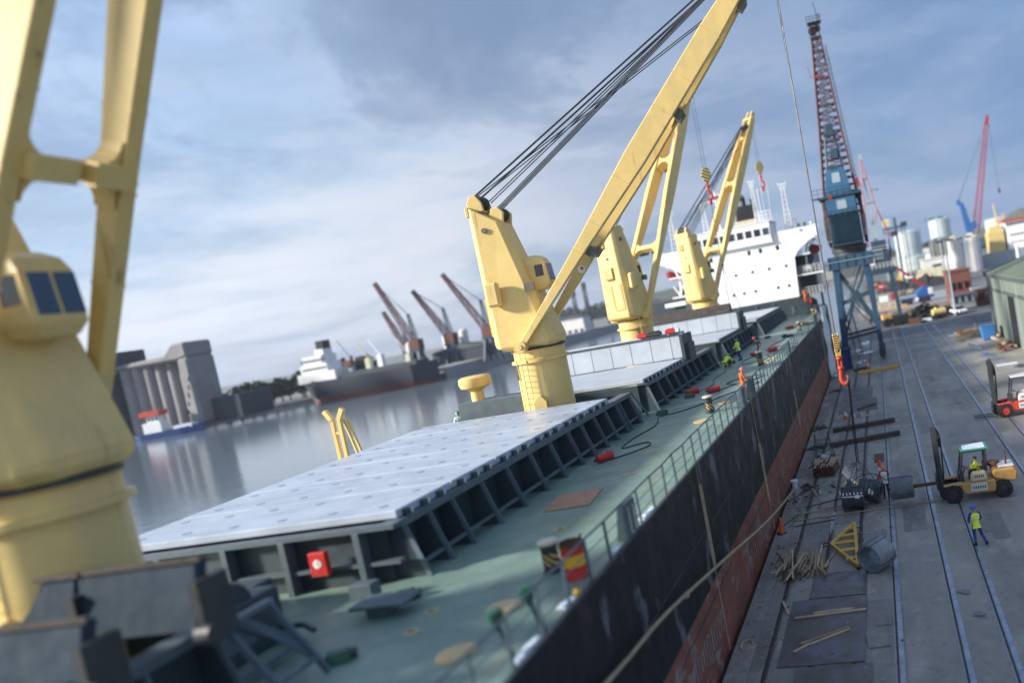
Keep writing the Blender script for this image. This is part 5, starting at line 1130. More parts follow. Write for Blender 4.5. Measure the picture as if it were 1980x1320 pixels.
# slings from the crane hook to the coils
b = MB(); hx = HK1
b.tube([(hx.x+.25, hx.y-.1, hx.z+.25), (-2.75, 43.2, 2.4)], .035, 6); b.tube([(hx.x+.3, hx.y-.1, hx.z+.25), (-2.65, 43.2, 2.4)], .03, 6)
for p_ in ((-3.4, 42.1, 1.28), (-2.95, 42.2, 1.28), (-2.4, 43.0, 1.32), (-2.0, 42.9, 1.34)): b.tube([(-2.72, 43.2, 2.4), p_], .022, 5)
b.ball((hx.x+.27, hx.y-.1, hx.z+.05), .12)
tag(ob('lifting_chain', b, 'steel_dark'), 'dark sling from the big red hook down to the wire coils', 'sling')
b = MB(); b.tube(curve([(-3.75, 42.4, .9), (-3.0, 42.6, 1.45), (-2.2, 43.3, 1.5), (-1.6, 43.3, 1.2), (-.6, 44.4, .12), (.6, 44.8, .06), (1.0, 45.0, .05)], 6), .028, 6); tag(ob('green_rope', b, 'green_paint'), 'green rope draped over the coils and trailing on the quay', 'rope')
# yellow spreader frame
t = thing('spreader_frame', 'yellow triangular lifting frame with five bars, lying on the quay', 'lifting frame', (-3.2, 36.4, .05), R(3))
O2 = lambda n, b, m, **k: ob(n, b, m, t, world=False, **k)
b = MB(); b.beam((.22, 2.85, .12), (.22, -2.85, .12), .16, .16); O2('spine', b, 'frame_yellow', bevel=.02)
b = MB(); b.beam((.2, 2.8, .14), (-.95, .2, .14), .13, .13); O2('side_bar', b, 'frame_yellow', bevel=.02)
b = MB(); b.beam((.2, -2.8, .14), (-.95, .2, .14), .13, .13); O2('side_bar', b, 'frame_yellow', bevel=.02)
for y in (-1.95, -.85, .2, 1.15, 2.1):
    x0 = -.95 + abs(y-.2)/2.6*1.1; b = MB(); b.tube([(min(x0, -.25)-.02, y, .13), (.22, y, .13)], .085, 10); O2('cross_bar', b, 'frame_yellow', smooth=True)
    b = MB(); b.tube([(.22, y, .13), (.55, y+.03, .12)], .03, 6); b.tube([(.52, y-.12, .1), (.55, y+.03, .12), (.52, y+.15, .1)], .03, 6); O2('hook_pin', b, 'rust')
b = MB(); b.tube([(-.95+.28*math.cos(a/9*6.283)-.25, .2+.18*math.sin(a/9*6.283), .12+.05*math.sin(a)) for a in range(10)], .035, 6, caps=False); O2('lifting_ring', b, 'rust', smooth=True)
# cones
def cone(x, y, label, s=1.0, rz=0.0, tilt=0.0, m='cone_orange', stripe=True):
    t = thing('traffic_cone', label, 'traffic cone', (x, y, .03), rz, 'traffic cones on the quay'); t.scale = (s, s, s); t.rotation_euler = (0, tilt, rz)
    b = MB(); b.bx(-.21, .21, -.21, .21, 0, .045); ob('base', b, m if stripe else 'rubber', t, bevel=.02, world=False)
    b = MB(); b.lathe([(.165, .045), (.125, .25)], n=20, cap=False); b.lathe([(.075, .52), (.032, .76), (.01, .765)], n=20, cap=False); ob('shell', b, m, t, smooth=True, world=False)
    b = MB(); b.lathe([(.126, .25), (.076, .52)], n=20, cap=False); ob('sleeve', b, 'strap_white' if stripe else m, t, smooth=True, world=False)
cone(-4.58, 67.3, 'orange and white traffic cone beside the dark steel plate', 1.15); cone(-1.72, 46.6, 'orange and white traffic cone behind the red-shirted worker', 1.75, .3)
cone(-6.85, 39.4, 'dirty red traffic cone at the quay edge', 1.1, .4, R(3), 'cone_orange', False); cone(-2.92, 96.6, 'small orange traffic cone near the blue crane', 1.2)
# baulks and planks lying on the quay
def bar(name, a, c, w, h, m, label, cat, grp=None, z=.03):
    a = Vector((*a, z+h/2)); c = Vector((*c, z+h/2)); mid = (a+c)/2; L = (c-a).length; ang = math.atan2(c.y-a.y, c.x-a.x)
    b = MB(); b.bx(-L/2, L/2, -w/2, w/2, -h/2, h/2); return oriented(name, b, m, label, cat, mid, ang, grp, bevel=min(.012, h*.2))
bar('timber_baulk', (-5.4, 62.4), (-.6, 63.3), .36, .32, 'timber_dark', 'heavy dark timber baulk across the tracks, the farther of two', 'timber baulk', 'dark baulks across the tracks')
bar('timber_baulk', (-5.3, 57.3), (-.35, 58.4), .36, .32, 'timber_dark', 'heavy dark timber baulk across the tracks, the nearer of two', 'timber baulk', 'dark baulks across the tracks')
bar('timber_baulk', (-4.1, 92.7), (.55, 93.6), .5, .3, 'frame_yellow', 'long yellowish baulk across the tracks near the blue crane', 'timber baulk')
bar('timber_baulk', (-4.6, 95.5), (-3.0, 97.3), .3, .25, 'timber_dark', 'short dark baulk beside the yellowish one', 'timber baulk')
bar('plank', (-5.15, 29.1), (-2.45, 29.35), .11, .06, 'timber_pale', 'long pale plank across the large steel plate', 'plank', z=.054)
bar('plank', (-4.45, 29.38), (-2.9, 29.52), .12, .06, 'timber_pale', 'shorter pale plank touching the long one on the plate', 'plank', z=.054)
bar('plank', (-4.75, 26.95), (-3.05, 28.0), .10, .05, 'timber', 'thin plank lying diagonally on the large plate, farther of a pair', 'plank', z=.054)
bar('plank', (-4.93, 26.4), (-4.42, 26.95), .09, .05, 'timber_pale', 'short stub plank at the near end of the diagonal pair', 'plank', z=.054)
bar('plank', (-4.40, 26.9), (-3.02, 27.83), .09, .05, 'timber_pale', 'thin plank lying diagonally on the large plate, nearer of a pair', 'plank', z=.054)
bar('plank', (-5.82, 30.85), (-5.45, 29.6), .10, .05, 'timber_pale', 'short pale plank beside the rail left of the plate', 'plank')
bar('plank', (-6.72, 35.2), (-6.60, 36.8), .16, .06, 'timber', 'short pale board lying alone on the cope slabs', 'plank')
bar('plank', (-6.75, 34.0), (-5.6, 34.5), .10, .06, 'timber_pale', 'board pointing from the ship to the timber heap', 'plank')
bar('plank', (-4.45, 33.9), (-3.75, 36.4), .10, .06, 'timber', 'long board between timber heap and yellow frame', 'plank')
bar('plank', (-4.3, 34.1), (-4.2, 34.6), .12, .06, 'timber_pale', 'tiny pale block beside the timber heap', 'plank')
bar('steel_rod', (-6.75, 41.95), (-3.5, 43.0), .05, .05, 'timber', 'long thin pole across the tracks, ending at the slung coil', 'pole')
bar('steel_rod', (-6.6, 41.05), (1.4, 41.75), .06, .06, 'timber', 'longest thin pole, running under the coils to the forklift', 'pole')
bar('steel_rod', (-6.5, 42.4), (-3.6, 42.3), .05, .05, 'timber_pale', 'pale thin pole just beside the longest pole', 'pole')
bar('steel_rod', (-5.95, 43.3), (-3.9, 44.3), .05, .05, 'timber_dark', 'thin dark pole across the tracks left of the coil', 'pole')
bar('steel_rod', (-6.3, 40.2), (-4.2, 40.6), .05, .05, 'timber_dark', 'dark thin pole nearest the yellow frame', 'pole')
bar('steel_rod', (-7.0, 41.2), (-6.4, 44.0), .05, .05, 'timber', 'bent thin pole along the cope by the dirty cone', 'pole')
bar('steel_rod', (-6.9, 40.5), (-6.2, 42.2), .045, .045, 'timber_dark', 'thin dark pole behind the dirty cone', 'pole')
bar('plank', (-5.5, 46.6), (-5.25, 45.5), .14, .06, 'timber_pale', 'short pale board left of the crouched blue helmet', 'plank')
bar('plank', (-5.85, 46.9), (-5.5, 45.3), .12, .06, 'timber', 'dull board among scrap left of the slung coil', 'plank')
bar('plank', (-4.75, 47.3), (-4.45, 46.6), .10, .06, 'timber_dark', 'small dark offcut between the brick red stack and the coil', 'plank')
bar('plank', (-3.5, 72.5), (-2.3, 73.2), .18, .06, 'timber', 'tan board on the dark plate beside the cone', 'plank', z=.056)
bar('plank', (-3.4, 66.9), (-2.45, 67.4), .18, .06, 'timber_pale', 'tan board lying between the cone and the dark baulk', 'plank')
bar('plank', (-3.6, 70.3), (-2.1, 72.0), .3, .12, 'timber_dark', 'dark broken board on the dark plate', 'plank', z=.056)
# heap of loose timber, each stick its own piece
hp = thing('timber_heap', 'heap of loose grey dunnage sticks beside the yellow frame', 'timber heap', (-5.4, 34.4, .02)); r5 = random.Random(11)
for k in range(46):
    L = r5.uniform(1.3, 2.9); a = R(r5.gauss(92, 9)); lvl = r5.random()**1.4*.30; el = R(r5.uniform(-3, 7)); w = r5.uniform(.06, .10)
    b = MB(); b.bx(-L/2, L/2, -w/2, w/2, -.03, .03); o = ob('stick', b, r5.choice(['timber', 'timber', 'timber_dark', 'timber_pale']), hp, world=False)
    o.location = (r5.uniform(-.95, 1.0)*(1-lvl), r5.uniform(-.55, .55), .06+lvl); o.rotation_euler = (r5.uniform(-.4, .4), -el, a)
# stack of sawn battens, red-stained ends
bp = thing('batten_stack', 'bundle of sawn battens with red-brown ends, stacked on the quay', 'timber stack', (-5.2, 50.4, .05), R(-6))
for lay in range(8):
    for k in range(11):
        L = 2.1 if lay < 7 else r5.uniform(1.2, 2.0); b = MB(); b.bx(-.045, .045, -L/2, L/2, -.045, .045); o = ob('batten', b, r5.choice(['timber_red', 'timber_red', 'timber_dark']) if lay < 6 else r5.choice(['timber_red', 'timber_pale', 'timber_pale']), bp, world=False)
        o.location = (-.62+k*.124+r5.uniform(-.02, .02), r5.uniform(-.08, .08), .05+lay*.098); o.rotation_euler.z = R(r5.uniform(-2, 2) if lay < 6 else r5.uniform(-14, 14))
# tubular trestle with tray of plastic
tr = thing('steel_trestle', 'green tubular trestle with a tray holding clear plastic', 'trestle', (-5.55, 54.3, .03), R(-4))
for sx in (-.62, .62):
    for sy in (-.5, .5): b = MB(); b.tube([(sx, sy, 0), (sx*.72, sy*.25, 1.75)], .03, 6); ob('leg', b, 'green_paint', tr, world=False)
b = MB()
for z, k in ((.1, .97), (.75, .87), (1.3, .78)):
    w, d = .62*k, .5*(1-z/1.75*.75); b.tube([(-w, -d, z), (w, -d, z), (w, d, z), (-w, d, z), (-w, -d, z)], .022, 5)
b.tube([(-.6, -.5, .1), (.55, -.35, .75)], .02, 5); b.tube([(.6, -.5, .1), (-.55, -.35, .75)], .02, 5); ob('braces', b, 'green_paint', tr, world=False)
b = MB(); b.bx(-.66, .66, -.55, .55, .02, .10); ob('tray', b, 'rubber', tr, world=False, bevel=.02)
b = MB(); 
for k in range(7): b.ball((r5.uniform(-.2, .45), r5.uniform(-.3, .25), .14), r5.uniform(.1, .2), 7, 5, (1.2, 1.1, .6))
ob('plastic', b, 'net_white', tr, world=False)
# scrap chain / dunnage clusters along the cope
for i, (x, y, lb, n) in enumerate(((-6.6, 64.5, 'tangle of dark scrap at the quay edge beyond the trestle', 16), (-6.3, 57.6, 'dark scrap heap by the quay edge beside the trestle', 14), (-6.2, 82.5, 'dark scrap lying at the quay edge under the red hook', 12), (-6.0, 47.0, 'scatter of dark scrap left of the slung coil', 12), (-6.5, 44.8, 'tangled scrap wire beside the bollard', 12), (-6.0, 52.2, 'loops of old wire at the quay edge left of the battens', 10))):
    b = MB(); r6 = random.Random(50+i)
    for k in range(n):
        a = r6.uniform(0, 3.14); L = r6.uniform(.15, .5); c = (r6.uniform(-.6, .6), r6.uniform(-.8, .8), r6.uniform(.02, .15)); d = Vector((math.cos(a)*L, math.sin(a)*L, r6.uniform(-.05, .08)))
        if i in (4, 5): b.tube(curve([Vector(c), Vector(c)+d*.5+Vector((r6.uniform(-.2, .2), r6.uniform(-.2, .2), .03)), Vector(c)+d*1.3], 4), .02, 5)
        else: b.beam(Vector(c)-d, Vector(c)+d, r6.uniform(.04, .14), r6.uniform(.03, .07))
    oriented('scrap_pile', b, 'timber_dark' if i not in (4, 5) else 'rubber', lb, 'scrap', (x, y, .03))
b = MB(); b.tube([(-6.75+.22*math.cos(a/10*6.283)*(1 if a < 9 else 1.2), 27.3+.42*math.sin(a/10*6.283), .05) for a in range(10)], .045, 6); tag(ob('rope_loop', b, 'rope'), 'loop of pale rope on the nearest cope slabs', 'rope')
# blue open steel box and gangway ladder at the crane's foot
b = MB(); x0, y0 = -5.5, 98.3
b.bx(x0-.75, x0-.55, y0-.4, y0+.4, 0, 2.7); b.bx(x0+.55, x0+.75, y0-.4, y0+.4, 0, 2.7); b.bx(x0-.75, x0+.75, y0-.4, y0+.4, 2.45, 2.7); b.bx(x0-.75, x0+.75, y0+.3, y0+.4, 0, 2.6)
t = ob('gear_locker', b, 'container_blue', bevel=.03); tag(t, 'open-fronted blue steel locker behind the red hook', 'locker')
t = thing('gangway_ladder', 'steep dark gangway ladder standing by the blue crane legs', 'ladder', (-4.5, 112, 0), world=True)
b = MB()
for s in (-.45, .45): b.beam((-4.4+s, 115, .05), (-5.2+s, 118.5, 6.2), .09, .25); b.tube([(-4.4+s, 115, 1.0), (-5.2+s, 118.5, 7.1)], .03, 5)
ob('stringers', b, 'steel_dark', t)
for k in range(22): f = k/21; b = MB(); b.bx(-4.4-.8*f-.45, -4.4-.8*f+.45, 115+3.5*f-.1, 115+3.5*f+.1, .2+6*f, .24+6*f); ob('tread', b, 'steel_dark', t)

# ================================================================== FORKLIFTS
def wheel(par, x, y, r, w, hub='fork_orange'):
    b = MB(); b.lathe([(r*.55, -w/2), (r*.92, -w/2), (r, -w*.32), (r, w*.32), (r*.92, w/2), (r*.55, w/2)], (x, y, r), 'Y', 24, cap=False)
    tyre = ob('wheel', b, 'rubber', par, smooth=True, world=False)
    b = MB(); b.lathe([(r*.56, -w*.42), (r*.5, -w*.30), (r*.18, -w*.36), (.01, -w*.36)], (x, y, r), 'Y', 20, cap=False); b.lathe([(.01, w*.36), (r*.18, w*.36), (r*.5, w*.30), (r*.56, w*.42)], (x, y, r), 'Y', 20, cap=False); ob('hub', b, hub, tyre, smooth=True, world=False)
    b = MB()
    for k in range(16):
        a = 6.283*k/16
        for s in (-1, 1): b.cbx((x+r*1.0*math.cos(a), y+s*w*.2, r+r*1.0*math.sin(a)), (.06, w*.34, .06))
    pieces('tyre_lug', b, 'rubber', tyre, world=False)
def forklift(label, loc, rz, body, cream, canopy, mast_h, hubm, driver, ram, sc=1.0):
    """local: +X is the fork end"""
    t = thing('forklift', label, 'forklift', loc, rz, 'forklifts working on the quay'); t.scale = (sc, sc, sc)
    O = lambda n, b, m, par=t, **k: ob(n, b, m, par, world=False, **k)
    for s in (-1, 1): wheel(t, 1.15, s*.72, .46, .42, hubm); wheel(t, -1.30, s*.66, .42, .36, hubm)
    b = MB(); b.prism([(-1.0, .38), (.55, .38), (.70, .62), (.72, .92), (-.95, .98)], 'XZ', -.82, .82); b.prism([(.6, .84), (1.55, .84), (1.6, .93), (.6, 1.0)], 'XZ', -.84, -.5); b.prism([(.6, .84), (1.55, .84), (1.6, .93), (.6, 1.0)], 'XZ', .5, .84); b.bx(-1.7, -.9, -.5, .5, .45, .9); O('chassis', b, body, bevel=.05)
    b = MB(); b.bx(-.55, .25, -.845, -.815, .50, .88); b.bx(-.55, .25, .815, .845, .50, .88); O('name_panel', b, 'fork_white')
    b = MB(); 
    for k in range(6): b.bx(-.46+k*.11, -.40+k*.11, -.852, -.846, .62, .76); b.bx(-.46+k*.11, -.40+k*.11, .846, .852, .62, .76)
    O('lettering', b, 'ship_grey')
    b = MB(); b.prism([(-1.95, .72), (-1.0, .95), (-.85, 1.18), (-.92, 1.42), (-1.95, 1.46), (-2.12, 1.25)], 'XZ', -.72, .72); O('counterweight', b, body, bevel=.08)
    b = MB(); b.bx(-1.98, -1.2, -.6, .6, 1.455, 1.56); O('engine_cover', b, 'fork_white', bevel=.05)
    b = MB(); b.prism([(-.62, .99), (.22, .96), (.20, 1.25), (.08, 1.44), (-.55, 1.46)], 'XZ', -.80, -.45); b.prism([(-.62, .99), (.22, .96), (.20, 1.25), (.08, 1.44), (-.55, 1.46)], 'XZ', .45, .80); pieces('side_tank', b, cream, t, world=False, bevel=.05)
    b = MB()
    for k in range(5): b.bx(-.45+k*.1, -.39+k*.1, -.812, -.801, 1.18, 1.28); b.bx(-.45+k*.1, -.39+k*.1, .801, .812, 1.18, 1.28)
    O('side_lettering', b, 'ship_grey')
    b = MB(); b.tube([(-1.62, .25, 1.5), (-1.62, .25, 2.25)], .05, 8); O('exhaust', b, 'rust')
    b = MB(); b.lathe([(.3, 0), (.32, .1), (.3, .2)], (-1.05, -.2, 1.46), n=14); O('air_cleaner', b, 'timber_red', smooth=True)
    b = MB()
    for y in (-.56, .56): b.beam((.72, y, .95), (.42, y, 2.45), .09); b.beam((-.62, y, 1.4), (-.70, y, 2.5), .10); b.beam((.42, y, 2.47), (-.72, y, 2.5), .08)
    O('overhead_guard', b, 'steel_dark')
    b = MB(); b.bx(-.85, .5, -.64, .64, 2.52, 2.60); b.bx(-.85, .5, -.66, -.62, 2.30, 2.60) if canopy == 'canopy_green' else None; O('canopy', b, canopy, bevel=.03)
    if canopy == 'canopy_green': b = MB(); b.bx(-.70, .30, -.672, -.661, 2.36, 2.55); O('canopy_panel', b, 'net_white'); b = MB(); b.bx(-.72, .36, -.5, .5, 2.602, 2.625); O('canopy_sheen', b, 'net_white')  # pale top panel paints the sky's reflection on the canopy
    b = MB(); b.bx(-.55, -.05, -.3, .3, .98, 1.22); b.bx(-.62, -.50, -.3, .3, 1.15, 1.75); O('seat', b, 'rubber', bevel=.05)
    b = MB(); b.tube([(.62, 0, .95), (.36, 0, 1.55)], .035, 6); b.lathe([(.16, -.015), (.19, 0), (.16, .015)], (0, 0, 0), 'Z', 16, False, Matrix.Translation((.36, 0, 1.56)) @ Matrix.Rotation(R(-25), 4, 'Y')); b.bx(.5, .78, -.4, .4, .95, 1.35); O('steering', b, 'steel_dark')
    b = MB()
    for y in (-.36, .36): b.bx(1.52, 1.70, y-.07, y+.07, .12, mast_h); b.bx(1.66, 1.80, y*.72-.05, y*.72+.05, .2, mast_h-.1)
    for z in (.4, 1.2, mast_h-.15, mast_h*.6): b.bx(1.55, 1.68, -.42, .42, z, z+.14)
    mst = O('mast', b, 'steel_dark', bevel=.01)
    b = MB()
    for y in (-.14, .14): b.tube([(1.6, y, .2), (1.6, y, mast_h-.3)], .05, 8)
    for y in (-.2, .2): b.tube(curve([(1.5, y, mast_h-.2), (1.36, y, mast_h-.7), (1.42, y, mast_h*.5), (1.5, y, .9)], 5), .03, 5)
    b.bx(1.4, 1.52, -.3, -.1, mast_h-.9, mast_h-.4); b.bx(1.38, 1.52, .1, .3, mast_h-1.1, mast_h-.7); O('lift_cylinder', b, 'rubber', mst)
    b = MB(); b.bx(1.80, 1.90, -.52, .52, ram-.35, ram+.35); O('carriage', b, 'steel_dark', mst, bevel=.02)
    return t, O
fk, O = forklift('orange forklift with green canopy and a coil on its ram', (3.05, 41.9, 0), R(179.5), 'fork_orange', 'fork_cream', 'canopy_green', 3.95, 'steel_dark', True, 1.0)
b = MB(); b.tube([(1.9, 0, .92), (3.3, 0, .90), (4.3, 0, .88)], [.09, .085, .06], 10); O('ram', b, 'rust', smooth=True)
sit = dict(pelvis=(0, 0, .30), spine=(0, .05, .48), chest=(0, .07, .68), neck=(0, .1, .83), head=(0, .13, .94), crown=(0, .13, 1.07), shL=(-.18, .07, .76), elL=(-.26, .2, .56), wrL=(-.14, .42, .56), shR=(.18, .07, .76), elR=(.26, .2, .56), wrR=(.14, .42, .56),
           hiL=(-.1, .05, .27), knL=(-.13, .44, .33), anL=(-.13, .50, -.08), toL=(-.13, .66, -.12), hiR=(.1, .05, .27), knR=(.13, .44, .33), anR=(.13, .50, -.08), toR=(.13, .66, -.12))
person('person in bright yellow jacket driving the orange forklift', (3.35, 41.9, .98), R(89), 'vest_yellow', 'suit_dark', None, pose=sit)
fk2, O = forklift('red forklift with raised black mast beyond the orange one', (8.45, 60.2, 0), R(178), 'orange_red', 'fork_white', 'fork_white', 3.9, 'orange_red', False, .6, 1.08)
b = MB()
for y in (-.35, .35): b.bx(1.9, 3.1, y-.07, y+.07, .10, .16)
O('forks', b, 'steel_dark')

# ================================================================== BLUE QUAY CRANE
g = thing('quay_crane', 'tall blue portal crane with dark red lattice boom standing on the quay rails', 'crane', (-3.4, 106, 0), world=True)
G = lambda n, b, m, par=g, **k: ob(n, b, m, par, **k)
LX0, LX1, GY0, GY1 = -5.75, -1.05, 104.0, 109.5
for y in (GY0, GY1):
    for x, xt in ((LX0, -5.15), (LX1, -1.25)):
        b = MB(); b.beam((xt, y, 12.1), (x, y, 1.3), .85 if y == GY0 else .7, .75, .55, .55, up=(0, 1, 0)); leg = G('leg', b, 'crane_blue', bevel=.03)
        b = MB(); b.bx(x-.42, x+.42, y-.65, y+.65, .55, 1.35); b.bx(x-.3, x+.3, y-1.0, y-.65, .3, .9); b.cyl((x-.12, y-.5, .42), (x+.12, y-.5, .42), .38, n=16); b.cyl((x-.12, y+.5, .42), (x+.12, y+.5, .42), .38, n=16); G('bogie', b, 'steel_dark', leg, bevel=.03)
    b = MB()
    b.beam((-5.0, y, 11.6), (-1.3, y, 5.0), .32, .30, up=(0, 1, 0)); b.beam((-1.5, y, 11.6), (-5.3, y, 5.0), .28, .26, up=(0, 1, 0))
    b.beam((-5.3, y-.05, 7.6), (-1.2, y-.05, 8.6), .30, .26, up=(0, 1, 0)); b.beam((-3.3, y, 8.4), (-5.4, y, 3.4), .26, .26, up=(0, 1, 0)); b.beam((-3.1, y, 8.4), (-1.1, y, 4.2), .34, .26, up=(0, 1, 0))
    b.beam((LX0+.2, y, 3.2), (LX1-.1, y, 3.6), .34, .34, up=(0, 1, 0)); b.bx(-3.75, -2.75, y-.2, y+.2, 7.7, 8.7)
    G('cross_bracing', b, 'crane_blue_dark', bevel=.01)
for x in (LX0, LX1):
    b = MB(); b.beam((x*.98-.1, GY0+.4, 3.3), (x*.98-.1, GY1-.4, 3.3), .4, .5); b.beam((x*.95-.2, GY0+.4, 8.0), (x*.95-.2, GY1-.4, 11.8), .25, .25); G('side_tie', b, 'crane_blue')
b = MB()
for s in (-.35, .35): b.beam((-3.9+s, 105.2, 8.0), (-1.7+s, 106.5, 12.2), .06, .18); b.tube([(-3.9+s, 105.2, 9.0), (-1.7+s, 106.5, 13.2)], .035, 5); b.beam((-1.4+s, 107.2, 4.0), (-4.0+s, 106, 8.0), .06, .18); b.tube([(-1.4+s, 107.2, 5.0), (-4.0+s, 106, 9.0)], .035, 5)
for k in range(14): f = k/13; b.bx(-3.9+2.2*f-.35, -3.9+2.2*f+.35, 105.2+1.3*f, 105.3+1.3*f, 8.0+4.2*f, 8.05+4.2*f)
G('stairs', b, 'lamp_grey')
b = MB(); b.loft([[(-6.0, GY0-.5, 12.15), (-.35, GY0-.5, 12.15), (-.35, GY1+.5, 12.15), (-6.0, GY1+.5, 12.15)], [(-6.0, GY0-.5, 13.75), (-.35, GY0-.5, 13.75), (-.35, GY1+.5, 13.75), (-6.0, GY1+.5, 13.75)]]); G('portal_deck', b, 'crane_blue', bevel=.05)
b = MB()
for k in range(6): b.bx(-5.9+k*1.08, -5.82+k*1.08, GY0-.58, GY0-.5, 12.2, 13.7)
b.bx(-6.05, -.3, GY0-.62, GY0-.5, 12.1, 12.25); G('deck_ribs', b, 'crane_blue_dark')
b = MB()
for h in (.5, 1.0):
    b.tube([(-6.1, GY0-.6, 13.0+h*.1), (-.2, GY0-.6, 13.0+h*.1)], .03, 4)
for x0_ in (-.4, .75):
    pass
b.bx(-.35, .9, GY0-.4, GY0+1.4, 12.5, 12.58)
for h in (.6, 1.15):
    b.tube([(-.35, GY0-.4, 12.5+h), (.9, GY0-.4, 12.5+h), (.9, GY0+1.4, 12.5+h)], .04, 5)
for k in range(5): b.tube([(-.35+k*.31, GY0-.4, 12.5), (-.35+k*.31, GY0-.4, 13.7)], .035, 5)
for h in (.6, 1.15): b.tube([(-7.0, GY0, 15.8+h), (-5.2, GY0, 15.8+h)], .035, 5)
for k in range(4): b.tube([(-7.0+k*.6, GY0, 15.8), (-7.0+k*.6, GY0, 17.0)], .035, 5)
b.bx(-7.0, -4.9, GY0-.1, GY0+.8, 15.7, 15.8); G('walkway_rails', b, 'lamp_grey')
b = MB(); b.lathe([(2.1, 13.75), (2.1, 14.2), (2.3, 14.25), (2.3, 14.9)], (-3.1, 106.8, 0), n=28); G('slewing_ring', b, 'steel_dark', smooth=True)
# machine house with louvred back, upper cab
b = MB(); b.loft([[(-5.1, 103.9, 14.9), (-1.15, 103.9, 14.9), (-1.15, 109.5, 14.9), (-5.1, 109.5, 14.9)], [(-5.05, 103.7, 20.9), (-1.2, 103.7, 20.9), (-1.2, 109.5, 20.9), (-5.05, 109.5, 20.9)]]); mh = G('machine_house', b, 'crane_blue_dark', bevel=.05)  # dark blue wall colour paints the shade in the gaps between louvres
b = MB(); b.bx(-4.95, -1.3, 103.55, 103.68, 19.05, 20.95); G('upper_panel', b, 'crane_blue_light', mh)
b = MB(); b.bx(-3.65, -2.45, 103.50, 103.56, 19.55, 20.65); G('window', b, 'lamp_grey', mh)
for k in range(18):
    b = MB(); b.loft([[(-4.85, 103.80, 15.35+k*.20), (-1.35, 103.80, 15.35+k*.20), (-1.35, 103.86, 15.35+k*.20), (-4.85, 103.86, 15.35+k*.20)], [(-4.85, 103.52, 15.43+k*.20), (-1.35, 103.52, 15.43+k*.20), (-1.35, 103.80, 15.48+k*.20), (-4.85, 103.80, 15.48+k*.20)]]); G('louvre', b, 'louvre_blue', mh)
b = MB()
for z in (15.1, 18.98): b.bx(-5.2, -1.05, 103.5, 103.75, z, z+.14)
for h in (.45, .9): b.tube([(-5.0, 103.4, 18.6+h), (-1.2, 103.4, 18.6+h)], .025, 4)
for k in range(6): b.tube([(-5.0+k*.76, 103.4, 18.6), (-5.0+k*.76, 103.4, 19.5)], .025, 4)
pieces('house_trim', b, 'crane_blue_dark', mh)
for s, x in ((-1, -5.35), (1, -.75)):
    b = MB(); b.prism([(104.5, 15.6), (107.8, 15.0), (108.6, 17.5), (108.2, 21.3), (105.6, 21.6), (104.3, 19.0)], 'YZ', x-.22, x+.22); b.prism([(103.9, 15.8), (104.6, 15.6), (104.6, 19.2), (103.9, 18.4)], 'YZ', x-.28, x+.28); G('boom_foot_plate', b, 'plate_brown', bevel=.04)
b = MB(); b.bx(-5.9, -.4, 103.6, 109.2, 21.15, 21.4)
for x in (-4.9, -1.5, -3.2): b.bx(x-.12, x+.12, 104, 104.3, 20.9, 21.2)
for h in (.5, 1.0): b.tube([(-6.6, 103.6, 21.4+h), (-5.9, 103.6, 21.4+h), (-.3, 103.6, 21.4+h)], .035, 5)
for k in range(9): b.tube([(-6.6+k*.78, 103.6, 21.4), (-6.6+k*.78, 103.6, 22.4)], .035, 5)
b.bx(-6.7, -5.9, 103.5, 104.4, 21.25, 21.4); G('upper_deck', b, 'crane_blue_dark')
b = MB(); b.loft([[(-5.0, 104.0, 21.4), (-1.5, 104.0, 21.4), (-1.5, 107.0, 21.4), (-5.0, 107.0, 21.4)], [(-4.35, 104.5, 24.6), (-2.1, 104.5, 24.6), (-2.1, 107.0, 24.6), (-4.35, 107.0, 24.6)]]); uh = G('hoist_house', b, 'crane_blue_light', bevel=.04)
b = MB(); b.loft([[(-3.75, 104.18, 22.95), (-2.7, 104.18, 22.95), (-2.7, 104.28, 22.95), (-3.75, 104.28, 22.95)], [(-3.7, 104.36, 24.2), (-2.75, 104.36, 24.2), (-2.75, 104.46, 24.2), (-3.7, 104.46, 24.2)]]); G('window', b, 'lamp_grey', uh)
b = MB(); b.bx(-3.9, -2.5, 104.6, 106, 24.6, 25.1)
for s in (-1, 1): b.beam((-3.2+s*1.0, 104.8, 24.6), (-3.2+s*.55, 105.4, 29.2), .22, .22)
b.beam((-3.2-1.2, 105.3, 28.2), (-3.2+1.2, 105.3, 28.2), .2, .3); b.bx(-3.9, -2.2, 104.6, 106.0, 28.9, 29.2); b.bx(-3.6, -2.6, 104.9, 105.8, 29.2, 30.4); b.bx(-3.5, -2.5, 104.8, 105.6, 26.0, 27.2)
for h in (.4, .8): b.tube([(-4.6, 104.6, 28.4+h), (-1.7, 104.6, 28.4+h)], .03, 4)
G('a_frame', b, 'crane_blue_dark', bevel=.02)
b = MB(); b.bx(-4.55, -4.1, 103.55, 103.9, 21.0, 21.5); b.bx(-.9, -.5, 103.6, 104, 21.9, 23.0); pieces('warning_lamp', b, 'bright_red', g)
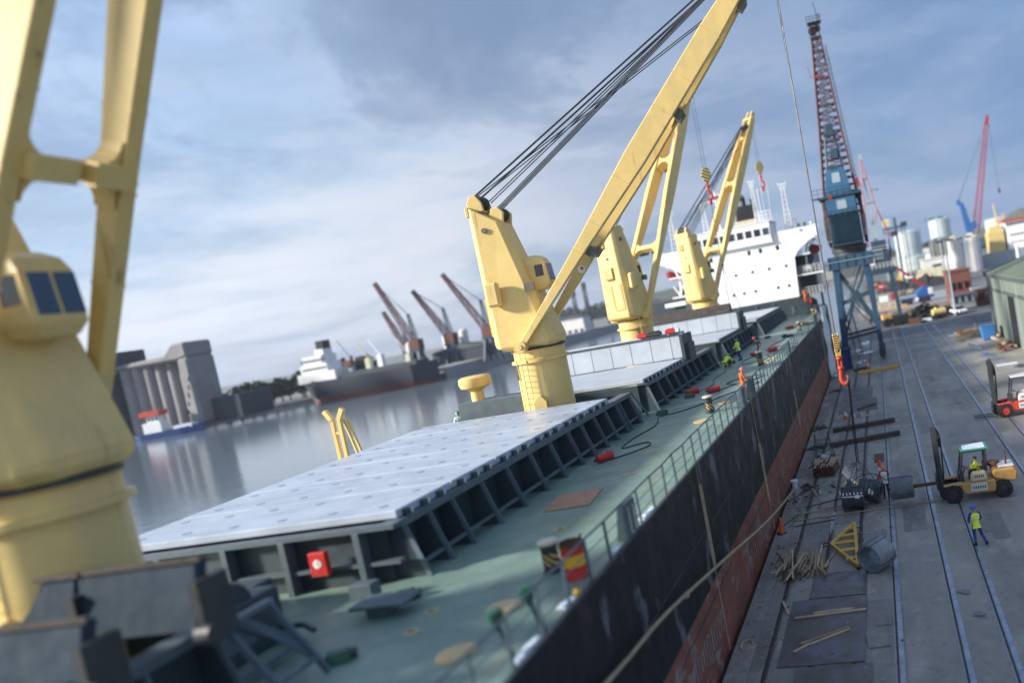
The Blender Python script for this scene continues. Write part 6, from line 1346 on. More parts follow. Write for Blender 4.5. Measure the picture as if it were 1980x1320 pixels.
# lattice boom: four chords narrowing to the head
def bsec(t):
    z = 16.5+t*26.2; cx = -3.15+t*.15 ; cy = 107.2+t*4.2; hw = (2.35*(1-t)**1.0+.55*t) if t > .12 else 2.35-.2*t; hd = .9*(1-t)+.5*t
    return [Vector((cx+sx*hw, cy+sy*hd, z)) for sx, sy in ((-1, -1), (1, -1), (1, 1), (-1, 1))]
b = MB()
for i in range(4): b.tube([bsec(t)[i] for t in (0, .12, .5, 1)], .15, 6)
boom = G('lattice_boom', b, 'lattice_red')
NB = 26
for k in range(NB):
    t0, t1 = .1+.9*k/NB, .1+.9*(k+1)/NB; A, B = bsec(t0), bsec(t1); b = MB()
    for i in range(4):
        j = (i+1) % 4; b.beam(A[i], A[j], .12); b.beam(A[i] if k % 2 == 0 else A[j], B[j] if k % 2 == 0 else B[i], .10)
    if k % 4 == 0:
        for i in range(4): b.beam(A[i], A[(i+1) % 4], .15)
        b.beam(A[0], A[2], .06)
    G('lattice_bay', b, 'lattice_red' if k % 3 else 'lattice_dark', boom)
b = MB(); hd = bsec(1.0); c = sum(hd, Vector())/4
b.bx(c.x-.75, c.x+.75, c.y-.7, c.y+.7, c.z-.1, c.z+.1); b.bx(c.x-.85, c.x+.95, c.y-.8, c.y+.8, c.z+1.9, c.z+2.0)
for sx in (-.55, 0, .55): b.beam((c.x+sx, c.y-.5, c.z), (c.x+sx, c.y-.5, c.z+2), .12); b.beam((c.x+sx, c.y+.5, c.z), (c.x+sx, c.y+.5, c.z+2), .12)
for y in (-.25, .25): b.cyl((c.x-.3, c.y+y-.08, c.z+1.0), (c.x-.3, c.y+y+.08, c.z+1.0), .55, n=16); b.cyl((c.x+.4, c.y+y-.08, c.z+1.2), (c.x+.4, c.y+y+.08, c.z+1.2), .4, n=16)
for h in (.5, 1.0): b.tube([(c.x-.85, c.y-.8, c.z+2+h*.7), (c.x+.95, c.y-.8, c.z+2+h*.7)], .035, 4)
for k in range(5): b.tube([(c.x-.85+k*.45, c.y-.8, c.z+2), (c.x-.85+k*.45, c.y-.8, c.z+2.7)], .035, 4)
b.beam((c.x+.7, c.y, c.z+2), (c.x+.35, c.y, c.z+4.6), .09); b.beam((c.x+1.0, c.y, c.z+2.0), (c.x+.8, c.y, c.z+3.0), .25, .1)
G('boom_head', b, 'lattice_dark', boom)
b = MB()
for k in range(30):
    t = .2+.75*k/30; p = bsec(t)[1]; b.beam(p+Vector((.1, 0, 0)), p+Vector((.5, 0, 0)), .04); 
b.tube([bsec(t)[1]+Vector((.5, 0, 0)) for t in (.2, .5, .95)], .04, 4); b.tube([bsec(t)[1]+Vector((.35, -.3, 0)) for t in (.2, .5, .95)], .03, 4); G('boom_ladder', b, 'lattice_dark', boom)
b = MB(); p = bsec(.80)[0]; b.beam(p, p+Vector((-.5, 0, .1)), .06); b.beam(p+Vector((-.5, 0, 0)), p+Vector((-.7, 0, 1.6)), .08); b.bx(p.x-.1, p.x+1.3, p.y-.1, p.y+.2, p.z-.1, p.z+.12); G('limit_gear', b, 'bright_red', boom)
b = MB()
for x in (-.3, -.1, .1, .3): b.tube([(-3.2+x, 105.4, 29.2), (c.x+x*.6, c.y, c.z+1.2)], .03, 4)
G('boom_ropes', b, 'rope_steel')

# ================================================================== YARD BEYOND, RIGHT
def lattice(b, p0, p1, w0, w1, n, r=.10, rb=.06, up=(0, 1, 0)):
    p0, p1 = Vector(p0), Vector(p1); d = (p1-p0).normalized(); x = d.cross(Vector(up)).normalized(); y = x.cross(d)
    S_ = lambda t: [p0.lerp(p1, t) + (x*sx+y*sy)*((w0*(1-t)+w1*t)/2) for sx, sy in ((-1, -1), (1, -1), (1, 1), (-1, 1))]
    for i in range(4): b.tube([S_(0)[i], S_(1)[i]], r, 5)
    for k in range(n):
        A, B = S_(k/n), S_((k+1)/n)
        for i in range(4): b.beam(A[i] if k % 2 else A[(i+1) % 4], B[(i+1) % 4] if k % 2 else B[i], rb)
        b.beam(A[0], A[1], rb); b.beam(A[2], A[3], rb)
# shed with profiled cladding and a tall dark doorway
sh = thing('quay_shed', 'grey-green clad shed on the quay with a tall dark door gap', 'shed', (24, 100, 0), world=True)
x0, y0, y1, zt = 14.0, 62.0, 115.0, 8.0
b = MB(); b.bx(x0+.12, 42, y0, y1-.12, 0, zt-.05); ob('wall', b, 'shed_green', sh)
dy0, dy1 = 94.2, 98.4
k = 0
for i in range(53):
    ya, yb = y0+i*1.0, y0+i*1.0+.97
    for za, zb in ((0.02, 5.75), (6.12, 7.55)):
        if za < 1 and yb > dy0 and ya < dy1: continue
        b = MB(); b.loft([[(x0+.119, ya, za), (x0+.119, yb, za), (x0+.04, yb-.2, za), (x0+.04, ya+.2, za)], [(x0+.119, ya, zb), (x0+.119, yb, zb), (x0+.04, yb-.2, zb), (x0+.04, ya+.2, zb)]]); ob('cladding_panel', b, 'shed_green', sh)
for i in range(14):
    xa = x0+.15+i*2; b = MB(); b.bx(xa, xa+1.9, y1-.12, y1-.02, .02, 5.75); ob('cladding_panel', b, 'shed_green', sh); b = MB(); b.bx(xa, xa+1.9, y1-.12, y1-.02, 6.1, 7.6); ob('cladding_panel', b, 'shed_green', sh)
b = MB(); b.bx(x0-.08, x0+.16, y0, y1+.05, 5.78, 6.10); b.bx(x0-.25, x0+.16, y0, y1+.1, 7.6, 8.05); b.bx(x0, 42, y1-.14, y1+.06, 5.78, 6.08); b.bx(x0, 42, y1-.14, y1+.1, 7.6, 8.05); ob('fascia', b, 'shed_trim', sh)
for yy in (76, 85.5, 91, 101, 107.5, 112): b = MB(); b.bx(x0-.10, x0+.13, yy-.14, yy+.14, 0, 7.6); ob('column', b, 'lamp_grey', sh)
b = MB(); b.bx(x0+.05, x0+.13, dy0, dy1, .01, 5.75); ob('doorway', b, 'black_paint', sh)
b = MB(); b.loft([[(x0-.3, y0, 8.06), (x0-.3, y1+.1, 8.06), (x0-.3, y1+.1, 8.16), (x0-.3, y0, 8.16)], [(28, y0, 11.2), (28, y1+.1, 11.2), (28, y1+.1, 11.35), (28, y0, 11.35)], [(42.3, y0, 8.06), (42.3, y1+.1, 8.06), (42.3, y1+.1, 8.16), (42.3, y0, 8.16)]]); rf = ob('roof', b, 'shed_roof', sh)
b = MB()
for i in range(18): b.beam((x0-.3, y0+i*3, 8.18), (28, y0+i*3, 11.38), .12, .06)
ob('roof_ribs', b, 'shed_roof', rf)
def T(nm, b, m, lb, cat, grp=None, **k): return tag(ob(nm, b, m, **k), lb, cat, grp)
# timber and bin along the shed
for i, (a, c_, m, lb) in enumerate((((12.9, 112.5, .5), (13.3, 105, .5), 'timber_pale', 'pale plank leaning low against the shed, farther one'), ((12.4, 104.5, .4), (13.2, 98.5, .4), 'timber_pale', 'pale plank low against the shed, nearer one'), ((12.6, 98.2, .3), (13.5, 93.8, .3), 'timber_pale', 'short pale plank in front of the shed doorway'))):
    b = MB(); b.beam(a, c_, .3, .3); T('plank', b, m, lb, 'plank')
b = MB(); r7 = random.Random(4)
for k in range(14): b.cbx((10.6+r7.uniform(-1.2, 1.1), 112.8+r7.uniform(-2.4, 2.4), .3+r7.random()*.6), (r7.uniform(1.5, 2.5), .22, .16), r7.uniform(-.4, .4))
for x, y in ((9.5, 110.6), (11.6, 111.2), (9.4, 115.6), (11.7, 115.2)): b.bx(x-.08, x+.08, y-.08, y+.08, 0, 1.5)
T('timber_stack', b, 'timber', 'stillage of stacked brown timber near the blue bin', 'timber stack')
t = thing('waste_bin', 'bright blue square bin standing beside the shed', 'bin', (12.25, 106.3, 0))
b = MB(); b.loft([[(-.75, -.75, .05), (.75, -.75, .05), (.75, .75, .05), (-.75, .75, .05)], [(-.85, -.85, 1.75), (.85, -.85, 1.75), (.85, .85, 1.75), (-.85, .85, 1.75)]]); ob('body', b, 'bin_blue', t, bevel=.08, world=False)
b = MB(); b.bx(-.9, .9, -.9, .9, 1.75, 1.85); ob('rim', b, 'bin_blue', t, bevel=.04, world=False)
b = MB()
for k in range(10): b.cbx((12.3+r7.uniform(-.8, .8), 94+r7.uniform(-1.2, 1.2), .25+r7.random()*.4), (r7.uniform(.4, 1.1), r7.uniform(.2, .5), .3), r7.uniform(0, 3))
T('rubble_heap', b, 'timber_red', 'small heap of rubbish by the shed doorway', 'rubbish heap')
for i, (x, y, w, d, lb) in enumerate(((8.6, 117, .5, .6, 'small pale paper patch on the quay, farthest of the row'), (11.0, 83.8, 1.0, .5, 'pale sheet lying behind the mast of the red forklift'))):
    b = MB(); b.bx(x-w, x+w, y-d, y+d, .0, .04); T('paper_sheet', b, 'net_white', lb, 'sheet')
# scrap heap, trucks, pipes, bank at the end of the quay
sp_ = thing('scrap_heap', 'big black heap of tyres and scrap at the end of the quay', 'scrap heap', (7.2, 153.5, 0), world=True); r8 = random.Random(8)
for k in range(170):
    x = r8.gauss(7.2, 1.7); y = r8.gauss(153.5, 2.6); hm = 2.6*math.exp(-((x-7.2)/3)**2-((y-153.5)/4)**2); z = r8.random()*hm+.15
    b = MB()
    if k % 3 == 0: b.lathe([(.28, -.14), (.5, -.14), (.55, 0), (.5, .14), (.28, .14)], (x, y, z), 'Y', 10, False, Matrix.Rotation(r8.uniform(0, 3), 4, 'Z') @ Matrix.Rotation(r8.uniform(0, 1.5), 4, 'X'))
    else: b.cbx((x, y, z), (r8.uniform(.3, 1.4), r8.uniform(.2, .8), r8.uniform(.2, .6)), r8.uniform(0, 3))
    ob('old_tyre' if k % 3 == 0 else 'scrap_block', b, 'scrap', sp_)
t = thing('tank_trailer', 'small yellow tank trailer in front of the black heap', 'trailer', (9.3, 147.6, 0), R(12))
b = MB(); b.lathe([(.1, -1.3), (.5, -1.25), (.62, -1.1), (.62, 1.1), (.5, 1.25), (.1, 1.3)], (0, 0, 1.25), 'X', 18); ob('tank', b, 'pale_yellow', t, smooth=True, world=False)
b = MB(); b.bx(-1.3, 1.5, -.4, .4, .55, .68); b.cyl((-.6, -.6, .35), (-.6, .6, .35), .35, n=14); b.cyl((.5, -.6, .35), (.5, .6, .35), .35, n=14); ob('chassis', b, 'rubber', t, world=False)
b = MB(); b.cyl((-.5, 0, 1.8), (-.5, 0, 2.1), .2, n=10); ob('filler', b, 'vest_yellow', t, world=False)
t = thing('dump_truck', 'old truck with ochre bonnet and black wheels at the end of the track', 'truck', (1.6, 148.5, 0), R(10))
b = MB(); b.bx(-2.4, 2.4, -1.0, 1.0, .8, 1.3); b.bx(-.2, 2.3, -1.05, 1.05, 1.3, 1.8); ob('body', b, 'scrap', t, bevel=.06, world=False)
b = MB(); b.bx(-2.4, -.5, -1.0, 1.0, 1.3, 2.3); ob('bonnet', b, 'fork_orange', t, bevel=.15, world=False)
for x in (-1.6, 0.2, 1.7): b = MB(); b.lathe([(.3, -1.2), (.75, -1.2), (.8, -1.0), (.8, 1.0), (.75, 1.2), (.3, 1.2)], (x, 0, .8), 'Y', 18); ob('wheel', b, 'rubber', t, smooth=True, world=False)
b = MB(); b.bx(3.9, 5.9, 145.5, 147.0, .0, .9); T('steel_skip', b, 'rust', 'rusty low skip between the truck and the yellow trailer', 'skip', bevel=.05)
b = MB(); b.bx(6.2, 7.8, 144.9, 146.0, .1, .6); T('crate', b, 'net_white', 'pale flat crate in front of the black heap', 'crate', bevel=.05)
t = thing('warning_trestle', 'small timber trestle standing on the far track', 'trestle', (.9, 121.5, 0)); b = MB()
for s in (-.7, .7): b.beam((s, -.3, 0), (s, 0, 1.9), .09); b.beam((s, .3, 0), (s, 0, 1.9), .09)
b.beam((-.7, 0, 1.9), (.7, 0, 1.9), .09); b.beam((-.7, -.25, .2), (.7, -.25, .2), .09); ob('frame', b, 'timber', t, world=False)
rk_ = thing('rubble_bank', 'long low bank of rubble across the head of the tracks', 'rubble', (6, 166, 0), world=True); b = MB()
for i in range(40): 
    x = -4+i*.55+r8.uniform(-.3, .3); b.cbx((x, 166+r8.uniform(-3, 3), .5), (r8.uniform(.5, 1.6), r8.uniform(.5, 1.4), r8.uniform(.4, 1.1)), r8.uniform(0, 3))
pieces('rubble_block', b, 'wall_stone', rk_)
b = MB(); b.bx(-6, 22, 176, 178, -.1, .9); T('low_wall', b, 'concrete_dark', 'low dark wall behind the rubble bank', 'wall')
b = MB(); b.bx(-6, 36, 182, 240, -.1, .03); structure('road', b, 'concrete_pale')
b = MB()
for k in range(9): b.tube([(-5, 243+k*.1, .3+.5*(k % 3)), (5.2+k*.3, 243+k*.1, .3+.5*(k % 3))], .25, 8)
T('pipe_stack', b, 'concrete', 'stack of long pale pipes beyond the road', 'pipe stack')
b = MB(); b.bx(-.9, 1.6, 228.5, 229.4, 0, 1.6); T('barrier_board', b, 'strap_white', 'short pale barrier with red sign near the lamp post', 'barrier', bevel=.04)
t = thing('round_sign', 'round red sign with white centre near the tall lamp post', 'sign', (.15, 234, 0))
b = MB(); b.tube([(0, 0, 0), (0, 0, 3.6)], .08); ob('post', b, 'lamp_grey', t, world=False); b = MB(); b.cyl((0, -.1, 4.1), (0, 0, 4.1), 1.0, n=20); ob('disc', b, 'bright_red', t, world=False); b = MB(); b.bx(-.6, .6, -.12, -.101, 3.95, 4.25); ob('bar', b, 'strap_white', t, world=False)
b = MB(); b.bx(2.4, 3.8, 226.2, 226.8, .3, 2.2); T('sign_board', b, 'bright_red', 'red board at the foot of the tall lamp post', 'sign', bevel=.03)
# yellow guard rail and orange crate
t = thing('guard_rail', 'yellow tubular guard rail beyond the blue crane', 'guard rail', (.4, 180, 0)); b = MB()
for x in (-2.2, -1.1, 0, 1.1, 2.2): b.tube([(x, 0, 0), (x, 0, 2.4)], .09, 6)
ob('posts', b, 'drum_yellow', t, world=False); b = MB()
for z in (.3, 1.3, 2.35): b.tube([(-2.2, 0, z), (2.2, 0, z)], .09, 6)
b.tube([(-2.2, 0, .3), (-1.1, 0, 2.3)], .07); b.tube([(0, 0, .3), (1.1, 0, 2.3)], .07); ob('rails', b, 'drum_yellow', t, world=False)
b = MB(); b.bx(4.0, 5.2, 183, 184.2, 0, 1.3); T('crate', b, 'fork_orange', 'orange crate beside the yellow guard rail', 'crate', bevel=.05)
# mobile crane, blue with red boom
t = thing('mobile_crane', 'blue truck crane with a red telescopic boom pointing left', 'mobile crane', (8.4, 199, 0), R(4))
b = MB(); b.bx(-4.4, 3.6, -1.2, 1.2, 1.0, 1.55); ob('chassis', b, 'container_blue', t, bevel=.05, world=False)
for x in (-3.5, -2.2, .6, 2.0):
    b = MB(); b.lathe([(.3, -1.3), (.68, -1.3), (.72, -1.1), (.72, 1.1), (.68, 1.3), (.3, 1.3)], (x, 0, .72), 'Y', 18); ob('wheel', b, 'rubber', t, smooth=True, world=False)
b = MB(); b.prism([(-.6, 1.55), (3.4, 1.55), (3.3, 3.6), (1.2, 3.9), (-.5, 2.6)], 'XZ', -1.15, 1.15); ob('upper_works', b, 'harbour_blue', t, bevel=.15, world=False)
b = MB(); b.bx(2.4, 3.5, -1.25, 1.25, 1.7, 3.3); ob('cab', b, 'fork_white', t, bevel=.1, world=False)
b = MB(); b.beam((2.0, 0, 3.4), (-3.8, 0, 9.2), .95, .8, .6, .55); bm_ = ob('boom', b, 'bright_red', t, bevel=.04, world=False)
b = MB(); b.beam((-3.7, 0, 9.1), (-4.6, 0, 9.7), .45, .5); b.cyl((-4.6, -.3, 9.7), (-4.6, .3, 9.7), .4, n=12); ob('boom_head', b, 'steel_dark', bm_, world=False)
b = MB(); b.bx(-1.6, -.6, -.52, .52, 6.2, 6.7); ob('boom_panel', b, 'strap_white', bm_, world=False)
b = MB(); b.cyl((-.6, -1.35, 1.1), (-.6, -1.2, 1.1), .45, n=16); ob('outrigger_disc', b, 'strap_white', t, world=False)
# parked car
t = thing('parked_car', 'white estate car parked before the brick building', 'car', (12.9, 150.5, 0), R(-72))
b = MB(); b.loft([[(-2.1, -.82, .35), (2.1, -.82, .35), (2.1, .82, .35), (-2.1, .82, .35)], [(-2.15, -.85, .65), (2.15, -.85, .65), (2.15, .85, .65), (-2.15, .85, .65)], [(-2.1, -.8, .92), (2.0, -.8, .85), (2.0, .8, .85), (-2.1, .8, .92)]]); ob('body', b, 'white_paint', t, bevel=.06, world=False)
b = MB(); b.loft([[(-1.9, -.74, .92), (1.0, -.74, .9), (1.0, .74, .9), (-1.9, .74, .92)], [(-1.5, -.62, 1.42), (.35, -.62, 1.42), (.35, .62, 1.42), (-1.5, .62, 1.42)]]); ob('windows', b, 'glass_dark', t, world=False)
b = MB(); b.bx(-1.55, .4, -.63, .63, 1.41, 1.47); ob('roof', b, 'white_paint', t, bevel=.03, world=False)
for x in (-1.35, 1.35):
    for y in (-.75, .75): b = MB(); b.lathe([(.15, -.11), (.31, -.11), (.33, 0), (.31, .11), (.15, .11)], (x, y, .33), 'Y', 16); ob('wheel', b, 'rubber', t, smooth=True, world=False)
for y in (-.6, .6): b = MB(); b.bx(2.12, 2.17, y-.18, y+.18, .6, .78); ob('headlight', b, 'strap_white', t, world=False)
# brick building, two storeys, flat-roofed annexe in front
t = thing('brick_building', 'two storey red brick building with a lower annexe', 'building', (15.5, 172, 0), world=True)
def walls(par, x0, x1, y0, y1, z0, z1, m): b = MB(); b.bx(x0, x1, y0, y1, z0, z1); return ob('wall', b, m, par)
walls(t, 13.2, 17.4, 166, 176, 0, 7.0, 'brick_red'); walls(t, 17.2, 27, 163, 172, 0, 3.0, 'brick_red')
b = MB(); b.bx(13.0, 17.6, 165.8, 176.2, 7.0, 7.35); b.bx(13.1, 17.5, 165.88, 166.0, 4.9, 5.2); ob('roof', b, 'brick_red', t)
b = MB(); b.bx(16.9, 27.3, 162.6, 172.3, 3.0, 3.5); ob('annexe_roof', b, 'concrete_pale', t)
for x in (13.5, 14.7, 16.1):
    f = MB(); f.bx(x, x+.9, 165.92, 166.02, 3.4, 4.8); w = ob('window', f, 'strap_white' if False else 'brick_red', t); p = MB(); p.bx(x+.05, x+.85, 165.9, 165.93, 3.45, 4.75); ob('pane', p, 'glass_dark', w)
for x in (17.9, 20.2, 22.6):
    f = MB(); f.bx(x, x+1.3, 162.92, 163.02, 1.0, 2.5); w = ob('window', f, 'brick_red', t); p = MB(); p.bx(x+.06, x+1.24, 162.9, 162.93, 1.05, 2.45); ob('pane', p, 'glass_dark', w)
t = thing('portable_cabin', 'grey flat-roofed cabin with small windows behind the white car', 'cabin', (14.3, 160, 0), world=True)
b = MB(); b.bx(12.6, 17.0, 158.5, 161.5, .2, 2.7); ob('wall', b, 'concrete_pale', t); b = MB(); b.bx(12.4, 17.2, 158.3, 161.7, 2.7, 2.9); ob('roof', b, 'lamp_grey', t)
for k in range(7): b = MB(); b.bx(12.75+k*.6, 13.05+k*.6, 158.44, 158.5, 1.4, 2.5); ob('pane', b, 'glass_dark' if k % 2 else 'strap_white', t)
# row of cream containers
for k in range(6):
    t = thing('shipping_container', ('second', 'third', 'fourth', 'fifth', 'rightmost')[k-1]+' cream shipping container from the left in the row' if k else 'cream shipping container with blue emblem at the left end of the row', 'container', (12.4+k*2.46, 318.5-k*.5, 0), R(-6), 'cream containers in a row')
    b = MB(); b.bx(-1.25, 1.25, 0, 6, .1, 4.6); ob('body', b, 'container_cream', t, world=False)
    b = MB()
    for j in range(5): b.bx(-1.0+j*.5-.10, -1.0+j*.5+.10, -.06, 0, .3, 4.4)
    ob('ribs', b, 'container_cream', t, world=False); b = MB(); b.bx(-1.28, -1.2, -.05, .05, .1, 4.6); b.bx(1.2, 1.28, -.05, .05, .1, 4.6); ob('corner_post', b, 'shed_trim', t, world=False)
    if k == 0: b = MB(); b.prism([(-.5, 1.9), (.9, 1.9), (1.1, 3.9), (-.3, 3.9)], 'XZ', -.10, -.065); ob('emblem', b, 'container_blue', t, world=False); b = MB(); b.bx(-.1, .6, -.13, -.11, 2.7, 3.1); ob('emblem_mark', b, 'strap_white', t, world=False)
# white twin silos
for i, (x, lb) in enumerate(((30.9, 'fat white silo next to the dark grey tank'), (37.5, 'fat white silo next to the moored ship'))):
    t = thing('storage_silo', lb, 'silo', (x, 332, 0), group='white silos')
    for s in (0,):
        b = MB(); b.lathe([(2.85, 0), (2.85, 13.4), (2.5, 13.8), (.2, 14.1)], (s, 0, 0), n=32); ob('shell', b, 'silo_white', t, smooth=True, world=False)
        for z in (3.5, 7.2, 11): b = MB(); b.lathe([(2.86, z), (2.89, z+.05), (2.86, z+.1)], (s, 0, 0), n=32, cap=False); ob('band', b, 'silo_white', t, world=False)
    b = MB(); b.bx(-2.2, 2.2, -1, 1, 14.0, 14.2); b.bx(-1.5, .5, -.6, .6, 14.2, 15.2); b.bx(-.35, -.2, -3.1, -3.0, 0, 13.4); ob('head_house', b, 'container_cream', t, world=False)
# storage tanks
for (x, y, r, h, m, lb, dome) in ((17.2, 425, 6.5, 21.0, 'tank_white', 'big pale green storage tank, left one behind', 2.0), (34.8, 440, 5.4, 24.5, 'tank_white', 'tallest pale storage tank in the middle', 2.2), (17, 398, 6.5, 9.2, 'tank_white', 'low round white tank in front of the big ones', .6), (28, 392, 5.5, 9.0, 'tank_white', 'low pale tank right of the first low one', .6), (34.5, 392, 6.5, 8.8, 'tank_white', 'low pale tank farthest right of the low row', .6), (30.5, 385, 6.0, 14.2, 'tank_dark', 'dark grey tank left of the white silos', .5), (88, 420, 8, 17, 'tank_white', 'pale tank far right of the red jib', 1), (62, 430, 6, 20, 'tank_white', 'pale tank behind the base of the red jib', 1)):
    t = thing('storage_tank', lb, 'tank', (x, y, 0), group='storage tanks')
    b = MB(); b.lathe([(r, 0), (r, h), (r*.96, h+dome*.3), (r*.6, h+dome*.8), (.2, h+dome)], n=40); ob('shell', b, m, t, smooth=True, world=False)
    b = MB()
    for k in range(28): a = 6.283*k/28; b.bx(r*1.0*math.cos(a)-.07, r*1.0*math.cos(a)+.07, r*math.sin(a)-.07, r*math.sin(a)+.07, 0, h+1.1)
    for z in (h*.33, h*.66, h+1.0): b.tube([((r+.06)*math.cos(6.283*k/32), (r+.06)*math.sin(6.283*k/32), z) for k in range(33)], .10, 4, caps=False)
    ob('ribs', b, 'lamp_grey' if m == 'tank_white' else 'tank_dark', t, world=False)
# white store building with dark coal heaps in front
b = MB(); b.bx(17.5, 28.8, 335, 343, 0, 7.6); t = thing('white_store', 'long low white store with a dark opening', 'building', (23, 339, 0), world=True); ob('wall', b, 'silo_white', t); b = MB(); b.bx(21.5, 25, 334.9, 335.0, 0, 5.4); ob('opening', b, 'steel_dark', t); b = MB(); b.bx(17.2, 29.1, 334.6, 343.4, 7.6, 8.0); ob('roof', b, 'silo_white', t)
b = MB(); secs = []
for i in range(19):
    x = 2+i*1.45; h = 3.0+.7*math.sin(i*.9)+.4*math.sin(i*2.3); secs.append([(x, 268, 0), (x, 271, h), (x, 276, h*1.05), (x, 280, 0)])
b.loft(secs); structure('coal_bank', b, 'scrap')
b = MB()
for k in range(12): b.ball((16.5+r8.uniform(-2.3, 2.3), 305+r8.uniform(-1, 1), 1.4), r8.uniform(.8, 1.8), 8, 5, (1, 1, 1.5))
T('sand_heap', b, 'timber_pale', 'tan heap left of the white store', 'heap', smooth=True)
r9 = random.Random(21)
for i in range(22):
    x = r9.uniform(-6, 14); y = r9.uniform(255, 360); w = r9.uniform(1.5, 4); h = r9.uniform(.8, 2.4)
    b = MB()
    for k in range(3): b.cbx((x+k*.2, y+k*.2, h*(k+.5)/3), (w*r9.uniform(.8, 1), r9.uniform(1.5, 3), h/3-.05), r9.uniform(-.1, .1))
    m = r9.choice(['timber_dark', 'wall_stone', 'timber_pale', 'scrap', 'scrap', 'concrete', 'timber_red']); o = T('material_stack', b, m, 'low stack of '+dict(timber_dark='dark timber', wall_stone='brown stone', timber_pale='pale timber', scrap='black scrap', concrete='pale concrete blocks', timber_red='red-brown timber')[m]+' in the far yard', 'stack', 'stacks in the far yard')
# lamp posts
def lamp_post(x, y, h, label, arms=True):
    t = thing('lamp_post', label, 'lamp post', (x, y, 0), group='tall lamp posts in the yard')
    b = MB(); b.tube([(0, 0, 0), (0, 0, h*.3), (0, 0, h)], [.34, .2, .12], 8); ob('pole', b, 'lamp_grey', t, smooth=True, world=False)
    b = MB(); 
    for k in range(6): a = 6.283*k/6; b.beam((0, 0, h), (1.3*math.cos(a), 1.3*math.sin(a), h), .08); b.cbx((1.3*math.cos(a), 1.3*math.sin(a), h-.15), (.5, .5, .3))
    ob('lamp_head', b, 'steel_dark', t, world=False)
lamp_post(3.35, 300, 36.5, 'tall lamp post right of the blue quay crane'); lamp_post(14.6, 190, 19, 'thin lamp post left of the brick building'); lamp_post(12.3, 150, 13.5, 'lamp post beside the white car'); lamp_post(18.4, 176, 13.5, 'lamp post at the right of the brick building'); lamp_post(25.5, 380, 25, 'lamp post standing among the tanks, left one'); lamp_post(44, 400, 27, 'lamp post standing among the tanks, right one')
# lattice jetty crane with sign box
t = thing('jetty_crane', 'dark lattice jetty crane with small sign box on its arm', 'crane', (9.8, 318, 0), world=True)
b = MB(); b.beam((9.2, 318, 0), (9.2, 318, 26), .9); lattice(b, (11.8, 318, 0), (11.8, 318, 23), 1.6, 1.4, 12, .15, .1); ob('tower', b, 'crane_blue_dark', t)
b = MB(); b.beam((4.5, 318, 22), (13.5, 318, 22.4), .5, .7); b.beam((4.2, 318, 21.0), (9, 318, 19.6), .4); b.bx(7, 8.8, 317, 319, 19.0, 21); b.bx(11.2, 13.5, 317.3, 318.7, 22.4, 23.8); ob('arm', b, 'steel_dark', t)
b = MB(); b.bx(4.4, 7.2, 317.2, 318.6, 23.2, 25.8); sb = ob('sign_box', b, 'container_cream', t); b = MB(); b.bx(4.9, 6.7, 317.12, 317.2, 24.0, 25.0); ob('sign_face', b, 'drum_yellow', sb)
b = MB(); b.bx(5.4, 6.4, 317.5, 318.5, 14.2, 15.4); b.tube([(5.9, 318, 15.4), (5.9, 318, 19.5)], .06); ob('hook_block', b, 'steel_dark', t)
b = MB(); b.bx(7.2, 9.2, 330, 332, 0, 2.6); b.bx(7.6, 8.6, 330.3, 331.6, 2.6, 4.4); T('excavator', b, 'drum_yellow', 'yellow excavator at the foot of the jetty crane', 'excavator', bevel=.1)
# second red crane behind the blue one
t = thing('red_jib_crane', 'slim red-framed jib crane directly behind the blue quay crane', 'crane', (1.5, 151, 0), world=True)
b = MB()
apex = Vector((.15, 152, 31.3))
for p in ((-.6, 150, 21), (1.6, 150, 21)): b.tube([p, apex], .12, 6)
b.tube([(-.6, 150, 21), (-1.0, 150, 14.5)], .13, 6); b.tube([(1.6, 150, 21), (2.9, 150, 17), (2.6, 150, 11)], .13, 6); b.tube([(-.4, 150, 22.5), (1.3, 150, 22.5)], .1, 6); b.tube([(-.1, 151, 27), (.7, 151, 27)], .1, 6); b.tube([(1.6, 150, 21), (.2, 150, 17.5)], .1, 6); ob('jib_frame', b, 'bright_red', t)
b = MB(); b.beam((.5, 150.5, 15), (.2, 151.5, 27), .5, .5, .25, .25); b.bx(-.2, 1.2, 149.5, 151, 16, 18.5); b.beam(apex-Vector((0, 0, .8)), apex+Vector((0, 0, .3)), .7); ob('strut', b, 'lamp_grey', t)
b = MB(); b.bx(-1.2, 2.6, 148.5, 153, 10.5, 13.5); b.bx(-.5, 2.2, 148.6, 152, 13.5, 15.6); b.bx(-2.2, 3.2, 148, 153.5, 9.6, 10.5); ob('machine_house', b, 'crane_blue_dark', t, bevel=.1)
b = MB()
for x in (-1.8, 2.8):
    for y in (148.5, 153): b.beam((x*.8+.1, y, 9.6), (x, y, .1), .6)
ob('leg', b, 'crane_blue_dark', t); b = MB()
for h in (.5, 1.0): b.tube([(-2.2, 147.9, 10.5+h), (3.2, 147.9, 10.5+h)], .04, 4); b.tube([(-1.2, 148.4, 13.5+h), (2.6, 148.4, 13.5+h)], .04, 4)
for k in range(9): b.tube([(-2.2+k*.67, 147.9, 10.5), (-2.2+k*.67, 147.9, 11.5)], .04, 4)
b.bx(-1.4, -.3, 148.2, 148.5, 11.3, 12.6); ob('rails', b, 'strap_white', t)
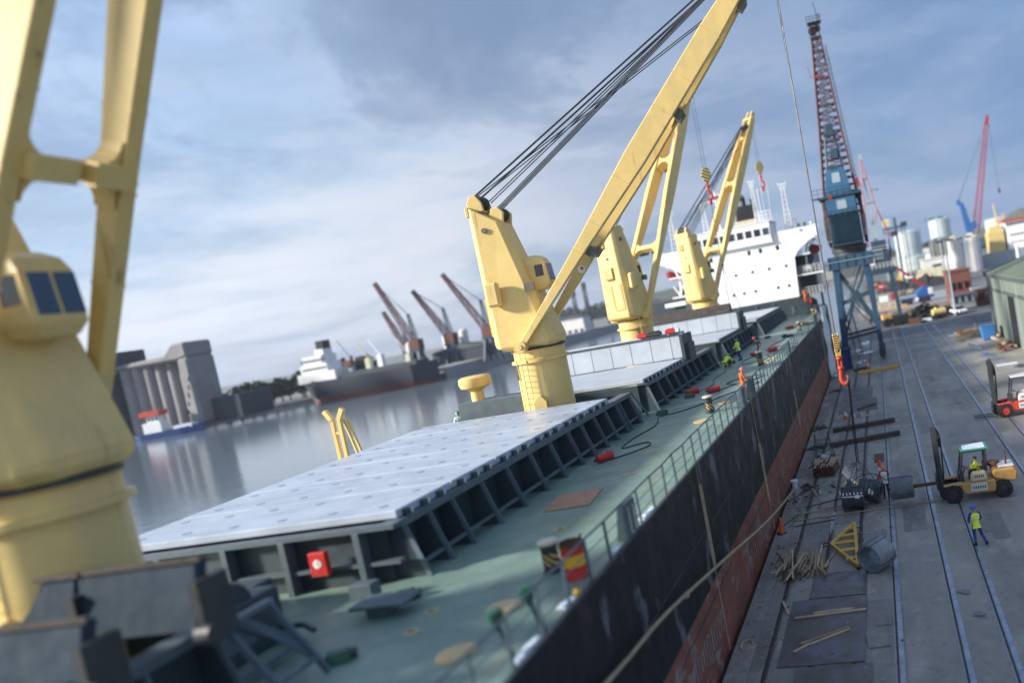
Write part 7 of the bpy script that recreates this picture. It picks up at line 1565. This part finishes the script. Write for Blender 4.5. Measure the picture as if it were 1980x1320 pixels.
# blue harbour crane with long red jib
t = thing('harbour_crane', 'blue tower harbour crane with a long raised red lattice jib', 'crane', (40, 352, 0), world=True)
b = MB(); b.loft([[(38.4, 350.5, 12), (41.6, 350.5, 12), (41.6, 354, 12), (38.4, 354, 12)], [(36.9, 351, 28), (38.6, 351, 28), (38.6, 353, 28), (36.9, 353, 28)]]); b.bx(36.5, 43, 349, 355, 8, 12.2); b.bx(40.5, 42.4, 350.5, 353.5, 16.5, 19.5); b.bx(36, 37.6, 351, 353, 27.5, 29.5); ob('tower', b, 'harbour_blue', t, bevel=.2)
b = MB(); b.beam((37.5, 350, 0), (38.5, 351, 8.2), 1.0); b.beam((43, 350, 0), (42, 351, 8.2), 1.0); b.beam((37.5, 355, 0), (38.5, 354, 8.2), 1.0); b.beam((43, 355, 0), (42, 354, 8.2), 1.0); ob('portal', b, 'harbour_blue', t)
b = MB(); lattice(b, (41.8, 352, 14.6), (52.6, 352, 58.5), 2.6, 1.3, 26, .17, .10); ob('jib', b, 'harbour_red', t)
b = MB(); b.beam((52.4, 352, 57.5), (53.2, 352, 60.8), 1.6, 1.4, 1.2, 1.0); ob('jib_head', b, 'bright_red', t)
b = MB(); 
for y in (351.5, 352.5): b.tube([(36.8, y, 29.3), (52.3, y, 58)], .07, 4); b.tube([(36.8, y, 29.0), (49, y, 52)], .05, 4)
b.tube([(53.2, 352, 59), (53.4, 352, 31)], .07, 4); b.bx(53.0, 53.8, 351.6, 352.4, 29, 31); ob('ropes', b, 'rope_steel', t)
# ship with yellow housing far right
t = thing('coaster', 'moored ship with white house, red roof and pale yellow structure', 'ship', (60, 345, 0), world=True)
b = MB(); b.loft([[(30, 338, -3), (75, 338, -3), (75, 352, -3), (30, 352, -3)], [(29, 337, 5.4), (78, 337, 6.4), (78, 353, 6.4), (29, 353, 5.4)]]); ob('hull', b, 'lamp_grey', t)
b = MB(); b.loft([[(51.5, 337.5, 5.6), (66, 337.5, 6), (66, 350, 6), (51.5, 350, 5.6)], [(51.8, 338, 14.4), (63, 338, 14.6), (63, 350, 14.6), (51.8, 350, 14.4)]]); b.bx(51, 61, 338.5, 348, 14.6, 16.8); hs = ob('white_house', b, 'white_paint', t)
b = MB(); b.bx(50.5, 62, 338, 349, 16.8, 17.6); ob('red_top', b, 'orange_red', t)
for k in range(7): b = MB(); b.bx(52+k*1.3, 52.9+k*1.3, 338.3, 338.5, 15.2, 16.2); ob('window', b, 'glass_dark', hs)
for k in range(8):
    for z in (8, 11): b = MB(); b.bx(53+k*1.3, 53.6+k*1.3, 337.6, 337.8, z, z+.8); ob('window', b, 'glass_dark', hs)
b = MB(); b.bx(44.6, 50.6, 338, 347, 5.6, 13.8); b.bx(45.5, 50, 339, 345, 13.8, 16); b.beam((49, 340, 16), (48.4, 340, 24.8), .9, .9, .4, .4); b.beam((51.8, 341, 16), (51.6, 341, 20.5), .6); b.beam((47.6, 340, 17.8), (52, 340, 18.4), .4); ob('yellow_house', b, 'pale_yellow', t)
b = MB(); b.cyl((48.5, 300, 0), (48.5, 300, 8), .5, n=10); T('white_post', b, 'strap_white', 'short white post in front of the far coaster', 'post')
b = MB(); b.bx(58, 60, 310, 313, 0, 5); b.bx(54, 61, 309, 312, 5, 6); T('straddle_frame', b, 'drum_yellow', 'yellow handling frame in front of the far coaster', 'frame', bevel=.1)
# land and trees closing the dock, right and ahead
b = MB(); 
secs = []
for i in range(26):
    x = -420+i*60; h = 6+5*math.sin(i*.7)+3*math.sin(i*1.9+1)+(10 if x > 200 else 0); secs.append([(x, 900, -3), (x, 1000, h), (x, 1400, h*2.2), (x, 1700, -3)])
b.loft(secs); structure('far_land', b, 'grass_land')

# ================================================================== FAR SHORE, LEFT
b = MB(); 
shore = [(-156, 262), (-158, 470), (-168, 520), (-160, 640), (-8, 640), (-8, 900), (-1200, 900), (-1200, 150), (-420, 170), (-246, 214), (-240, 240), (-212, 262)]
b.prism(shore, 'XY', -5, -.9); structure('far_quay', b, 'concrete_dark')
b = MB(); b.bx(-156.2, -155.4, 262, 470, -3, 1.6); b.bx(-170, -156, 262, 470, .8, 1.55); structure('quay_edge', b, 'concrete_pale')
b = MB(); b.prism([(-8, 520), (75, 520), (500, 640), (500, 900), (-8, 900)], 'XY', -5, -.1); structure('far_yard', b, 'yard')
# grain silo block
t = thing('grain_silo', 'tall grey grain silo block on the far shore', 'silo building', (-232, 220, 0), world=True)
for k in range(7):
    x = -243+k*3.6; y = 219+k*.9
    b = MB(); b.lathe([(2.05, -1), (2.05, 20.6)], (x, y, 0), n=24); ob('silo_tube', b, 'silo_grey', t, smooth=True)
b = MB(); b.prism([(-246, 20.6), (-221, 20.6), (-217.0, 21.2), (-217.0, 26.0), (-222.5, 26.0), (-226, 22.8), (-246, 22.4)], 'XZ', 217, 228); ob('head_house', b, 'silo_grey', t, bevel=.7)
b = MB(); b.bx(-221.5, -216.8, 216.8, 228, -1, 21.2); ob('stair_tower', b, 'silo_grey', t, bevel=.9)
b = MB(); b.bx(-249.5, -246.2, 214, 230, -1, 27); ob('elevator_tower', b, 'dark_block', t)
b = MB(); b.bx(-262, -249.6, 212, 232, -1, 14.5); ob('annexe', b, 'silo_white', t)
b = MB(); b.bx(-216.7, -206, 222, 236, -1, 6.5); ob('loading_shed', b, 'dark_block', t)
for k in range(6):
    b = MB(); b.bx(-221+.7*k, -220.6+.7*k, 216.7, 216.8, 3+k*2.6, 4.4+k*2.6); ob('window', b, 'glass_dark', t)
# small boat with red and white house
t = thing('harbour_boat', 'small boat with white house and red top below the silo', 'boat', (-224, 212, -2.5), R(10))
secs = []
for f in (-1, -.8, -.3, .4, .8, 1): w = 2.6*(1-max(0, f)**3*.9)*(.8 if f == -1 else 1); secs.append([(f*11, -w, 1.9+.5*max(0, f)), (f*11, -w*.7, -.4), (f*11, w*.7, -.4), (f*11, w, 1.9+.5*max(0, f))])
b = MB(); b.loft(secs); ob('hull', b, 'container_blue', t, world=False)
b = MB(); b.bx(-7.5, -1.5, -1.9, 1.9, 1.9, 5.2); b.bx(-6.0, -2.2, -1.5, 1.5, 5.2, 7.2); hh = ob('house', b, 'white_paint', t, bevel=.1, world=False)
b = MB(); b.bx(-7.8, -1.2, -2, 2, 7.2, 8.8); ob('red_top', b, 'orange_red', t, bevel=.1, world=False)
for k in range(3): b = MB(); b.bx(-5.6+k*1.2, -4.8+k*1.2, -1.53, -1.49, 5.7, 6.7); ob('window', b, 'glass_dark', hh, world=False)
b = MB(); b.bx(2, 8, -1.7, 1.7, 1.9, 3.0); ob('cargo', b, 'net_white', t, world=False)
# cargo ship across the water
t = thing('far_ship', 'dark-hulled cargo ship with white bridge lying across the water', 'ship', (-180, 252, -2.5), world=True)
b = MB(); n = 9; secs = []
for i in range(n):
    f = i/(n-1); x = -206+51*f; w = 6.2*min(1, (1-abs(2*f-1)**5)*1.15+.12); zt = 4.8+.6*abs(2*f-1)**3 + (1.2 if f == 0 else 0)
    secs.append([(x-(3.2 if i == 0 else 0), 256-w, zt), (x, 256-w*.92, -1.0), (x, 256+w*.92, -1.0), (x-(3.2 if i == 0 else 0), 256+w, zt)])
b.loft(secs); ob('hull', b, 'dark_block', t)
b = MB(); secs = []
for i in range(n):
    f = i/(n-1); x = -205.2+49.5*f; w = 6.1*min(1, (1-abs(2*f-1)**5)*1.15+.08); secs.append([(x, 256-w-.05, -.4), (x, 256-w*.9, -3.2), (x, 256+w*.9, -3.2), (x, 256+w+.05, -.4)])
b.loft(secs); ob('boot_topping', b, 'timber_red', t)
b = MB(); b.bx(-207.5, -192, 251.5, 260.5, 4.8, 8.2); b.bx(-206, -195, 252, 260, 8.2, 11.2); b.bx(-204.5, -196.5, 252, 260, 11.2, 14.2); b.bx(-200, -196.5, 253.5, 258.5, 14.2, 16.2); hh = ob('white_house', b, 'white_paint', t, bevel=.1)
b = MB(); b.bx(-199.5, -196.2, 254, 258, 16.2, 19.2); ob('funnel', b, 'black_paint', t, bevel=.2)
for k in range(9):
    for z in (9.2, 12.2): b = MB(); b.bx(-205+k*1.1, -204.4+k*1.1, 251.9 if z > 0 else 0, 252.05, z, z+.8); ob('window', b, 'glass_dark', hh)
b = MB(); b.bx(-190, -160, 252, 260, 4.8, 6.3); ob('hatch', b, 'ship_grey', t)
for x, h, m in ((-188.5, 12, 'lamp_grey'), (-181, 10, 'container_cream'), (-176, 10.5, 'white_paint'), (-165, 9, 'container_cream')): b = MB(); b.bx(x-.9, x+.9, 255, 257, 5, h); b.beam((x, 256, h), (x-3.5, 256, h+6), .35); ob('derrick', b, m, t)
b = MB(); b.bx(-190, -187, 254, 256, 8.5, 10.5); ob('winch_house', b, 'brick_red', t)
# red jib cranes on the far quay
def far_crane(x, y, tip, label, s=1.0, red=True):
    t = thing('shore_crane', label, 'crane', (x, y, 0), world=True, group='red jib cranes on the far quay')
    b = MB(); b.beam((x-2.5, y-2, 0), (x-1.5, y, 9*s), .9); b.beam((x+2.5, y-2, 0), (x+1.5, y, 9*s), .9); b.beam((x-2.5, y+3, 0), (x-1.5, y+1, 9*s), .9); b.beam((x+2.5, y+3, 0), (x+1.5, y+1, 9*s), .9); b.bx(x-2.2, x+2.2, y-1.5, y+2.5, 8.6*s, 9.6*s); ob('portal', b, 'crane_blue_dark', t)
    b = MB(); b.bx(x-2, x+2.4, y-1.5, y+2.5, 9.6*s, 13.5*s); ob('machine_house', b, 'timber_red' if red else 'crane_blue_dark', t, bevel=.15)
    b = MB(); lattice(b, (x, y, 12*s), tip, 2.2, 1.0, 12, .26, .15); ob('jib', b, 'lattice_red', t)
    b = MB(); lattice(b, (x+.8, y, 12*s), (x-.4, y, 24*s), 1.8, .7, 6, .16, .1); b.tube([(x-.4, y, 24*s), tip], .09, 4); b.tube([(x+.2, y, 23*s), tip], .08, 4); ob('a_frame', b, 'crane_blue_dark', t)
far_crane(-183, 290, (-195, 290, 38.5), 'red jib crane on the far quay, left one, jib leaning left', 1.0)
far_crane(-171, 296, (-183, 296, 33), 'red jib crane on the far quay, middle one, half hidden', 1.0)
far_crane(-150, 288, (-164, 288, 36.5), 'red jib crane on the far quay, right one, beside the yellow crane', 1.0)
far_crane(-206, 320, (-214, 320, 28), 'pale distant jib crane behind the white bridge of the far ship', .7, False)
# sheds and tanks along the far quay
r10 = random.Random(31)
far = [('warehouse', -168, 300, 24, 9, 6.5, 'dark_block', 'long dark warehouse behind the far cranes'), ('warehouse', -162, 330, 16, 10, 6, 'shed_trim', 'grey warehouse right of the far cranes'), ('warehouse', -176, 380, 30, 14, 7, 'dark_block', 'dark blue warehouse far along the water'), ('warehouse', -166, 420, 14, 12, 9, 'silo_white', 'pale block shed between the yellow cranes'), ('warehouse', -184, 430, 16, 12, 10, 'shed_trim', 'grey shed next to the pale block shed'), ('warehouse', -150, 560, 40, 16, 8, 'dark_block', 'dark shed at the head of the dock'), ('warehouse', -100, 660, 40, 20, 9, 'silo_grey', 'grey shed at the head of the dock'), ('warehouse', -60, 680, 30, 20, 7, 'concrete_pale', 'pale low shed at the head of the dock')]
for nm, x, y, w, d, h, m, lb in far:
    t = thing(nm, lb, 'warehouse', (x, y, 0), world=True); b = MB(); b.bx(x-w/2, x+w/2, y-d/2, y+d/2, -.9, h); ob('wall', b, m, t)
    b = MB(); b.prism([(x-w/2-.3, h), (x+w/2+.3, h), (x, h+2.2)], 'XZ', y-d/2-.3, y+d/2+.3); ob('roof', b, 'shed_trim', t)
    for k in range(4): b = MB(); xx = x-w/2+(k+.5)*w/4; b.bx(xx-1, xx+1, y-d/2-.05, y-d/2+.02, 0, 3.2); ob('door', b, 'steel_dark', t)
for i, (x, y, r, h, lb) in enumerate(((-178, 306, 2.0, 12.5, 'white cylindrical tank behind the far ship, left'), (-172.5, 310, 1.8, 13.5, 'white cylindrical tank between the far cranes'), (-158.5, 305, 2.4, 10.5, 'white cylindrical tank near the right far crane'), (-192, 300, 1.6, 12, 'pale tank right of the far ship bridge'))):
    t = thing('white_tank', lb, 'tank', (x, y, 0)); b = MB(); b.lathe([(r, -.9), (r, h), (r*.5, h+.8), (.1, h+1)], n=18); ob('shell', b, 'silo_white', t, smooth=True, world=False); b = MB(); b.lathe([(r+.05, h*.5), (r+.05, h*.5+.2)], n=18, cap=False); ob('band', b, 'lamp_grey', t, world=False)
# chimneys and masts in the haze ahead
for i, (x, y, h, w, m) in enumerate(((-195.5, 500, 27, 2.6, 'dark_block'), (-188, 502, 30.5, 2.4, 'dark_block'), (-176, 505, 16, 1.2, 'crane_blue_dark'), (-166, 560, 22, 1.2, 'crane_blue_dark'), (-120, 700, 24, 1.4, 'crane_blue_dark'), (-95, 720, 28, 1.4, 'crane_blue_dark'), (-150, 640, 18, 1.2, 'harbour_red'))):
    t = thing('dock_tower', ('pair of dark towers seen between the first two yellow cranes', 'pair of dark towers seen between the first two yellow cranes')[0] if i < 2 else 'thin distant mast on the dock skyline', 'tower', (x, y, 0), group='distant dock towers')
    b = MB(); lattice(b, (0, 0, 0), (0, 0, h), w, w*.6, 8, .25, .18); ob('frame', b, m, t, world=False); b = MB(); b.bx(-w*.45, w*.45, -w*.45, w*.45, h*.35, h*.62); b.bx(-w*.5, w*.5, -w*.5, w*.5, h*.86, h); ob('housing', b, m, t, world=False)
# trees along the far shore: tapered trunk, limbs, leaf clumps
def tree(x, y, h, label, seed, grp='trees on the far shore'):
    r = random.Random(seed); t = thing('tree', label, 'tree', (x, y, -.9), group=grp)
    b = MB(); b.tube([(0, 0, 0), (r.uniform(-.2, .2), 0, h*.35), (r.uniform(-.4, .4), 0, h*.8)], [h*.035, h*.024, h*.008], 6)
    for k in range(5): a = r.uniform(0, 6.28); z = h*r.uniform(.3, .6); b.tube([(0, 0, z), (math.cos(a)*h*.25, math.sin(a)*h*.25, z+h*.2)], [h*.014, h*.005], 5)
    ob('trunk', b, 'bark', t, world=False)
    b = MB()
    for k in range(260):
        while True:
            p = Vector((r.uniform(-1, 1), r.uniform(-1, 1), r.uniform(-1, 1)))
            if .25 < p.length < 1: break
        lob = 1+.25*math.sin(3*math.atan2(p.y, p.x)+seed)
        c = Vector((p.x*h*.36*lob, p.y*h*.36*lob, h*.60+p.z*h*.40)); n_ = Vector((r.gauss(0, 1), r.gauss(0, 1), r.gauss(0, 1))).normalized(); u = n_.orthogonal().normalized(); v = n_.cross(u); s = h*r.uniform(.045, .085)
        b.quad(c-u*s-v*s*.6, c+u*s-v*s*.8, c+u*s*.8+v*s, c-u*s*.7+v*s*.8)
    ob('crown', b, 'foliage' if seed % 3 else 'wood_leaf', t, world=False)
r11 = random.Random(77)
for i in range(26):
    f = i/25; x = -262+f*56+r11.uniform(-1.5, 1.5); y = 246+f*36+r11.uniform(-2, 5)
    tree(x, y, 6.5+4.5*f+r11.uniform(-1, 1.8), 'dark leafy tree in the row along the far left shore', i)
b = MB(); r12 = random.Random(5)
for k in range(5200):
    x = r12.uniform(-420, 420); y = r12.uniform(905, 960); z = r12.random()*(9+5*math.sin(x*.03)+3*math.sin(x*.11)) + 2; c = Vector((x, y, z)); s = r12.uniform(1.2, 2.6)
    n_ = Vector((r12.gauss(0, 1), r12.gauss(0, 1)-1, r12.gauss(0, 1))).normalized(); u = n_.orthogonal().normalized(); v = n_.cross(u); b.quad(c-u*s-v*s, c+u*s-v*s*.8, c+u*s+v*s, c-u*s*.8+v*s)
o = ob('far_wood', b, 'wood_leaf'); o['kind'] = 'stuff'
r13 = random.Random(15)
for i in range(26):
    x = -150+i*7.5+r13.uniform(-3, 3); y = r13.uniform(700, 840); w = r13.uniform(8, 20); h = r13.uniform(5, 13)
    mm_ = r13.choice(['silo_grey', 'dark_block', 'concrete_pale', 'shed_trim', 'brick_red', 'silo_white']); t = thing('dock_building', 'distant low '+dict(silo_grey='grey', dark_block='dark blue', concrete_pale='pale concrete', shed_trim='slate grey', brick_red='red brick', silo_white='white')[mm_]+' building at the head of the dock', 'building', (x, y, 0), group='distant dock buildings'); b = MB(); b.bx(-w/2, w/2, -5, 5, -.5, h); ob('wall', b, mm_, t, world=False); b = MB(); b.prism([(-w/2-.4, h), (w/2+.4, h), (0, h+2)], 'XZ', -5.3, 5.3); ob('roof', b, 'shed_trim', t, world=False)
# thin sea air over the harbour
b = MB(); b.bx(-1560, 1560, -460, 3060, -6.2, 66); hz = ob('haze', b, 'water'); hz['kind'] = 'stuff'
hm = bpy.data.materials.new('haze_air'); hm.use_nodes = True; ht = hm.node_tree; ht.nodes.clear()
ho = ht.nodes.new('ShaderNodeOutputMaterial'); hv = ht.nodes.new('ShaderNodeVolumePrincipled'); hv.inputs['Density'].default_value = 0.00013; hv.inputs['Color'].default_value = (.80, .87, 1, 1); hv.inputs['Anisotropy'].default_value = .2
ht.links.new(hv.outputs[0], ho.inputs['Volume']); hz.data.materials.clear(); hz.data.materials.append(hm)
